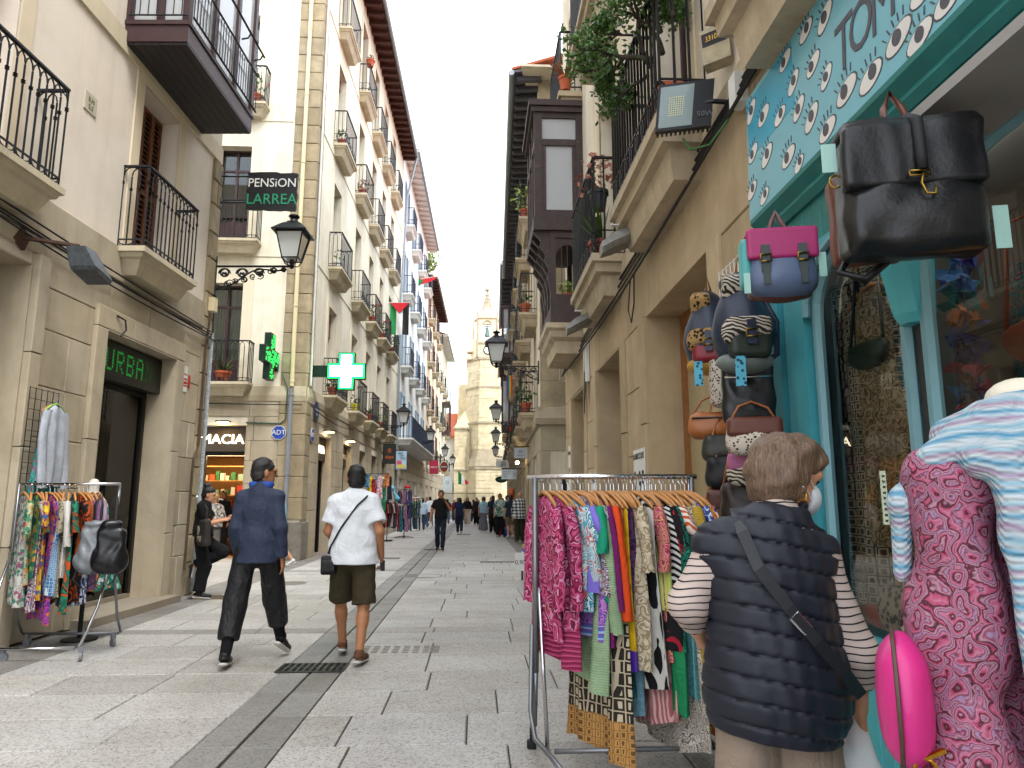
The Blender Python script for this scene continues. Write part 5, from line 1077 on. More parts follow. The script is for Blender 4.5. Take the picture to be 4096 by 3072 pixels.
# ------------------------------------------------------------ turquoise bag shop front
teal = M('teal_paint', '3d929c', .5, var=.1, scale=5, bump=.25, bscale=40, wear=.05, wc='206068'); tealL = M('teal_sign', '6fabb8', .35, var=.05, scale=2, bump=.03); tealD = M('teal_dark', '1f6a66', .55, var=.15, scale=6, bump=.3, wear=.3, wc='3a3a30'); tealP = M('teal_pale', '6f9aa2', .5, var=.08, bump=.1)
sf = empty('bag_shop', R1.p(3, .05, 0), 'turquoise timber shop front with arched display windows', 'shop')
b = MB(R1); b.box(3.72, 3.86, -.2, .06, 0, 2.78); b.box(3.90, 4.02, -.2, .03, 0, 2.78); b.box(4.06, 4.2, -.2, .05, 0, 2.78); b.build('pilaster', teal, sf); MB(R1).box(3.7, 4.22, -.3, -.05, 0, 2.8).build('pilaster_back', black, sf)
for (a, b_) in ((2.86, 3.70), (1.55, 2.78)):
    m_ = (a + b_) / 2; h_ = (b_ - a) / 2; A = [(m_ - h_ * math.cos(pi * i / 14), 2.42 + .34 * math.sin(pi * i / 14)) for i in range(15)]
    MB(R1).prism([(a - .04, 2.42)] + A + [(b_ + .04, 2.42), (b_ + .04, 2.80), (a - .04, 2.80)], -.04, .045).build('arch_spandrel', teal, sf)
    MB(R1).tube([(u, .05, z) for u, z in A], .022, 6).build('arch_moulding', tealP, sf)
    MB(R1).tube([(u, .0, z) for u, z in [(a + .03, .8), (a + .03, 2.42)] + [(m_ - (h_ - .03) * math.cos(pi * i / 14), 2.42 + .31 * math.sin(pi * i / 14)) for i in range(15)] + [(b_ - .03, 2.42), (b_ - .03, .8)]], .03, 6).build('window_frame', tealP, sf)
b = MB(R1); b.rings([[(2.82 - w_, -.04, z), (2.82 + w_, -.04, z), (2.82 + w_, .02 + d_, z), (2.82 + w_ * .5, .06 + d_, z), (2.82 - w_ * .5, .06 + d_, z), (2.82 - w_, .02 + d_, z)] for w_, d_, z in ((.055, .0, 2.16), (.07, .02, 2.2), (.09, .06, 2.42), (.13, .06, 2.66))]); b.build('pendant_corbel', M('turquoise', '4aa6ae', .4, var=.06, bump=.1), sf)
b = MB(R1); b.box(2.80, 2.84, -.05, .0, .8, 2.2); b.build('mullion', M('dark_mullion', '2a2b2a', .5, bump=0), sf)
u = 1.0; k = 0
while u < 4.2: MB(R1).box(u + .003, u + .097, -.05, .03, 2.8, 3.06, .006).build('board', tealD, sf); u += .1
b = MB(R1); b.rings([[(u, .0, 3.04), (u, .05, 3.04), (u, .08, 3.08), (u, .06, 3.12), (u, .11, 3.17), (u, .11, 3.2), (u, 0, 3.2)] for u in (.8, 4.24)]); b.build('cornice', tealD, sf)
b = MB(R1); b.box(.4, 3.72, -.22, .1, .74, .80); b.build('window_sill', teal, sf); u = .42
while u < 3.7: MB(R1).box(u + .002, u + .108, -.05, .05, .05, .74, .007).build('panel_board', M('turquoise'), sf); u += .11
MB(R1).box(.4, 3.72, -.1, .03, 0, .74).build('panel_back', tealD, sf)
shg = GL('shop_glass', (.93, .95, .95), 1.55, .0)
MB(R1).quad((1.55, -.03, .8), (3.70, -.03, .8), (3.70, -.03, 2.77), (1.55, -.03, 2.77)).build('display_pane', shg, sf)
b = MB(R1); b.box(.45, 3.7, -.95, -.05, .72, .79); b.quad((2.5, -.95, .79), (3.72, -.95, .79), (3.72, -.95, 3.1), (2.5, -.95, 3.1)); b.quad((3.715, -.05, .79), (3.715, -.95, .79), (3.715, -.95, 3.1), (3.715, -.05, 3.1)); b.build('display_back', M('display_brown', '4a443c', .8, bump=0), sf)
b = MB(R1); b.quad((.45, -.90, .79), (2.5, -.90, .79), (2.5, -.90, 3.1), (.45, -.90, 3.1)); b.quad((.45, -.05, 3.05), (3.7, -.05, 3.05), (3.7, -.95, 3.05), (.45, -.95, 3.05)); b.build('display_panel', M('display_white', 'a8a6a4', .7, bump=0), sf)
MB(R1).ball((2.35, -.5, 1.02), .03, 8).build('display_bulb', EM('warm_bulb', 'ffb04a', 30), sf)
MB(R1).box(.9, 2.75, .0, .35, 2.72, 2.76).build('awning_box', M('grey_soffit', '8d8a86', .7), sf)
MB(R1).box(.6, 3.6, -.3, -.22, 2.98, 3.03).build('display_lamp', EM('display_lamp', 'fff2e2', 3), sf)
# sign board with eyes
sg = empty('shop_sign', R1.p(2.7, .1, 3.21), 'large turquoise sign board painted with eyes and lettering TOM', 'sign')
MB(R1).rings([[(.6, 0, 3.2), (4.36, 0, 3.2), (4.36, 0, 4.02), (.6, 0, 4.02)], [(.6, .1, 3.21), (4.27, .1, 3.21), (4.22, .1, 4.02), (.6, .1, 4.02)]]).build('board', tealL, sg)
ink = M('sign_ink', '4a4a52', .5, bump=0); eyew = M('sign_eye_white', 'd5d2cc', .45, bump=0)
MB(R1).box(3.55, 4.22, .1, .1015, 3.60, 3.99).build('darker_patch', M('teal_patch', '2f97b4', .35, bump=0), sg)
EY = [(4.14, 3.9, 1), (3.96, 3.77, 1), (3.74, 3.64, .9), (3.51, 3.55, .9), (3.38, 3.42, 1), (3.23, 3.27, 1), (4.15, 3.62, .9), (3.95, 3.5, 1), (3.67, 3.35, 1), (3.55, 3.245, .7), (4.2, 3.39, .9), (4.02, 3.27, .8), (3.63, 3.92, .9), (3.55, 3.73, .9), (3.32, 3.69, .9), (3.2, 3.54, .8), (3.37, 3.92, .9), (3.17, 3.85, 1), (3.03, 3.36, 1.1), (2.83, 3.30, 1.1), (2.61, 3.34, 1.1), (2.48, 3.25, 1), (2.43, 3.42, 1), (2.30, 3.28, 1)]
for (eu, ez, es) in EY:
    a = R.uniform(.2, .7); ca, sa = math.cos(a), math.sin(a); s_ = .085 * es
    def rt(x, z_): return (eu - (x * ca - z_ * sa), ez + (x * sa + z_ * ca))
    def alm(k_, nn): return [rt(s_ * k_ * math.cos(2 * pi * i / 16), s_ * .52 * k_ * math.sin(2 * pi * i / 16) * (1 if abs(math.cos(2 * pi * i / 16)) < .99 else 1)) for i in range(16)]
    b = MB(R1); b.cur = 0; b.prism(alm(1.12, 0), .1005, .1022); b.cur = 1; b.prism(alm(1.0, 0), .1006, .1032); b.cur = 0
    px_ = R.uniform(-.3, .3) * s_; pr = s_ * .36; b.prism([rt(px_ + pr * math.cos(2 * pi * i / 14), .1 * s_ + pr * 1.1 * math.sin(2 * pi * i / 14)) for i in range(14)], .1007, .1042)
    for i in range(5):
        x0 = (-.75 + .36 * i) * s_; q0 = rt(x0, s_ * (.62 + .12 * (1 - abs(i - 2) / 2))); q1 = rt(x0 * 1.25, s_ * (1.0 + .18 * (1 - abs(i - 2) / 2))); w_ = .004
        b.prism([(q0[0] - w_, q0[1]), (q0[0] + w_, q0[1]), (q1[0] + w_, q1[1]), (q1[0] - w_, q1[1])], .1006, .1028)
    b.build('painted_eye', [ink, eyew], sg)
for ch_, u_, sz in (('T', 3.03, .36), ('O', 2.88, .33), ('M', 2.70, .33)): text(ch_, sz, R1, u_, .103, 3.58 if ch_ != 'M' else 3.56, ink, sg, ext=.0012, shear=.12, sx=.8)

# ------------------------------------------------------------ right: houses farther on
R2 = Fr(1.5, 16.5, 1.46, 'R'); dR2 = 'grey-gold house beyond the side street on the right'
r2 = empty('grey_house', R2.p(0, 0, 0), 'greyish stone-fronted house beyond the side street on the right', 'building')
st2 = M('grey_sandstone', 'a3977f', .88, var=.12, scale=2.5, bump=.4, stain=.3, stc='6a5f4c', streak=.3, rnd=.1)
C2 = [2.0, 5.2, 8.4, 11.6, 14.4]; Z2 = [3.65, 6.25, 8.85]
h2 = [(c - .5, c + .5, z + .03, z + 2.2) for c in C2 for z in Z2] + [(c - .75, c + .75, 0, 2.75) for c in C2]
shell(R2, r2, 0, 16, 12.2, h2, plasR, depth=.3)
blocks(R2, r2, .0, 16, 0, 3.2, [q for q in h2 if q[2] < 1], [1.0, .9, .7, .62], 1.3, st2, n1=.04)
MB(R2).rings([[(u, -.02, 3.2), (u, .1, 3.22), (u, .14, 3.36), (u, .08, 3.62), (u, -.02, 3.64)] for u in (-.1, 16)]).build('cornice', st2, r2)
for c in C2:
    for j, z in enumerate(Z2): window(R2, r2, c - .5, c + .5, z + .03, z + 2.2, -.22, oakb, cur=j); surround(R2, r2, c - .5, c + .5, z + .03, z + 2.2, .16, .02, MATS['tan_surround']); balcony(R2, r2, c, 1.6, .42, z, 1.05, 'arch' if j == 0 else 'plain', sp=.13, r=.011, smat=stoneBR, rmat=ironB)
    d = MB(R2); d.box(c - .75, c - .65, -.3, -.22, 0, 2.75); d.box(c + .65, c + .75, -.3, -.22, 0, 2.75); d.box(c - .65, c + .65, -.3, -.22, 2.2, 2.3); d = d.build('shop_door', wood, r2); MB(R2).box(c - .65, c + .65, -.27, -.264, 0, 2.75).build('pane', glass, d)
eave(R2, r2, -.35, 16, 12.0, .65, M('eave_slate', '4c4a50', .7, var=.2, bump=.2), zinc, .42)
class Side2:
    U = V((1, 0, 0)); N = V((0, -1, 0)); o = V((0, 16.5, 0)); a = 0
    def p(s, u, n, z): return s.o + s.U * u + s.N * n + V((0, 0, z))
S3 = Side2(); m = MB(S3); wall_holes(m, 1.5, 8, 0, 12.2, [(1.72, 3.3, 0, 2.85)], .3); m.build('wall', st2, r2)
blocks(S3, r2, 1.48, 8, 0, 3.2, [(1.70, 3.32, 0, 2.87)], [1.0, .9, .7, .62], 1.3, st2, n1=.03); blocks(S3, r2, 1.48, 8, 3.64, 12.0, [], [.62, .58], 1.1, stoneQ, n1=.02)
MB(S3).rings([[(u, -.02, 3.2), (u, .1, 3.22), (u, .14, 3.36), (u, .08, 3.62), (u, -.02, 3.64)] for u in (1.36, 8)]).build('cornice', st2, r2)
MB(S3).rings([[(1.2, -.3, 12), (8, -.3, 12), (8, .6, 12.0), (1.0, .6, 12)], [(1.2, -.3, 12.12), (8, -.3, 12.12), (8, .6, 12.06), (1.0, .6, 12.06)]]).build('side_eave', plasR, r2)
ik = empty('wooden_shop', S3.p(2.4, -.2, 0), 'wooden shop with blue and white Ikur lettering in the side street', 'shop'); b = MB(S3); b.box(1.72, 1.84, -.3, -.18, 0, 2.85); b.box(1.84, 3.3, -.3, -.18, 2.1, 2.2); b.box(1.84, 3.3, -.28, -.22, 2.2, 2.85); b.box(1.84, 3.3, -.3, -.2, 2.76, 2.85); b.build('frame', wood, ik); MB(S3).box(1.84, 3.3, -1.0, -.3, 0, 2.1).build('dark_doorway', dark, ik)
text('Ikur', .36, S3, 2.34, -.215, 2.48, white, ik, ext=.004, sx=.8); text('Ikur', .335, S3, 2.34, -.212, 2.48, M('ikur_blue', '2f7fc4', .5), ik, ext=.006, sx=.8)
bn = empty('poster_column', S3.p(2.0, .3, 0), 'dark column plastered with stickers beside the wooden shop door', 'column'); MB(S3).box(1.95, 2.25, .15, .4, 0, 1.95).build('post', black, bn)
for i in range(9): u_, z_ = R.uniform(1.96, 2.14), .5 + i * .15; MB(S3).box(u_, u_ + R.uniform(.06, .11), .4, .404 + .001 * i, z_, z_ + R.uniform(.08, .14)).build('sticker', white if i % 3 else M('notice_red'), bn)
simple_house(R2, 16, 29, 13.0, 'balcony_house', 'cream house with dark oriels, third on the right', plasR, [3.8, 6.6, 9.6], 4, ww=.95, wh=2.2, smat=stoneBR, rmat=ironB, ground=st2, gh=3.4, em=MATS['eave_slate'], bw=1.5, bd=.45, frame=oakb)
simple_house(R2, 29, 44, 12.4, 'far_right_house', 'far house with balconies next to the church on the right', plas4, [3.8, 6.6, 9.4], 4, ww=.95, wh=2.2, smat=stoneBR, rmat=ironB, ground=st2, gh=3.4, em=MATS['eave_brown'], bw=1.5, bd=.45, frame=oakb)
for (u, z, lb) in ((17.2, 8.6, 'upper'), (18.3, 5.2, 'lower')):
    g = empty('oriel_window', R2.p(u, 0, z), lb + ' dark brown glazed oriel on the third right-hand house', 'oriel'); b = MB(R2); b.box(u, u + 1.8, 0, .75, z - .25, z); b.box(u - .05, u + 1.85, 0, .8, z + 2.2, z + 2.35)
    for uu in (u, u + .6, u + 1.2, u + 1.72): b.box(uu, uu + .08, .67, .75, z, z + 2.2)
    b.box(u, u + .08, .0, .08, z, z + 2.2); b.box(u, u + .08, .34, .42, z, z + 2.2); b.build('frame', oakb, g); MB(R2).box(u + .08, u + 1.72, .7, .706, z, z + 2.2).build('pane', GL('oriel_glass'), g); MB(R2).box(u + .03, u + .036, .08, .67, z, z + 2.2).build('pane', GL('oriel_glass'), g)
for (u, z, arm, s_, lb) in ((.1, 4.62, 1.02, 1.0, 'big black lantern on the corner of the side street, right side'), (13, 4.75, 1.0, 1.05, 'second black lantern along the right side'), (24, 4.75, 1.0, 1.1, 'third black lantern along the right side'), (35.5, 4.75, 1.0, 1.1, 'last small lantern on the right before the church')): lantern(R2, u, .03, z, arm, lb, s_, .1)
for (i, j, lb, kw) in ((0, 0, 'leafy plant on the lowest balcony past the corner lantern', dict(lr=.25, ln=70)), (1, 0, 'green plant on a low right-hand balcony', dict(lr=.3, ln=70)), (3, 0, 'mass of red flowers on right-hand balcony', dict(lr=.35, ln=70, fl=redfl, fn=14)), (0, 2, 'hanging pale green plant on the top right balcony', dict(lr=.4, ln=120, leaf=leaf3)), (0, 1, 'terracotta pot on the middle right balcony', dict(lr=.15, ln=30))): pot(R2, C2[i] - .6, .3, Z2[j] + .01, .14, lb, **kw)
pot(R2, 19.0, .35, 3.82, .15, 'bright orange flowers on a farther right balcony', lr=.4, ln=60, fl=M('orange_flower', 'd0562a', .6), fn=16)
rf = empty('rainbow_flag', R2.p(9, .5, 5.0), 'rainbow flag hanging from a right-hand balcony', 'flag')
for i, c in enumerate(('b02a2a', 'c87a2a', 'c8b83a', '3a8a4a', '3a5aa0', '6a3a80')): MB(R2).box(9.0, 9.02, .45 + i * .035, .485 + i * .035, 5.2, 6.0).build('stripe', M('rb%d' % i, c, .8), rf)
# projecting signs on the right
def psign(fr, u, n0, n1, z0, z1, mat, label, lines, arm=True, oval=False, th=.06, cat='sign'):
    g = empty('projecting_sign', fr.p(u, n0, z0), label, cat); b = MB(fr); nm, zm, a, c = (n0 + n1) / 2, (z0 + z1) / 2, (n1 - n0) / 2, (z1 - z0) / 2
    P = [(nm + a * math.cos(2 * pi * i / 24), zm + c * math.sin(2 * pi * i / 24)) for i in range(24)] if oval else [(n0, z0), (n1, z0), (n1, z1), (n0, z1)]
    b.rings([[(u, n, z) for n, z in P], [(u + th, n, z) for n, z in P]]); b.build('panel', mat, g)
    if arm: MB(fr).tube([(u + th / 2, 0, z1 + .04), (u + th / 2, n1, z1 + .04)], .014, 5).build('arm', ironB, g)
    for ln in lines:
        tx, sz, n, z, m_ = ln[:5]; text(tx, sz, fr, u - .006, n, z, m_, g, face='u', ext=.004, rot=ln[5] if len(ln) > 5 else 0, sx=.85)
    return g
lg = M('light_grey_sign', 'a9acb0', .6, bump=0); dkt = M('dark_ink', '2a2c30', .6, bump=0)
psign(R2, 4.6, .12, .5, 2.72, 3.02, lg, 'pale grey projecting sign with ring emblem on the right', [('(m)', .1, .31, 2.92, dkt), ('ARTESANIA', .055, .31, 2.8, M('mid_ink', '77797c', .6))])
psign(R2, 10.8, .25, .82, 2.3, 2.66, M('pale_blue_sign', 'c8d2d8', .6), 'white projecting sign reading LA TIENDA LATINA', [('Productos latinos', .05, .62, 2.6, dkt), ('Envios de dinero', .05, .62, 2.53, dkt), ('Telefonos', .05, .66, 2.46, dkt), ('Recargas', .05, .66, 2.39, dkt), ('LA TIENDA', .065, .36, 2.48, dkt, pi / 2), ('LATINA', .065, .29, 2.48, dkt, pi / 2)])
g = psign(R2, 22.5, .3, 1.0, 3.3, 3.7, white, 'white projecting sign with black dot pattern', []); b = MB(R2)
for i in range(4):
    for j in range(4): s_ = R.uniform(.015, .03); b.box(22.49, 22.5, .5 + i * .07 - s_, .5 + i * .07 + s_, 3.38 + j * .08 - s_, 3.38 + j * .08 + s_)
b.build('dots', black, g)
psign(R2, 27, .3, 1.05, 2.6, 3.0, M('sign_deep_green', '10281c', .5), 'dark green oval projecting sign on the right', [('SIRIBAR', .16, .67, 2.8, M('sign_lime', '3f9a4c', .5))], oval=True)
for (u, z) in ((6.9, 2.95), (7.6, 2.75)): 
    g = empty('shop_spotlight', R2.p(u, .3, z), 'lit spotlight on an arm over a right-hand shop, %s' % ('nearer' if u < 7 else 'farther'), 'lamp'); MB(R2).tube([(u, 0, z + .05), (u, .3, z + .05)], .012, 5).build('arm', black, g); MB(R2).ball((u, .32, z), .06, 8).build('bulb', EM('spot_white', 'ffe2a0', 14), g)
# projecting signs and banners, left side
psign(B2, 13.0, .08, .66, 3.08, 3.96, M('banner_black', '1e211c', .7), 'black hanging banner reading alaye with orange emblem', [('alaye', .22, .37, 3.38, M('alaye_orange', 'c4622a', .6)), ('@', .2, .37, 3.66, M('alaye_orange'))], th=.02)
g = psign(B2, 17.2, .12, .64, 3.05, 3.93, M('banner_blue', '9ab4cc', .7, var=.2, scale=3), 'pale blue banner with puzzle piece and handwriting', [('PiEZA', .12, .33, 3.82, dkt), ('CON', .11, .4, 3.7, dkt), ('PiEZA', .12, .46, 3.57, dkt)], th=.02)
b = MB(B2); b.box(17.19, 17.2, .16, .4, 3.27, 3.47); b.build('pink_piece', M('puzzle_pink', 'c0506a', .7), g); b = MB(B2); b.box(17.188, 17.199, .2, .58, 3.1, 3.27); b.build('yellow_piece', M('puzzle_yellow', 'c8b850', .7), g)
psign(B2, 30.5, .67, 1.27, 3.33, 4.25, M('wicca_red', 'a02440', .6), 'crimson projecting banner reading WICCA', [('WICCA', .17, .97, 3.78, white)], th=.02)
g = psign(B2, 33.6, 1.14, 1.78, 3.54, 4.37, M('ambar_red', '7a1f1c', .5), 'round red beer sign reading AMBAR', [('AMBAR', .16, 1.46, 3.955, white)], oval=True, th=.15); b = MB(B2); b.tube([(33.59, 1.46 + .3 * math.cos(2 * pi * i / 24), 3.955 + .39 * math.sin(2 * pi * i / 24)) for i in range(24)], .022, 5, closed=True); b.build('cream_rim', M('rim_cream', 'd0c4a4', .5), g); b = MB(B2); b.box(33.597, 33.599, 1.16, 1.76, 3.87, 4.05); b.build('black_band', black, g)
psign(B2, 40, 1.0, 1.7, 2.3, 3.5, M('pale_blue_sign'), 'small white banner with green ring below the AMBAR sign', [('O', .4, 1.35, 3.0, M('ring_green', '4a9a78', .6))], th=.02)
f2 = empty('flag', B2.p(20.0, .9, 13.0), 'small red and green flag high on the white house', 'flag'); MB(B2).tube([(20, .4, 13.6), (20, 1.9, 13.9)], .02, 5).build('pole', white, f2)
q = MB(); q.add([tuple(B2.p(20, .75, 13.75)), tuple(B2.p(20, 1.85, 13.85)), tuple(B2.p(20, 1.4, 13.55)), tuple(B2.p(20, .8, 13.35))], [(0, 1, 2, 3)]); q.build('cloth', fc[3], f2); q = MB(); q.add([tuple(B2.p(19.98, .75, 13.75)), tuple(B2.p(19.98, 1.0, 13.6)), tuple(B2.p(19.98, .8, 13.3)), tuple(B2.p(19.98, .72, 13.3))], [(0, 1, 2, 3)]); q.build('green_edge', fc[0], f2)
f3 = empty('flag', B2.p(45, 1.5, 3.0), 'distant Palestinian flag low near the church', 'flag')
for i in range(3): clothq(B2.p(45, 2.0 + i * .3, 4.2 - .35 * i), B2.p(45, 2.3 + i * .3, 3.9 - .35 * i), B2.p(45, 2.3 + i * .3, 3.0), B2.p(45, 2.0 + i * .3, 3.0), [fc[0], fc[1], fc[3]][i], 'stripe', f3, 4)
MB(B2).tube([(45, .4, 4.4), (45, 2.9, 4.3)], .02, 5).build('pole', white, f3)
# ------------------------------------------------------------ people
def skinm(n, c): return M('skin_' + n, c, .55, var=.1, scale=14, bump=.1, bscale=120)
sk1 = skinm('tan', 'a5714e'); sk2 = skinm('fair', 'c08c6c'); sk3 = skinm('olive', '8d5f40')
hblack = HAIR('hair_black', '14110f'); hbrown = HAIR('hair_brown', '3f2e22'); hgrey = M('hair_grey', '6a645e', .6, var=.4, scale=60, bump=.6, bscale=150); hblond = M('hair_blond', '9a7a48', .6, var=.4, scale=60, bump=.6, bscale=150)
eyem = M('eye_dark', '1a1210', .3, bump=0); lipm = M('lip', '7a3c34', .5, bump=0)
soleW = M('sole_white', 'c8c6c0', .6, bump=.1)
def lerp(a, b, t): return tuple(a[i] + (b[i] - a[i]) * t for i in range(3))
BASE = dict(pel=(0, 0, .95), wai=(0, 0, 1.10), che=(0, 0, 1.30), lsh=(-.162, -.01, 1.415), rsh=(.162, -.01, 1.415), nec=(0, -.01, 1.49), hea=(0, .02, 1.63),
            lel=(-.235, -.03, 1.15), rel=(.235, -.03, 1.15), lwr=(-.24, .05, .90), rwr=(.24, .05, .90), lhi=(-.09, 0, .92), rhi=(.09, 0, .92), lkn=(-.095, .02, .50), rkn=(.095, .02, .50), lan=(-.1, -.02, .085), ran=(.1, -.02, .085), lto=(-.115, .15, .045), rto=(.115, .15, .045))
def hand(prims, el, wr, s, side, curl=.5, fwd=(0, 1, 0), fine=True):
    e, w_ = V(el), V(wr); d = (w_ - e).normalized(); f = V(fwd); f = (f - d * f.dot(d)).normalized(); lat = d.cross(f) * side   # f: where the palm's thumb edge points
    pc = w_ + d * .05 * s; prims.append(cone(w_, w_ + d * .075 * s, .026 * s, .034 * s, .015, fl=(np.array(lat), 1.7)))
    if not fine: prims.append(cone(w_ + d * .07 * s, w_ + d * .14 * s + lat * .02 * curl, .028 * s, .015 * s, .012)); return
    for i, L in enumerate((.075, .082, .077, .06)):
        b = w_ + d * .085 * s + f * (.027 - .018 * i) * s; m = b + (d * (1 - .35 * curl) + lat * curl * .6).normalized() * L * .5 * s; t = m + (d * (1 - 1.3 * curl) + lat * curl * 1.2).normalized() * L * .5 * s
        prims.append(cone(b, m, .0095 * s, .009 * s, .006)); prims.append(cone(m, t, .009 * s, .007 * s, .004))
    b = w_ + d * .025 * s + f * .028 * s; m = b + (d * .6 + f * .75).normalized() * .04 * s; t = m + (d * .9 + f * .1 + lat * .3 * curl).normalized() * .035 * s
    prims.append(cone(b, m, .012 * s, .0105 * s, .01)); prims.append(cone(m, t, .0105 * s, .008 * s, .005))
def person(label, loc, rz, H=1.75, J=None, skin=sk1, hair=hblack, hs='short', top=None, bot=None, shoe=None, yaw=0, pitch=0, vox=.016, fat=1.0, curl=(.5, .5), fine=False, group=None, seed=0, fwdh=None, face=True, topwr=.0028, sock=None):
    s = H / 1.75; j = dict(BASE); j.update(J or {}); j = {k: tuple(x * s for x in v) for k, v in j.items()}
    root = empty('person', loc, label, 'person', group, rz); P = lambda nm, pr, m, **kw: sdf_obj(nm, pr, m, root, vox, **kw)
    hs_ = s * 1.07; hc = np.array(j['hea']); hr = rotm(pitch, 0, yaw)
    def hp(x, y, z): return hc + hr @ (np.array((x, y, z)) * s * 1.07)
    b = [ell(hp(0, -.008, .025), np.array((.074, .094, .092)) * hs_, .02, hr), ell(hp(0, .025, -.045), np.array((.058, .064, .072)) * hs_, .03, hr), cone(hp(0, .085, .0), hp(0, .108, -.028), .010 * hs_, .014 * hs_, .012), ell(hp(0, .07, -.098), np.array((.025, .02, .02)) * hs_, .02),
         ell(hp(-.076, -.005, -.012), np.array((.010, .02, .032)) * hs_, .006, hr), ell(hp(.076, -.005, -.012), np.array((.010, .02, .032)) * hs_, .006, hr), cone(hp(-.045, .075, .022), hp(.045, .075, .022), .016 * hs_, .016 * hs_, .02),
         cone(j['nec'], hp(0, -.015, -.05), .056 * s, .052 * s, .02), cone(lerp(j['nec'], j['che'], .2), j['nec'], .075 * s, .058 * s, .03)]
    fl = (np.array((0, 1., 0)), 1.5)
    b += [cone(j['lsh'], j['rsh'], .052 * s, .052 * s, .04), ell(j['che'], np.array((.14, .095, .17)) * s * fat, .05), ell(j['wai'], np.array((.14, .095, .15)) * s * fat, .05), ell(j['pel'], np.array((.155, .11, .12)) * s * fat, .05)]
    for q in 'lr':
        b += [cone(j[q + 'sh'], j[q + 'el'], .05 * s, .041 * s, .03), cone(j[q + 'el'], j[q + 'wr'], .041 * s, .027 * s, .02)]
        hand(b, j[q + 'el'], j[q + 'wr'], s, 1 if q == 'l' else -1, curl[0 if q == 'l' else 1], (fwdh or (0, 1, 0)), fine)
        b += [cone(j[q + 'hi'], j[q + 'kn'], .078 * s * fat, .052 * s, .03), cone(j[q + 'kn'], j[q + 'an'], .054 * s, .036 * s, .02), cone(lerp(j[q + 'kn'], j[q + 'an'], .25), lerp(j[q + 'kn'], j[q + 'an'], .35), .056 * s, .05 * s, .03), cone(j[q + 'an'], j[q + 'to'], .035 * s, .026 * s, .02)]
    P('body', b, skin)
    # hair
    def hclip(x, y, z, nx, ny, nz): return (hp(x, y, z), hr @ np.array((nx, ny, nz)))
    if hs != 'bald':
        hb = [ell(hp(0, -.012, .034), np.array((.079, .097, .094)) * hs_, .01, hr, clip=[hclip(0, .06, .03, 0, .78, -.62)]), ell(hp(0, -.045, -.02), np.array((.076, .062, .075)) * hs_, .02, hr, clip=[hclip(0, -.02, 0, 0, .8, -.2)])]
        if hs == 'bun': hb += [ell(hp(0, -.05, .125), np.array((.05, .05, .045)) * hs_, .015), ell(hp(.02, -.075, .14), np.array((.03, .03, .03)) * hs_, .01), ell(hp(-.025, -.03, .15), np.array((.03, .03, .025)) * hs_, .01)]
        if hs == 'long': hb += [cone(hp(0, -.05, .0), hp(0, -.075, -.25), .082 * hs_, .06 * hs_, .04, fl=(np.array((0, 1., 0)), 1.4)), cone(hp(-.06, .0, .0), hp(-.08, .02, -.22), .035 * hs_, .02 * hs_, .03), cone(hp(.06, .0, .0), hp(.08, .02, -.22), .035 * hs_, .02 * hs_, .03)]
        if hs == 'bob': hb += [ell(hp(0, -.03, .0), np.array((.095, .1, .105)) * hs_, .04, hr, clip=[hclip(0, .02, .0, 0, .9, -.35)]), ell(hp(0, .005, .078), np.array((.088, .104, .055)) * hs_, .04, hr), ell(hp(0, .075, .075), np.array((.06, .035, .03)) * hs_, .03, hr)]
        hl_ = hp(0, -.02, 0); P('hair', hb, hair, wr=.003, wf=60, seed=seed, quilt=(lambda x, y, z: (.0022 * np.sin(34 * np.arctan2(x - hl_[0], y - hl_[1]) + 30 * z + 2 * np.sin(25 * z))).astype(np.float32)) if vox < .012 else None)
    if face:
        m = MB()
        for sg in (-1, 1):
            q = hp(.032 * sg, .083, .005); m.ball(q, .011 * s, 6); q2 = [hp(sg * x, .089, .028 + z) for x, z in ((.015, 0), (.03, .004), (.046, -.002))]; m.tube(q2, .004 * s, 4)
        m.tube([hp(x, .093 - abs(x) * .4, -.062) for x in (-.022, -.01, 0, .01, .022)], .005 * s, 4)
        mobj('face_features', m.build('face_features', eyem if hs != 'bald' else eyem, mesh_only=True, org=(0, 0, 0)), None, root)
    # top
    tm, slv, hem, loose = top[:4]; k = .016 * s + loose
    t = [cone(j['lsh'], lerp(j['nec'], j['che'], .22), .05 * s + k * .45, .062 * s + k * .4, .05), cone(j['rsh'], lerp(j['nec'], j['che'], .22), .05 * s + k * .45, .062 * s + k * .4, .05), ell(j['che'], np.array((.145, .1, .18)) * s * fat + k * .9, .05), ell(j['wai'], np.array((.138, .1, .17)) * s * fat + k * 1.0, .06), cone(lerp(j['wai'], j['pel'], .5), (j['pel'][0], j['pel'][1], min(j['pel'][2], hem * s - .02)), .148 * s * fat + k * 1.2, .153 * s * fat + k * 1.35 + bot[3] * .35, .05, fl=(np.array((0., 1, 0)), 1.28), clip=[((0, 0, hem * s), (0, 0, -1))]),
         cone(j['nec'], lerp(j['nec'], j['hea'], .18), .066 * s, .062 * s, .03)]
    for q in 'lr':
        a, e, w_ = j[q + 'sh'], j[q + 'el'], j[q + 'wr']
        if slv == 'none': continue
        if slv == 'short':
            en = lerp(a, e, .72); d = np.array(e) - np.array(a); d /= np.linalg.norm(d); t.append(cone(a, lerp(a, e, .85), .05 * s + k * .45, .058 * s + k * .7, .035, clip=[(en, d)]))
        else:
            f_ = {'long': 1.0, '34': .55}[slv]; en = lerp(e, w_, f_); d = np.array(w_) - np.array(e); d /= np.linalg.norm(d)
            t += [cone(a, e, .052 * s + k * .5, .045 * s + k * .6, .035), cone(e, lerp(e, w_, min(1.05, f_ + .08)), .05 * s + k * .6, .04 * s + k * .3, .03, clip=[(en, d)])]
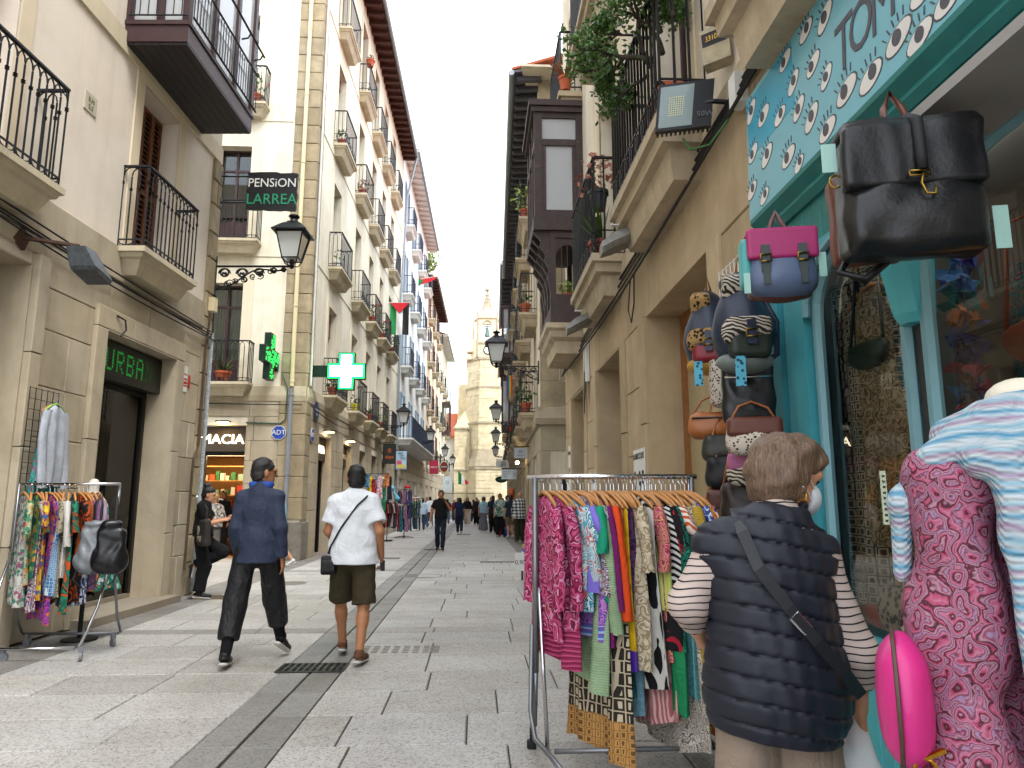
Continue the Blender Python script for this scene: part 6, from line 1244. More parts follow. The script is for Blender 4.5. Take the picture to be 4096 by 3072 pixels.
    P('top', t, tm, wr=topwr if vox < .02 else 0, wf=24, seed=seed + 1, clip=[((0, 0, hem * s), (0, 0, -1))] if hem > .5 else None)
    # bottom
    bm, kind, fr_, bl = bot; k = .014 * s + bl
    if kind == 'skirt':
        p_ = [ell(j['pel'], np.array((.16, .118, .14)) * s * fat + k, .03, clip=[((0, 0, 1.06 * s), (0, 0, 1))]), cone(j['pel'], (0, .02, .30 * s), .13 * s + k, .2 * s + k, .05), cone((0, .02, .32 * s), (0, .02, .12 * s), .2 * s + k, .23 * s + k, .05, clip=[((0, 0, .12 * s), (0, 0, -1))])]
        P('skirt', p_, bm, wr=.006, wf=20, seed=seed + 2)
    else:
        p_ = [ell(j['pel'], np.array((.150, .112, .135)) * s * fat + k * .45, .04, clip=[((0, 0, 1.09 * s), (0, 0, 1))])]
        for q in 'lr':
            a, e, w_ = j[q + 'hi'], j[q + 'kn'], j[q + 'an']
            if fr_ <= 1: en = lerp(a, e, fr_); d = np.array(e) - np.array(a); d /= np.linalg.norm(d); p_.append(cone(a, lerp(a, e, fr_ + .12), .080 * s * fat + k * .6, .070 * s + k * .8, .008, clip=[(en, d)]))
            else:
                f_ = fr_ - 1; en = lerp(e, w_, f_); d = np.array(w_) - np.array(e); d /= np.linalg.norm(d); p_ += [cone(a, e, .084 * s * fat + k * .4, .058 * s + k, .02), cone(e, lerp(e, w_, f_ + .08), .058 * s + k, .046 * s + k * .9, .02, clip=[(en, d)])]
        P('trousers' if fr_ > 1 else 'shorts', p_, bm, wr=.0035 if vox < .02 else 0, wf=26, seed=seed + 2)
    # shoes
    for q in 'lr':
        a, t_ = np.array(j[q + 'an']), np.array(j[q + 'to']); d = t_ - a; hl = a - d * .28 - np.array((0, 0, .03 * s)); hl[2] = min(hl[2], a[2] - .02 * s)
        dn = np.cross(np.cross(d, (0, 0, 1.0)), d); dn = dn / (np.linalg.norm(dn) + 1e-9)
        sm_ = shoe or black
        if sock: P('sock', [cone(lerp(j[q + 'kn'], j[q + 'an'], .45), j[q + 'an'], .056 * s, .043 * s, .01)], sock)
        so_ = P('shoe', [cone(hl + dn * .012 * s, t_ + dn * .004 * s, .036 * s, .033 * s, .01), cone(a - dn * .012 * s, lerp(a, t_, .5), .044 * s, .036 * s, .02), cone(a + np.array((0, 0, .0)), a + dn * .022 * s, .043 * s, .045 * s, .01)], sm_, clip=[(t_ - dn * .022 * s, -dn)])
        if face or fine: P('shoe_sole', [cone(hl - dn * .022 * s, t_ - dn * .022 * s, .04 * s, .037 * s, .01, fl=(dn, 2.6))], soleW)
    return root
den = lambda n, c='445566': PT('denim_' + n, 'noise', [sc3(c, .7), sc3(c, 1.2)], 40)
cot = lambda n, c='888888': M('cotton_' + n, c, .9, var=.08, scale=8, bump=.25, bscale=220, bd=.002, spec=.2, crease=.45)
bk1 = cot('black', '151517'); nav = cot('navy', '1f2a44'); wht = cot('white', 'd6d9dd')
# man in blue jacket, walking away
navt = M('navy_jersey', '262f44', .75, var=.1, scale=5, bscale=160, crease=.5); slg = M('slate_sleeve', '3c4356', .8, var=.1, bump=.2)
J = dict(lhi=(-.1, .02, .93), rhi=(.1, .02, .93), lkn=(-.15, -.05, .51), lan=(-.16, -.20, .10), lto=(-.18, -.03, .05), rkn=(.12, .17, .52), ran=(.17, .26, .17), rto=(.20, .40, .06), lsh=(-.145, -.01, 1.41), rsh=(.145, -.01, 1.41), lel=(-.19, -.03, 1.15), lwr=(-.2, .08, .93), rel=(.195, -.05, 1.15), rwr=(.215, .0, .90), hea=(.01, .03, 1.63))
p = person('man in navy top and black trousers walking away beside a man in white', (-1.98, 6.72, 0), 0.0, 1.82, J, sk1, HAIR('hair_salt', '242120'), 'short', (navt, 'long', .85, .006), (M('black_nylon', '131316', .6, var=.15, crease=.6), 'trousers', 1.66, .03), black, yaw=-.95, vox=.009, fine=True, curl=(.4, .35), seed=4, fat=.98, sock=bk1)
m = MB(); hr_ = Matrix.Rotation(-.95, 3, 'Z'); hq = lambda x, y, z: tuple(V((.01, .03, 1.63)) * 1.04 + hr_ @ V((x, y, z)))
for sg in (-1, 1): m.tube([hq(sg * .03 + .026 * math.cos(2 * pi * i / 12), .108, .008 + .02 * math.sin(2 * pi * i / 12)) for i in range(12)], .0025, 4, closed=True); m.tube([hq(sg * .056, .105, .012), hq(sg * .084, .06, .014), hq(sg * .086, -.02, .01)], .003, 4)
mobj('glasses', m.build('glasses', black, mesh_only=True, org=(0, 0, 0)), None, p)
sdf_obj('collar', [cone((-.05, .0, 1.585), (.05, .0, 1.585), .062, .062, .02, clip=[((0, 0, 1.61), (0, 0, 1))])], M('collar_blue', '2a4fa0', .8), p, .008)
# man in white T-shirt with black bag
J = dict(lhi=(-.1, 0, .93), rhi=(.1, 0, .93), lkn=(-.13, .14, .52), lan=(-.13, .28, .10), lto=(-.15, .44, .05), rkn=(.12, -.03, .50), ran=(.12, -.17, .09), rto=(.14, .02, .045), lel=(-.235, .0, 1.15), lwr=(-.19, .2, 1.0), rel=(.25, -.06, 1.15), rwr=(.25, .06, .92))
p = person('man in white T-shirt and olive shorts with black shoulder bag, seen from behind', (-1.13, 6.78, 0), -.05, 1.76, J, sk1, hblack, 'short', (wht, 'short', .86, .035), (cot('olive', '3d3626'), 'shorts', .98, .032), M('brown_suede', '5a3a26', .8), yaw=.35, vox=.009, fine=True, curl=(.5, .6), seed=9, fat=1.05, topwr=.0035)
m = MB(); m.tube([(.13, -.1, 1.475), (.06, -.155, 1.4), (-.08, -.165, 1.2), (-.18, -.14, 1.02), (-.20, -.11, .96)], .009, 5); m.tube([(.13, -.1, 1.475), (.14, .0, 1.5), (.1, .12, 1.4), (-.05, .17, 1.2), (-.17, .12, 1.0), (-.21, 0, .95)], .009, 5)
bag = empty('shoulder_bag', (-1.33, 6.7, .8), 'small black shoulder bag on the hip of the man in white', 'bag'); o = mobj('strap', m.build('strap', black, mesh_only=True, org=(0, 0, 0)), None, p); o.name = 'bag_strap'
sdf_obj('body', [rbox((0, 0, .06), (.07, .04, .085), .02), rbox((0, -.035, .05), (.06, .02, .05), .01)], M('black_nylon'), bag, .007)
m = MB(Ax((-.862, 6.83, .83))); m.box(-.02, .02, -.005, .005, -.035, .06, .002); thing(m, 'mobile_phone', black, 'dark phone held low by the man in white', 'phone')
# girl smoking, leaning on the wall
J = dict(pel=(0, .02, .93), wai=(0, 0, 1.08), che=(0, -.0, 1.28), lsh=(-.16, .0, 1.42), rsh=(.16, .0, 1.42), nec=(0, .02, 1.48), hea=(0, .06, 1.60), lkn=(-.09, .30, .70), lan=(-.09, -.12, .48), lto=(-.1, -.14, .33), rkn=(.09, .08, .50), ran=(.09, .02, .08), rto=(.10, .19, .045), lel=(-.2, .10, 1.17), lwr=(-.08, .32, 1.22), rel=(.2, .12, 1.15), rwr=(.07, .30, 1.20))
p = person('girl in black with hair bun smoking against the stone corner', (-4.14, 11.2, 0), -pi / 2 + .15, 1.68, J, sk2, hblack, 'bun', (bk1, 'short', .95, .02), (bk1, 'trousers', 1.9, .03), black, yaw=.05, pitch=-.15, vox=.011, fine=True, curl=(.7, .7), seed=12, fat=.92)
m = MB(); m.tube([(-3.93, 11.2, 1.475), (-3.86, 11.19, 1.46)], .006, 6); thing(m, 'cigarette', white, 'white cigarette between the smoking girl lips', 'cigarette')
tb = empty('tote_bag', (-4.05, 11.0, .98), 'charcoal tote bag with pale print on the smoking girl arm', 'bag', rz=-.9); tbm = M('tote_charcoal', '2c2826', .85, var=.1)
sdf_obj('body', [rbox((0, 0, .0), (.2, .045, .19), .03), ell((0, 0, -.12), (.2, .06, .08), .05)], tbm, tb, .012, wr=.004); m = MB(); m.tube([(-.1, 0, .18), (-.08, .0, .34), (.0, 0, .4), (.08, 0, .34), (.1, 0, .18)], .014, 5); mobj('handle', m.build('handle', tbm, mesh_only=True, org=(0, 0, 0)), None, tb)
m = MB(); m.prism([(-.07 + .07 * math.cos(a * pi / 5), .03 + .07 * math.sin(a * pi / 5)) for a in range(10)], -.062, -.056); [m.box(-.15 + .09 * i, -.09 + .09 * i, -.066, -.06, -.13, -.05) for i in range(3)]; mobj('print', m.build('print', M('print_beige', '9a8f7c', .8), mesh_only=True, org=(0, 0, 0)), None, tb)
# walker glimpsed behind the man in navy
person('walker in white shorts and pale blue top hidden behind the man in navy', (-4.40, 16.45, 0), pi / 2, 1.68, dict(rkn=(.09, .1, .5), ran=(.1, .12, .09), lkn=(-.09, -.1, .5), lan=(-.09, -.38, .15), lto=(-.09, -.24, .06)), sk2, hbrown, 'short', (cot('sky', '7fa8c4'), 'short', .92, .02), (wht, 'shorts', .8, .03), white, vox=.018)
# people in the pharmacy
person('older woman in patterned top standing in the pharmacy doorway', (-6.62, 18.62, 0), pi, 1.6, dict(lwr=(-.06, .2, 1.05), rwr=(.06, .2, 1.05)), sk2, hblond, 'bob', (PT('print_grey', 'floral', ['8f8a84', '4a4a52', 'c0b8a8'], 26), 'long', .88, .03), (cot('grey', '5a5854'), 'trousers', 1.95, .03), white, vox=.016, fat=1.12)
person('dark-haired customer behind the older woman in the pharmacy', (-6.75, 19.6, 0), pi - .4, 1.74, None, sk1, hbrown, 'short', (bk1, 'long', .9, .02), (bk1, 'trousers', 1.95, .02), black, vox=.02)
person('bearded customer in profile at the back of the pharmacy', (-6.25, 20.0, 0), pi / 2 + .3, 1.78, dict(rel=(.25, .12, 1.25), rwr=(.1, .2, 1.48)), sk2, hbrown, 'short', (cot('khaki', '4a4030'), 'short', .9, .02), (bk1, 'trousers', 1.95, .02), black, vox=.02)
# man in black T-shirt walking towards the camera
J = dict(lel=(-.28, .12, 1.2), lwr=(-.12, .24, 1.47), rel=(.27, .0, 1.17), rwr=(.29, .12, .93), lkn=(-.08, .1, .5), lan=(-.07, .08, .085), lto=(-.09, .25, .045), rkn=(.09, -.01, .5), ran=(.09, -.16, .1), rto=(.1, .01, .05))
person('man in black T-shirt and dark jeans walking towards us, phone at mouth', (-1.06, 21.75, 0), pi, 1.78, J, sk1, hblack, 'short', (bk1, 'short', .93, .014), (den('dark', '1c2433'), 'trousers', 1.95, .004), black, vox=.013, fine=True, seed=21)
m = MB(Ax((-1.37, 21.62, .84))); m.box(-.05, .05, -.01, .01, -.03, .03); m.box(-.02, .06, -.02, .0, -.12, -.02); thing(m, 'paper_slip', white, 'white paper held low by the man in black', 'paper')
m = MB(Ax((-.96, 21.46, 1.5))); m.box(-.04, .04, -.012, .012, -.03, .03); thing(m, 'mobile_phone', black, 'black phone held to the mouth of the man in black', 'phone')
# passers-by
W = dict(lkn=(-.09, .1, .5), lan=(-.09, .14, .085), lto=(-.1, .3, .045), ran=(.09, -.22, .12), rto=(.1, -.06, .05), rkn=(.09, -.02, .5))
stp = PT('shirt_stripe', 'stripe_x', ['c8ccd4', '5a6a8a'], 24); pld = PT('shirt_plaid', 'plaid', ['1a1d26', '8f9298', 'd8d8d4'], 9); haw = PT('shirt_hawaii', 'floral', ['9fb0a8', '3f5a5a', 'd0cbb8', '4a6a50'], 9)
PP = [('man in pale blue shirt and jeans looking at the stalls', (-3.05, 36.5), pi / 2 + .6, 1.76, sk2, hbrown, 'short', (cot('paleblue', '9ab4d0'), 'long', .84, .03), (den('mid', '32465e'), 'trousers', 1.95, .01), None, 1.1),
      ('woman with long dark hair beside the pale blue shirt', (-2.75, 36.9), .2, 1.66, sk2, hblack, 'long', (cot('paleblue2', 'a9bdd2'), 'long', .86, .02), (den('mid'  , '32465e'), 'trousers', 1.95, .01), None, 1),
      ('young man in white T-shirt by the left shops', (-2.55, 40), .3, 1.74, sk1, hblack, 'short', (wht, 'short', .9, .02), (den('lt', '4a6078'), 'trousers', 1.95, .01), W, 1),
      ('person in sleeveless black top by the left shops', (-1.95, 41), .1, 1.68, sk2, hbrown, 'short', (bk1, 'none', .9, .01), (bk1, 'trousers', 1.95, .03), W, 1),
      ('woman in navy top and jeans just behind the man in black', (-.75, 33), 0, 1.64, sk1, hblack, 'long', (nav, 'short', .9, .01), (den('dark'), 'trousers', 1.95, .01), W, 1.05),
      ('woman in black jacket and wide jeans walking towards us', (-1.15, 45.5), pi, 1.7, sk2, hblack, 'long', (bk1, 'long', .92, .02), (den('lt'), 'trousers', 1.97, .04), W, 1),
      ('woman in short black jacket and cream wide trousers', (-.55, 45), pi, 1.74, sk2, hbrown, 'long', (bk1, 'long', 1.02, .02), (cot('cream', 'b8aa98'), 'trousers', 1.97, .05), W, 1),
      ('young man in open black jacket walking towards us', (.02, 45), pi, 1.72, sk2, hbrown, 'short', (M('dark_red', '2a1416', .8), 'long', .9, .02), (bk1, 'trousers', 1.9, .03), W, 1),
      ('woman in light blue top and long grey skirt, from behind', (.36, 35.2), 0, 1.68, sk2, hbrown, 'bob', (cot('aqua', '8fb0bc'), 'short', .95, .015), (cot('greyskirt', '6a6870'), 'skirt', 1, .01), None, 1.12),
      ('man in dark blue behind the patterned shirt', (.78, 33.4), .2, 1.74, sk2, hbrown, 'short', (cot('petrol', '1c2a3a'), 'short', .9, .02), (bk1, 'trousers', 1.95, .02), None, 1.05),
      ('man in patterned summer shirt standing on the right', (.98, 29.8), pi - .3, 1.78, sk1, hbrown, 'short', (haw, 'short', .84, .03), (bk1, 'trousers', 1.95, .02), None, 1.15),
      ('bald man in black and white plaid shirt, from behind', (1.55, 25.6), .1, 1.78, sk2, hgrey, 'bald', (pld, 'long', .84, .03), (cot('darkolive', '2f2e24'), 'trousers', 1.95, .03), None, 1.15),
      ('man in black and blue polo and shorts beside the plaid shirt', (1.38, 29.2), .4, 1.72, sk2, hbrown, 'short', (cot('polo', '2b3340'), 'short', .88, .02), (cot('khs', '6a6050'), 'shorts', .9, .03), None, 1.12),
      ('man in striped shirt and shorts talking in profile', (1.40, 32.5), -pi / 2, 1.74, sk1, hbrown, 'short', (stp, 'short', .86, .03), (cot('khs'), 'shorts', .9, .03), None, 1.1)]
for i, (lb, xy, rz, H, sk, hr_, hs, tp, bt, JJ, fat) in enumerate(PP): person(lb, (xy[0], xy[1], 0), rz, H, JJ, sk, hr_, hs, tp, bt, black if i % 2 else white, vox=.02, fat=fat, seed=30 + i, face=(abs(rz) > 1))
far_c = ['2a2a30', '8a2a30', '4a5a70', 'b0aca4', '1c1c20', '6a5a48', '34506a', 'a08a70']; far_l = ['dark grey', 'dark red', 'slate', 'off-white', 'black', 'brown', 'blue', 'sand']
spots = [(-2.3, 50), (-1.6, 53), (-.9, 56), (-.2, 52), (.5, 54), (1.1, 50), (-2.8, 57), (.9, 43), (-1.9, 47.5), (1.4, 38.5), (-3.0, 44), (.2, 60)]
where = ['nearest the left wall', 'left of centre', 'in mid-street far back', 'behind the jacketed walkers', 'right of centre', 'near the right wall', 'by the church railings at left', 'behind the patterned shirt', 'beside the white T-shirt', 'behind the striped shirt', 'close to the left shops', 'farthest in mid-street']
for i, (x, y) in enumerate(spots): person('distant passer-by in %s top, %s' % (far_l[i % 8], where[i]), (x, y, 0), pi if i % 3 else .2, R.uniform(1.6, 1.78), W if i % 2 else None, [sk1, sk2][i % 2], [hblack, hbrown, hblond][i % 3], ['short', 'long'][i % 2], (cot('far%d' % i, far_c[i % 8]), ['short', 'long'][(i // 2) % 2], .9, .02), (den(['dark', 'mid', 'lt'][i % 3], '333333'), 'trousers', 1.95, .02), black, vox=.03, group='distant passers-by', seed=60 + i, face=False)
# ------------------------------------------------------------ clothes racks
HM = None
def hanger_mesh():
    b = MB(); b.tube([(0, -.2, -.085), (0, -.15, -.05), (0, -.08, -.015), (0, 0, .005), (0, .08, -.015), (0, .15, -.05), (0, .2, -.085)], [.008, .011, .012, .013, .012, .011, .008], 6)
    return b.build('hanger', M('hanger_wood', 'b07a45', .35, var=.15, scale=20, bump=.05), mesh_only=True, org=(0, 0, 0), smooth='all')
def hook_mesh():
    b = MB(); b.tube([(0, 0, 0), (0, 0, .05)] + [(0, .022 * math.cos(a), .072 + .022 * math.sin(a)) for a in [-1.2 + .5 * i for i in range(9)]], .0022, 5); return b.build('hook', chrome, mesh_only=True, org=(0, 0, 0))
HM, HK = hanger_mesh(), hook_mesh(); HGR = hanger_mesh(); HGR.materials.clear(); HGR.materials.append(M('green_hanger', '8ab04a', .5))
def garment(loc, rz, L, mat, label, cat='garment', th=.022, w0=.19, w1=.24, slv=.0, slm=None, hemm=None, hh=.08, fold=.012, group=None, hang=True, top=0, straps=False, green=False, slr=.055):
    """cloth hanging from a hanger: a folded sleeve-like loop with ripples, open below; local y is the shoulder line"""
    g = empty('garment', loc, label, cat, group, rz); b = MB(); k = 34; nz = 16; ph = R.uniform(0, 6); f1, f2 = R.uniform(22, 34), R.uniform(42, 60); sw = R.uniform(-.03, .03)
    rs = []
    for i in range(nz + 1):
        t = i / nz; z = -L * t - .01 - top
        if t < .12 and not straps: hw = .05 + (w0 - .05) * (t / .12) ** .8; z = -.012 - .085 * (t / .12) - top
        else: hw = w0 + (w1 - w0) * (t - .12) / .88; z = -.095 - (L - .095) * (t - .12) / .88 - top
        th_ = th * (.55 + .65 * t); ring = []
        for j in range(k):
            a = 2 * pi * j / k; c, s_ = math.cos(a), math.sin(a); y = hw * (abs(c) ** .8) * (1 if c > 0 else -1); rip = fold * t ** .7
            x = th_ * s_ * (1 + .3 * math.sin(3 * y * 10 + ph)) + rip * (math.sin(f1 * y + ph + 2.2 * t) + .6 * math.sin(f2 * y + 2 * ph - 1.5 * t)) + sw * t * t
            zz = z + (.03 * math.sin(9 * y + ph) if i == nz else 0) + (.02 * (1 - (y / hw) ** 2) * (-1) if t < .12 else 0)
            ring.append((x, y + .01 * math.sin(5 * t + ph), zz))
        rs.append(ring)
    b.rings(rs, cap=False); b.cur = 0
    if hemm:
        for q in range(len(b.f)): b.mi[q] = 1 if q // k >= nz - max(1, round(nz * hh)) else 0
    if slv:
        for sg in (-1, 1):
            r0 = slr; pts = [(0, sg * (w0 - .03), -.075 - top), (.01 * sg, sg * (w0 + .03), -.14 - top), (.015, sg * (w0 + .05), -.14 - slv * .5 - top), (.02 - sw, sg * (w0 + .04), -.12 - slv - top)]
            rr = []
            for i in range(9):
                t = i / 8; q = (1 - t) ** 3; P_ = [pts[0][d] * (1 - t) ** 3 + 3 * pts[1][d] * t * (1 - t) ** 2 + 3 * pts[2][d] * t * t * (1 - t) + pts[3][d] * t ** 3 for d in range(3)]
                rr.append([(P_[0] + r0 * .55 * math.cos(2 * pi * j / 14) * (1 + .15 * math.sin(7 * t + j)), P_[1] + r0 * math.sin(2 * pi * j / 14) * (1 + .12 * math.sin(9 * t + 2 * j + ph)), P_[2] + .006 * math.sin(j * 2)) for j in range(14)])
            n0 = len(b.f); b.rings(rr, cap=False)
            if slm is not None and hemm: pass
    ms = [mat] + ([hemm] if hemm else [])
    o = mobj('cloth', b.build('cloth', ms if len(ms) > 1 else mat, mesh_only=True, org=(0, 0, 0), smooth='all'), None, g)
    if hang: mobj('hanger', HGR if green else HM, None, g); mobj('hook', HK, None, g)
    return g
pz = lambda n, c, s=30: PT(n, 'paisley', c, s); flr = lambda n, c, s=22: PT(n, 'floral', c, s); kn = lambda n, c: PT(n, 'knit', [sc3(c, .8), sc3(c, 1.15)], 60)
pinkp = pz('pink_paisley', ['8a1f44', 'c05078', 'a83460', 'd08aa8', '6a1838'], 24)
# right-hand rack
def rack_tube(name, pts, r, mat, par, k=8): return MB().tube(pts, r, k).build(name, mat, par, smooth='all')
rk = empty('clothes_rack', (.8, 4.1, 0), 'chrome clothes rack crowded with garments at lower right', 'clothes rack')
chg = M('grey_tube', '7d7f82', .35, .7, var=.1); XB0, XB1, ZB = .30, 1.28, 1.565
rack_tube('rail', [(XB0 - .01, 4.1, ZB), (XB1, 4.12, ZB + .005)], .016, chrome, rk); rack_tube('upright', [(.335, 4.1, ZB), (.335, 4.1, .5)], .017, chg, rk); rack_tube('upright', [(1.25, 4.12, ZB), (1.25, 4.12, .5)], .017, chg, rk)
for x in (.335, 1.25):
    rack_tube('inner_leg', [(x + .02, 4.1, .95), (x + .05, 3.98, .13)], .012, chrome, rk); rack_tube('base_loop', [(x - .02, 4.1, .75), (x - .03, 4.1, .3), (x - .01, 4.05, .17), (x + .06, 3.9, .13), (x + .1, 3.72, .12)], .014, chg, rk); rack_tube('base_loop', [(x, 4.1, .5), (x, 4.2, .2), (x, 4.45, .12)], .014, chg, rk)
    for yy in (3.75, 4.43): b = MB(Ax((x + (.08 if yy < 4 else 0), yy, 0))); b.lathe([(.0, .0), (.028, .004), (.028, .05), (.012, .052), (.012, .12)], (0, 0), 10); b.build('castor', black, rk)
rack_tube('base_bar', [(.42, 3.98, .13), (1.3, 4.0, .13)], .013, chg, rk)
G = [ # position along the rail 0..1, turn, length, material, sleeve, label
 (.03, .25, .78, pinkp, .50, 'raspberry paisley blouse, first on the chrome rack', {}), (.07, .3, .90, pinkp, .5, 'raspberry paisley tunic with frayed hem, second on rack', dict(hemm=PT('pink_border', 'stripe_z', ['7a1a3c', 'b84a74', '8f2a50'], 40), hh=.2)),
 (.115, .3, .62, flr('white_gold', ['c8c0b0', 'a5823c', 'd8d4c8', '8a6a34'], 24), 0, 'white and gold floral top near the left end of rack', {}), (.15, .35, .55, pz('aqua_paisley', ['c8d0d0', '5aa0b4', 'd8d8d4', 'c05a50', '9ac4cc'], 26), .38, 'white and aqua print tunic with red border', dict(hemm=M('coral_border', 'c05048', .8), hh=.08)),
 (.19, .2, .6, pz('teal_paisley', ['2a7a90', '8ac0cc', '1c4a6a', 'c8d8d8'], 30), .2, 'turquoise paisley top between white tunic and lilac kimono', {}), (.235, .45, .72, pz('lilac_paisley', ['5a4a5c', '9a90a0', 'b08a70', '3c3444', 'c8c0cc'], 30), .42, 'brown and lilac paisley kimono with hanging sleeve', dict(slr=.075)),
 (.265, .3, .80, pz('violet_floral', ['6a3a90', 'a060b8', '4a50a0', 'c080c4'], 40), 0, 'violet floral dress with blue border', dict(hemm=PT('violet_border', 'stripe_z', ['4a6ab0', '7a4aa0', '9ab0d0'], 30), hh=.1)), (.29, .1, .5, cot('periwinkle', '7a6ac0'), .1, 'periwinkle top, thin edge on the rack', {}),
 (.325, .2, 1.02, kn('sage_knit', '93ab84'), .62, 'sage green knitted cardigan hanging long', dict(fold=.016)), (.345, .05, .6, cot('emerald', '1c8a68'), .2, 'emerald green top, thin edge on rack', {}), (.375, .15, .8, cot('plum', '6a1f58'), .5, 'plum coloured long top', {}), (.40, .2, .72, cot('orange', 'd0481c'), .55, 'bright orange jersey top', {}),
 (.36, .5, 1.36, PT('tile_print', 'lattice', ['b8a88c', '2a2620', 'c4b498'], 16), 0, 'black and beige tile print dress reaching down low', dict(hemm=PT('tile_hem', 'lattice', ['8a6434', 'b88a50', '6a4a28'], 26), hh=.14, w0=.2, w1=.28)),
 (.44, .1, .6, cot('rust', 'a0583c'), 0, 'rust coloured folded trousers on clip hanger', {}), (.465, .3, .95, PT('gold_satin', 'noise', ['a07810', 'd8b020', 'c49a18'], 12, rough=.4), 0, 'golden yellow satin skirt with violet hem', dict(hemm=M('violet_satin', '4a2a90', .4), hh=.1, fold=.02)), (.49, .15, .85, pz('dark_violet', ['2c1c44', '4a3a6a', '6a2a50', '201838'], 34), 0, 'dark violet patterned skirt', {}),
 (.52, .25, 1.1, PT('teal_pleat', 'stripe_x', ['0f3c44', '1c5a62', '0a2c34'], 30), 0, 'dark teal crinkled skirt', dict(fold=.022, w0=.12, w1=.2)), (.55, .05, 1.18, den('pale', '6f97a8'), 0, 'pale blue denim trousers hanging straight', dict(w0=.12, w1=.13)), (.575, .1, .9, pz('beige_paisley', ['b8a88c', '8a7a5c', 'c8bca4'], 30), .3, 'beige paisley blouse in mid rack', {}),
 (.63, .6, .66, PT('tribal_stripe', 'stripe_d', ['0e0e10', 'c8c4bc'], 30), .42, 'black and white striped poncho top with red zigzags', dict(w1=.27, slr=.08, hemm=PT('red_zig', 'zig', ['0e0e10', '101012', '8a1c2c', '101012'], 26), hh=.35)), (.61, .3, 1.0, PT('tribal_stripe2', 'stripe_x', ['101012', 'c4c0b8'], 34), 0, 'black and white long striped dress under poncho', {}),
 (.685, .2, .9, pz('coral_paisley', ['a03a50', 'c87a78', '8a2440', 'c8a070'], 30), .3, 'coral and pink paisley tunic', {}), (.705, .1, .6, cot('lime', 'b8c468'), 0, 'lime green top, thin edge', {}), (.725, .3, .82, PT('black_red', 'marble', ['121014', '141214', '9a1c2c', '160e12'], 7), .3, 'black kimono with red flowers', {}), (.765, .25, .86, pz('emerald_swirl', ['06201c', '0f6a56', '082a24', '1a8a70'], 40), .3, 'black and emerald swirl print top', {}),
 (.74, .35, 1.14, cot('green_pleats', '1f7a4c'), 0, 'green pleated skirt hanging low', dict(fold=.026, w0=.16, w1=.26)), (.71, .3, 1.2, PT('pink_stripe', 'stripe_x', ['a05a5c', 'c8a09a'], 60), 0, 'pink striped skirt hanging lowest', dict(fold=.02, w0=.14, w1=.22)), (.80, .1, .6, PT('rust_stripe', 'stripe_d', ['b8502c', 'd8ccc0'], 26), .1, 'rust and white striped top', {}),
 (.835, .4, 1.34, pz('cream_paisley', ['b8ac9c', '6a625c', 'c8c0b4', '8a8078'], 34), .5, 'cream paisley maxi dress with grey print', dict(w1=.3, slr=.07)), (.865, .1, 1.1, PT('teal_lace', 'noise', ['3a7a80', '6aa0a0'], 60), 0, 'teal lace dress beside the mustard cardigan', {}), (.895, .35, 1.02, kn('mustard_knit', 'a88a34'), .7, 'mustard yellow knitted cardigan with pocket', dict(fold=.018, slr=.06)),
 (.93, .2, .8, pz('blue_print', ['2a3a7a', '6a80b4', 'c0c4d0', '1c2450'], 32), .3, 'blue and white print dress near the right end', {}), (.955, .25, .9, pz('navy_print', ['16224a', '3a5a90', '101838', 'a8b0c4'], 30), .3, 'navy swirl print dress, second from right end', {}), (.985, .3, 1.3, pz('orange_print', ['9a3414', 'c4722c', '7a1c14', 'c8a040'], 30), .3, 'orange and red print dress at the right end', {})]
for i, (t, rz, L, mt, sl, lb, kw) in enumerate(G): garment((XB0 + .06 + (XB1 - XB0 - .1) * t, 4.1 + R.uniform(-.015, .015), 1.475), rz + .1 + R.uniform(-.12, .16), L, mt, lb, slv=sl, th=.03, **dict(dict(fold=.018), **kw))
# left-hand rack
lr = empty('clothes_rack', (-4.0, 7.25, 0), 'chrome clothes rack on castors against the left wall', 'clothes rack'); z1 = 1.60
rack_tube('rail', [(-4.50, 7.3, z1), (-3.50, 7.24, z1)], .014, chrome, lr)
for (x, s_) in ((-4.48, 1), (-3.52, 1)):
    rack_tube('upright', [(x, 7.27, z1), (x - .02, 7.3, .95), (x - .02, 7.5, .3), (x - .03, 7.62, .14)], .013, chg, lr); rack_tube('upright', [(x, 7.27, .95), (x - .02, 7.1, .45), (x - .06, 6.92, .13)], .013, chrome, lr)
rack_tube('base_bar', [(-4.58, 6.92, .12), (-3.62, 6.92, .12)], .013, chrome, lr); rack_tube('base_bar', [(-4.5, 7.62, .13), (-3.56, 7.6, .13)], .013, chg, lr)
for (x, y) in ((-3.56, 6.92), (-4.26, 6.95), (-3.6, 7.58), (-4.45, 7.62)):
    b = MB(Ax((x, y, 0), R.uniform(0, 3))); b.rings([[(.045 * math.cos(2 * pi * i / 16), n, .045 + .045 * math.sin(2 * pi * i / 16)) for i in range(16)] for n in (-.012, .012)]); b.box(-.02, .02, -.02, .02, .085, .13); b.box(-.02, .02, -.018, -.014, .04, .1); b.build('castor', M('castor_grey', '6f7276', .5), lr)
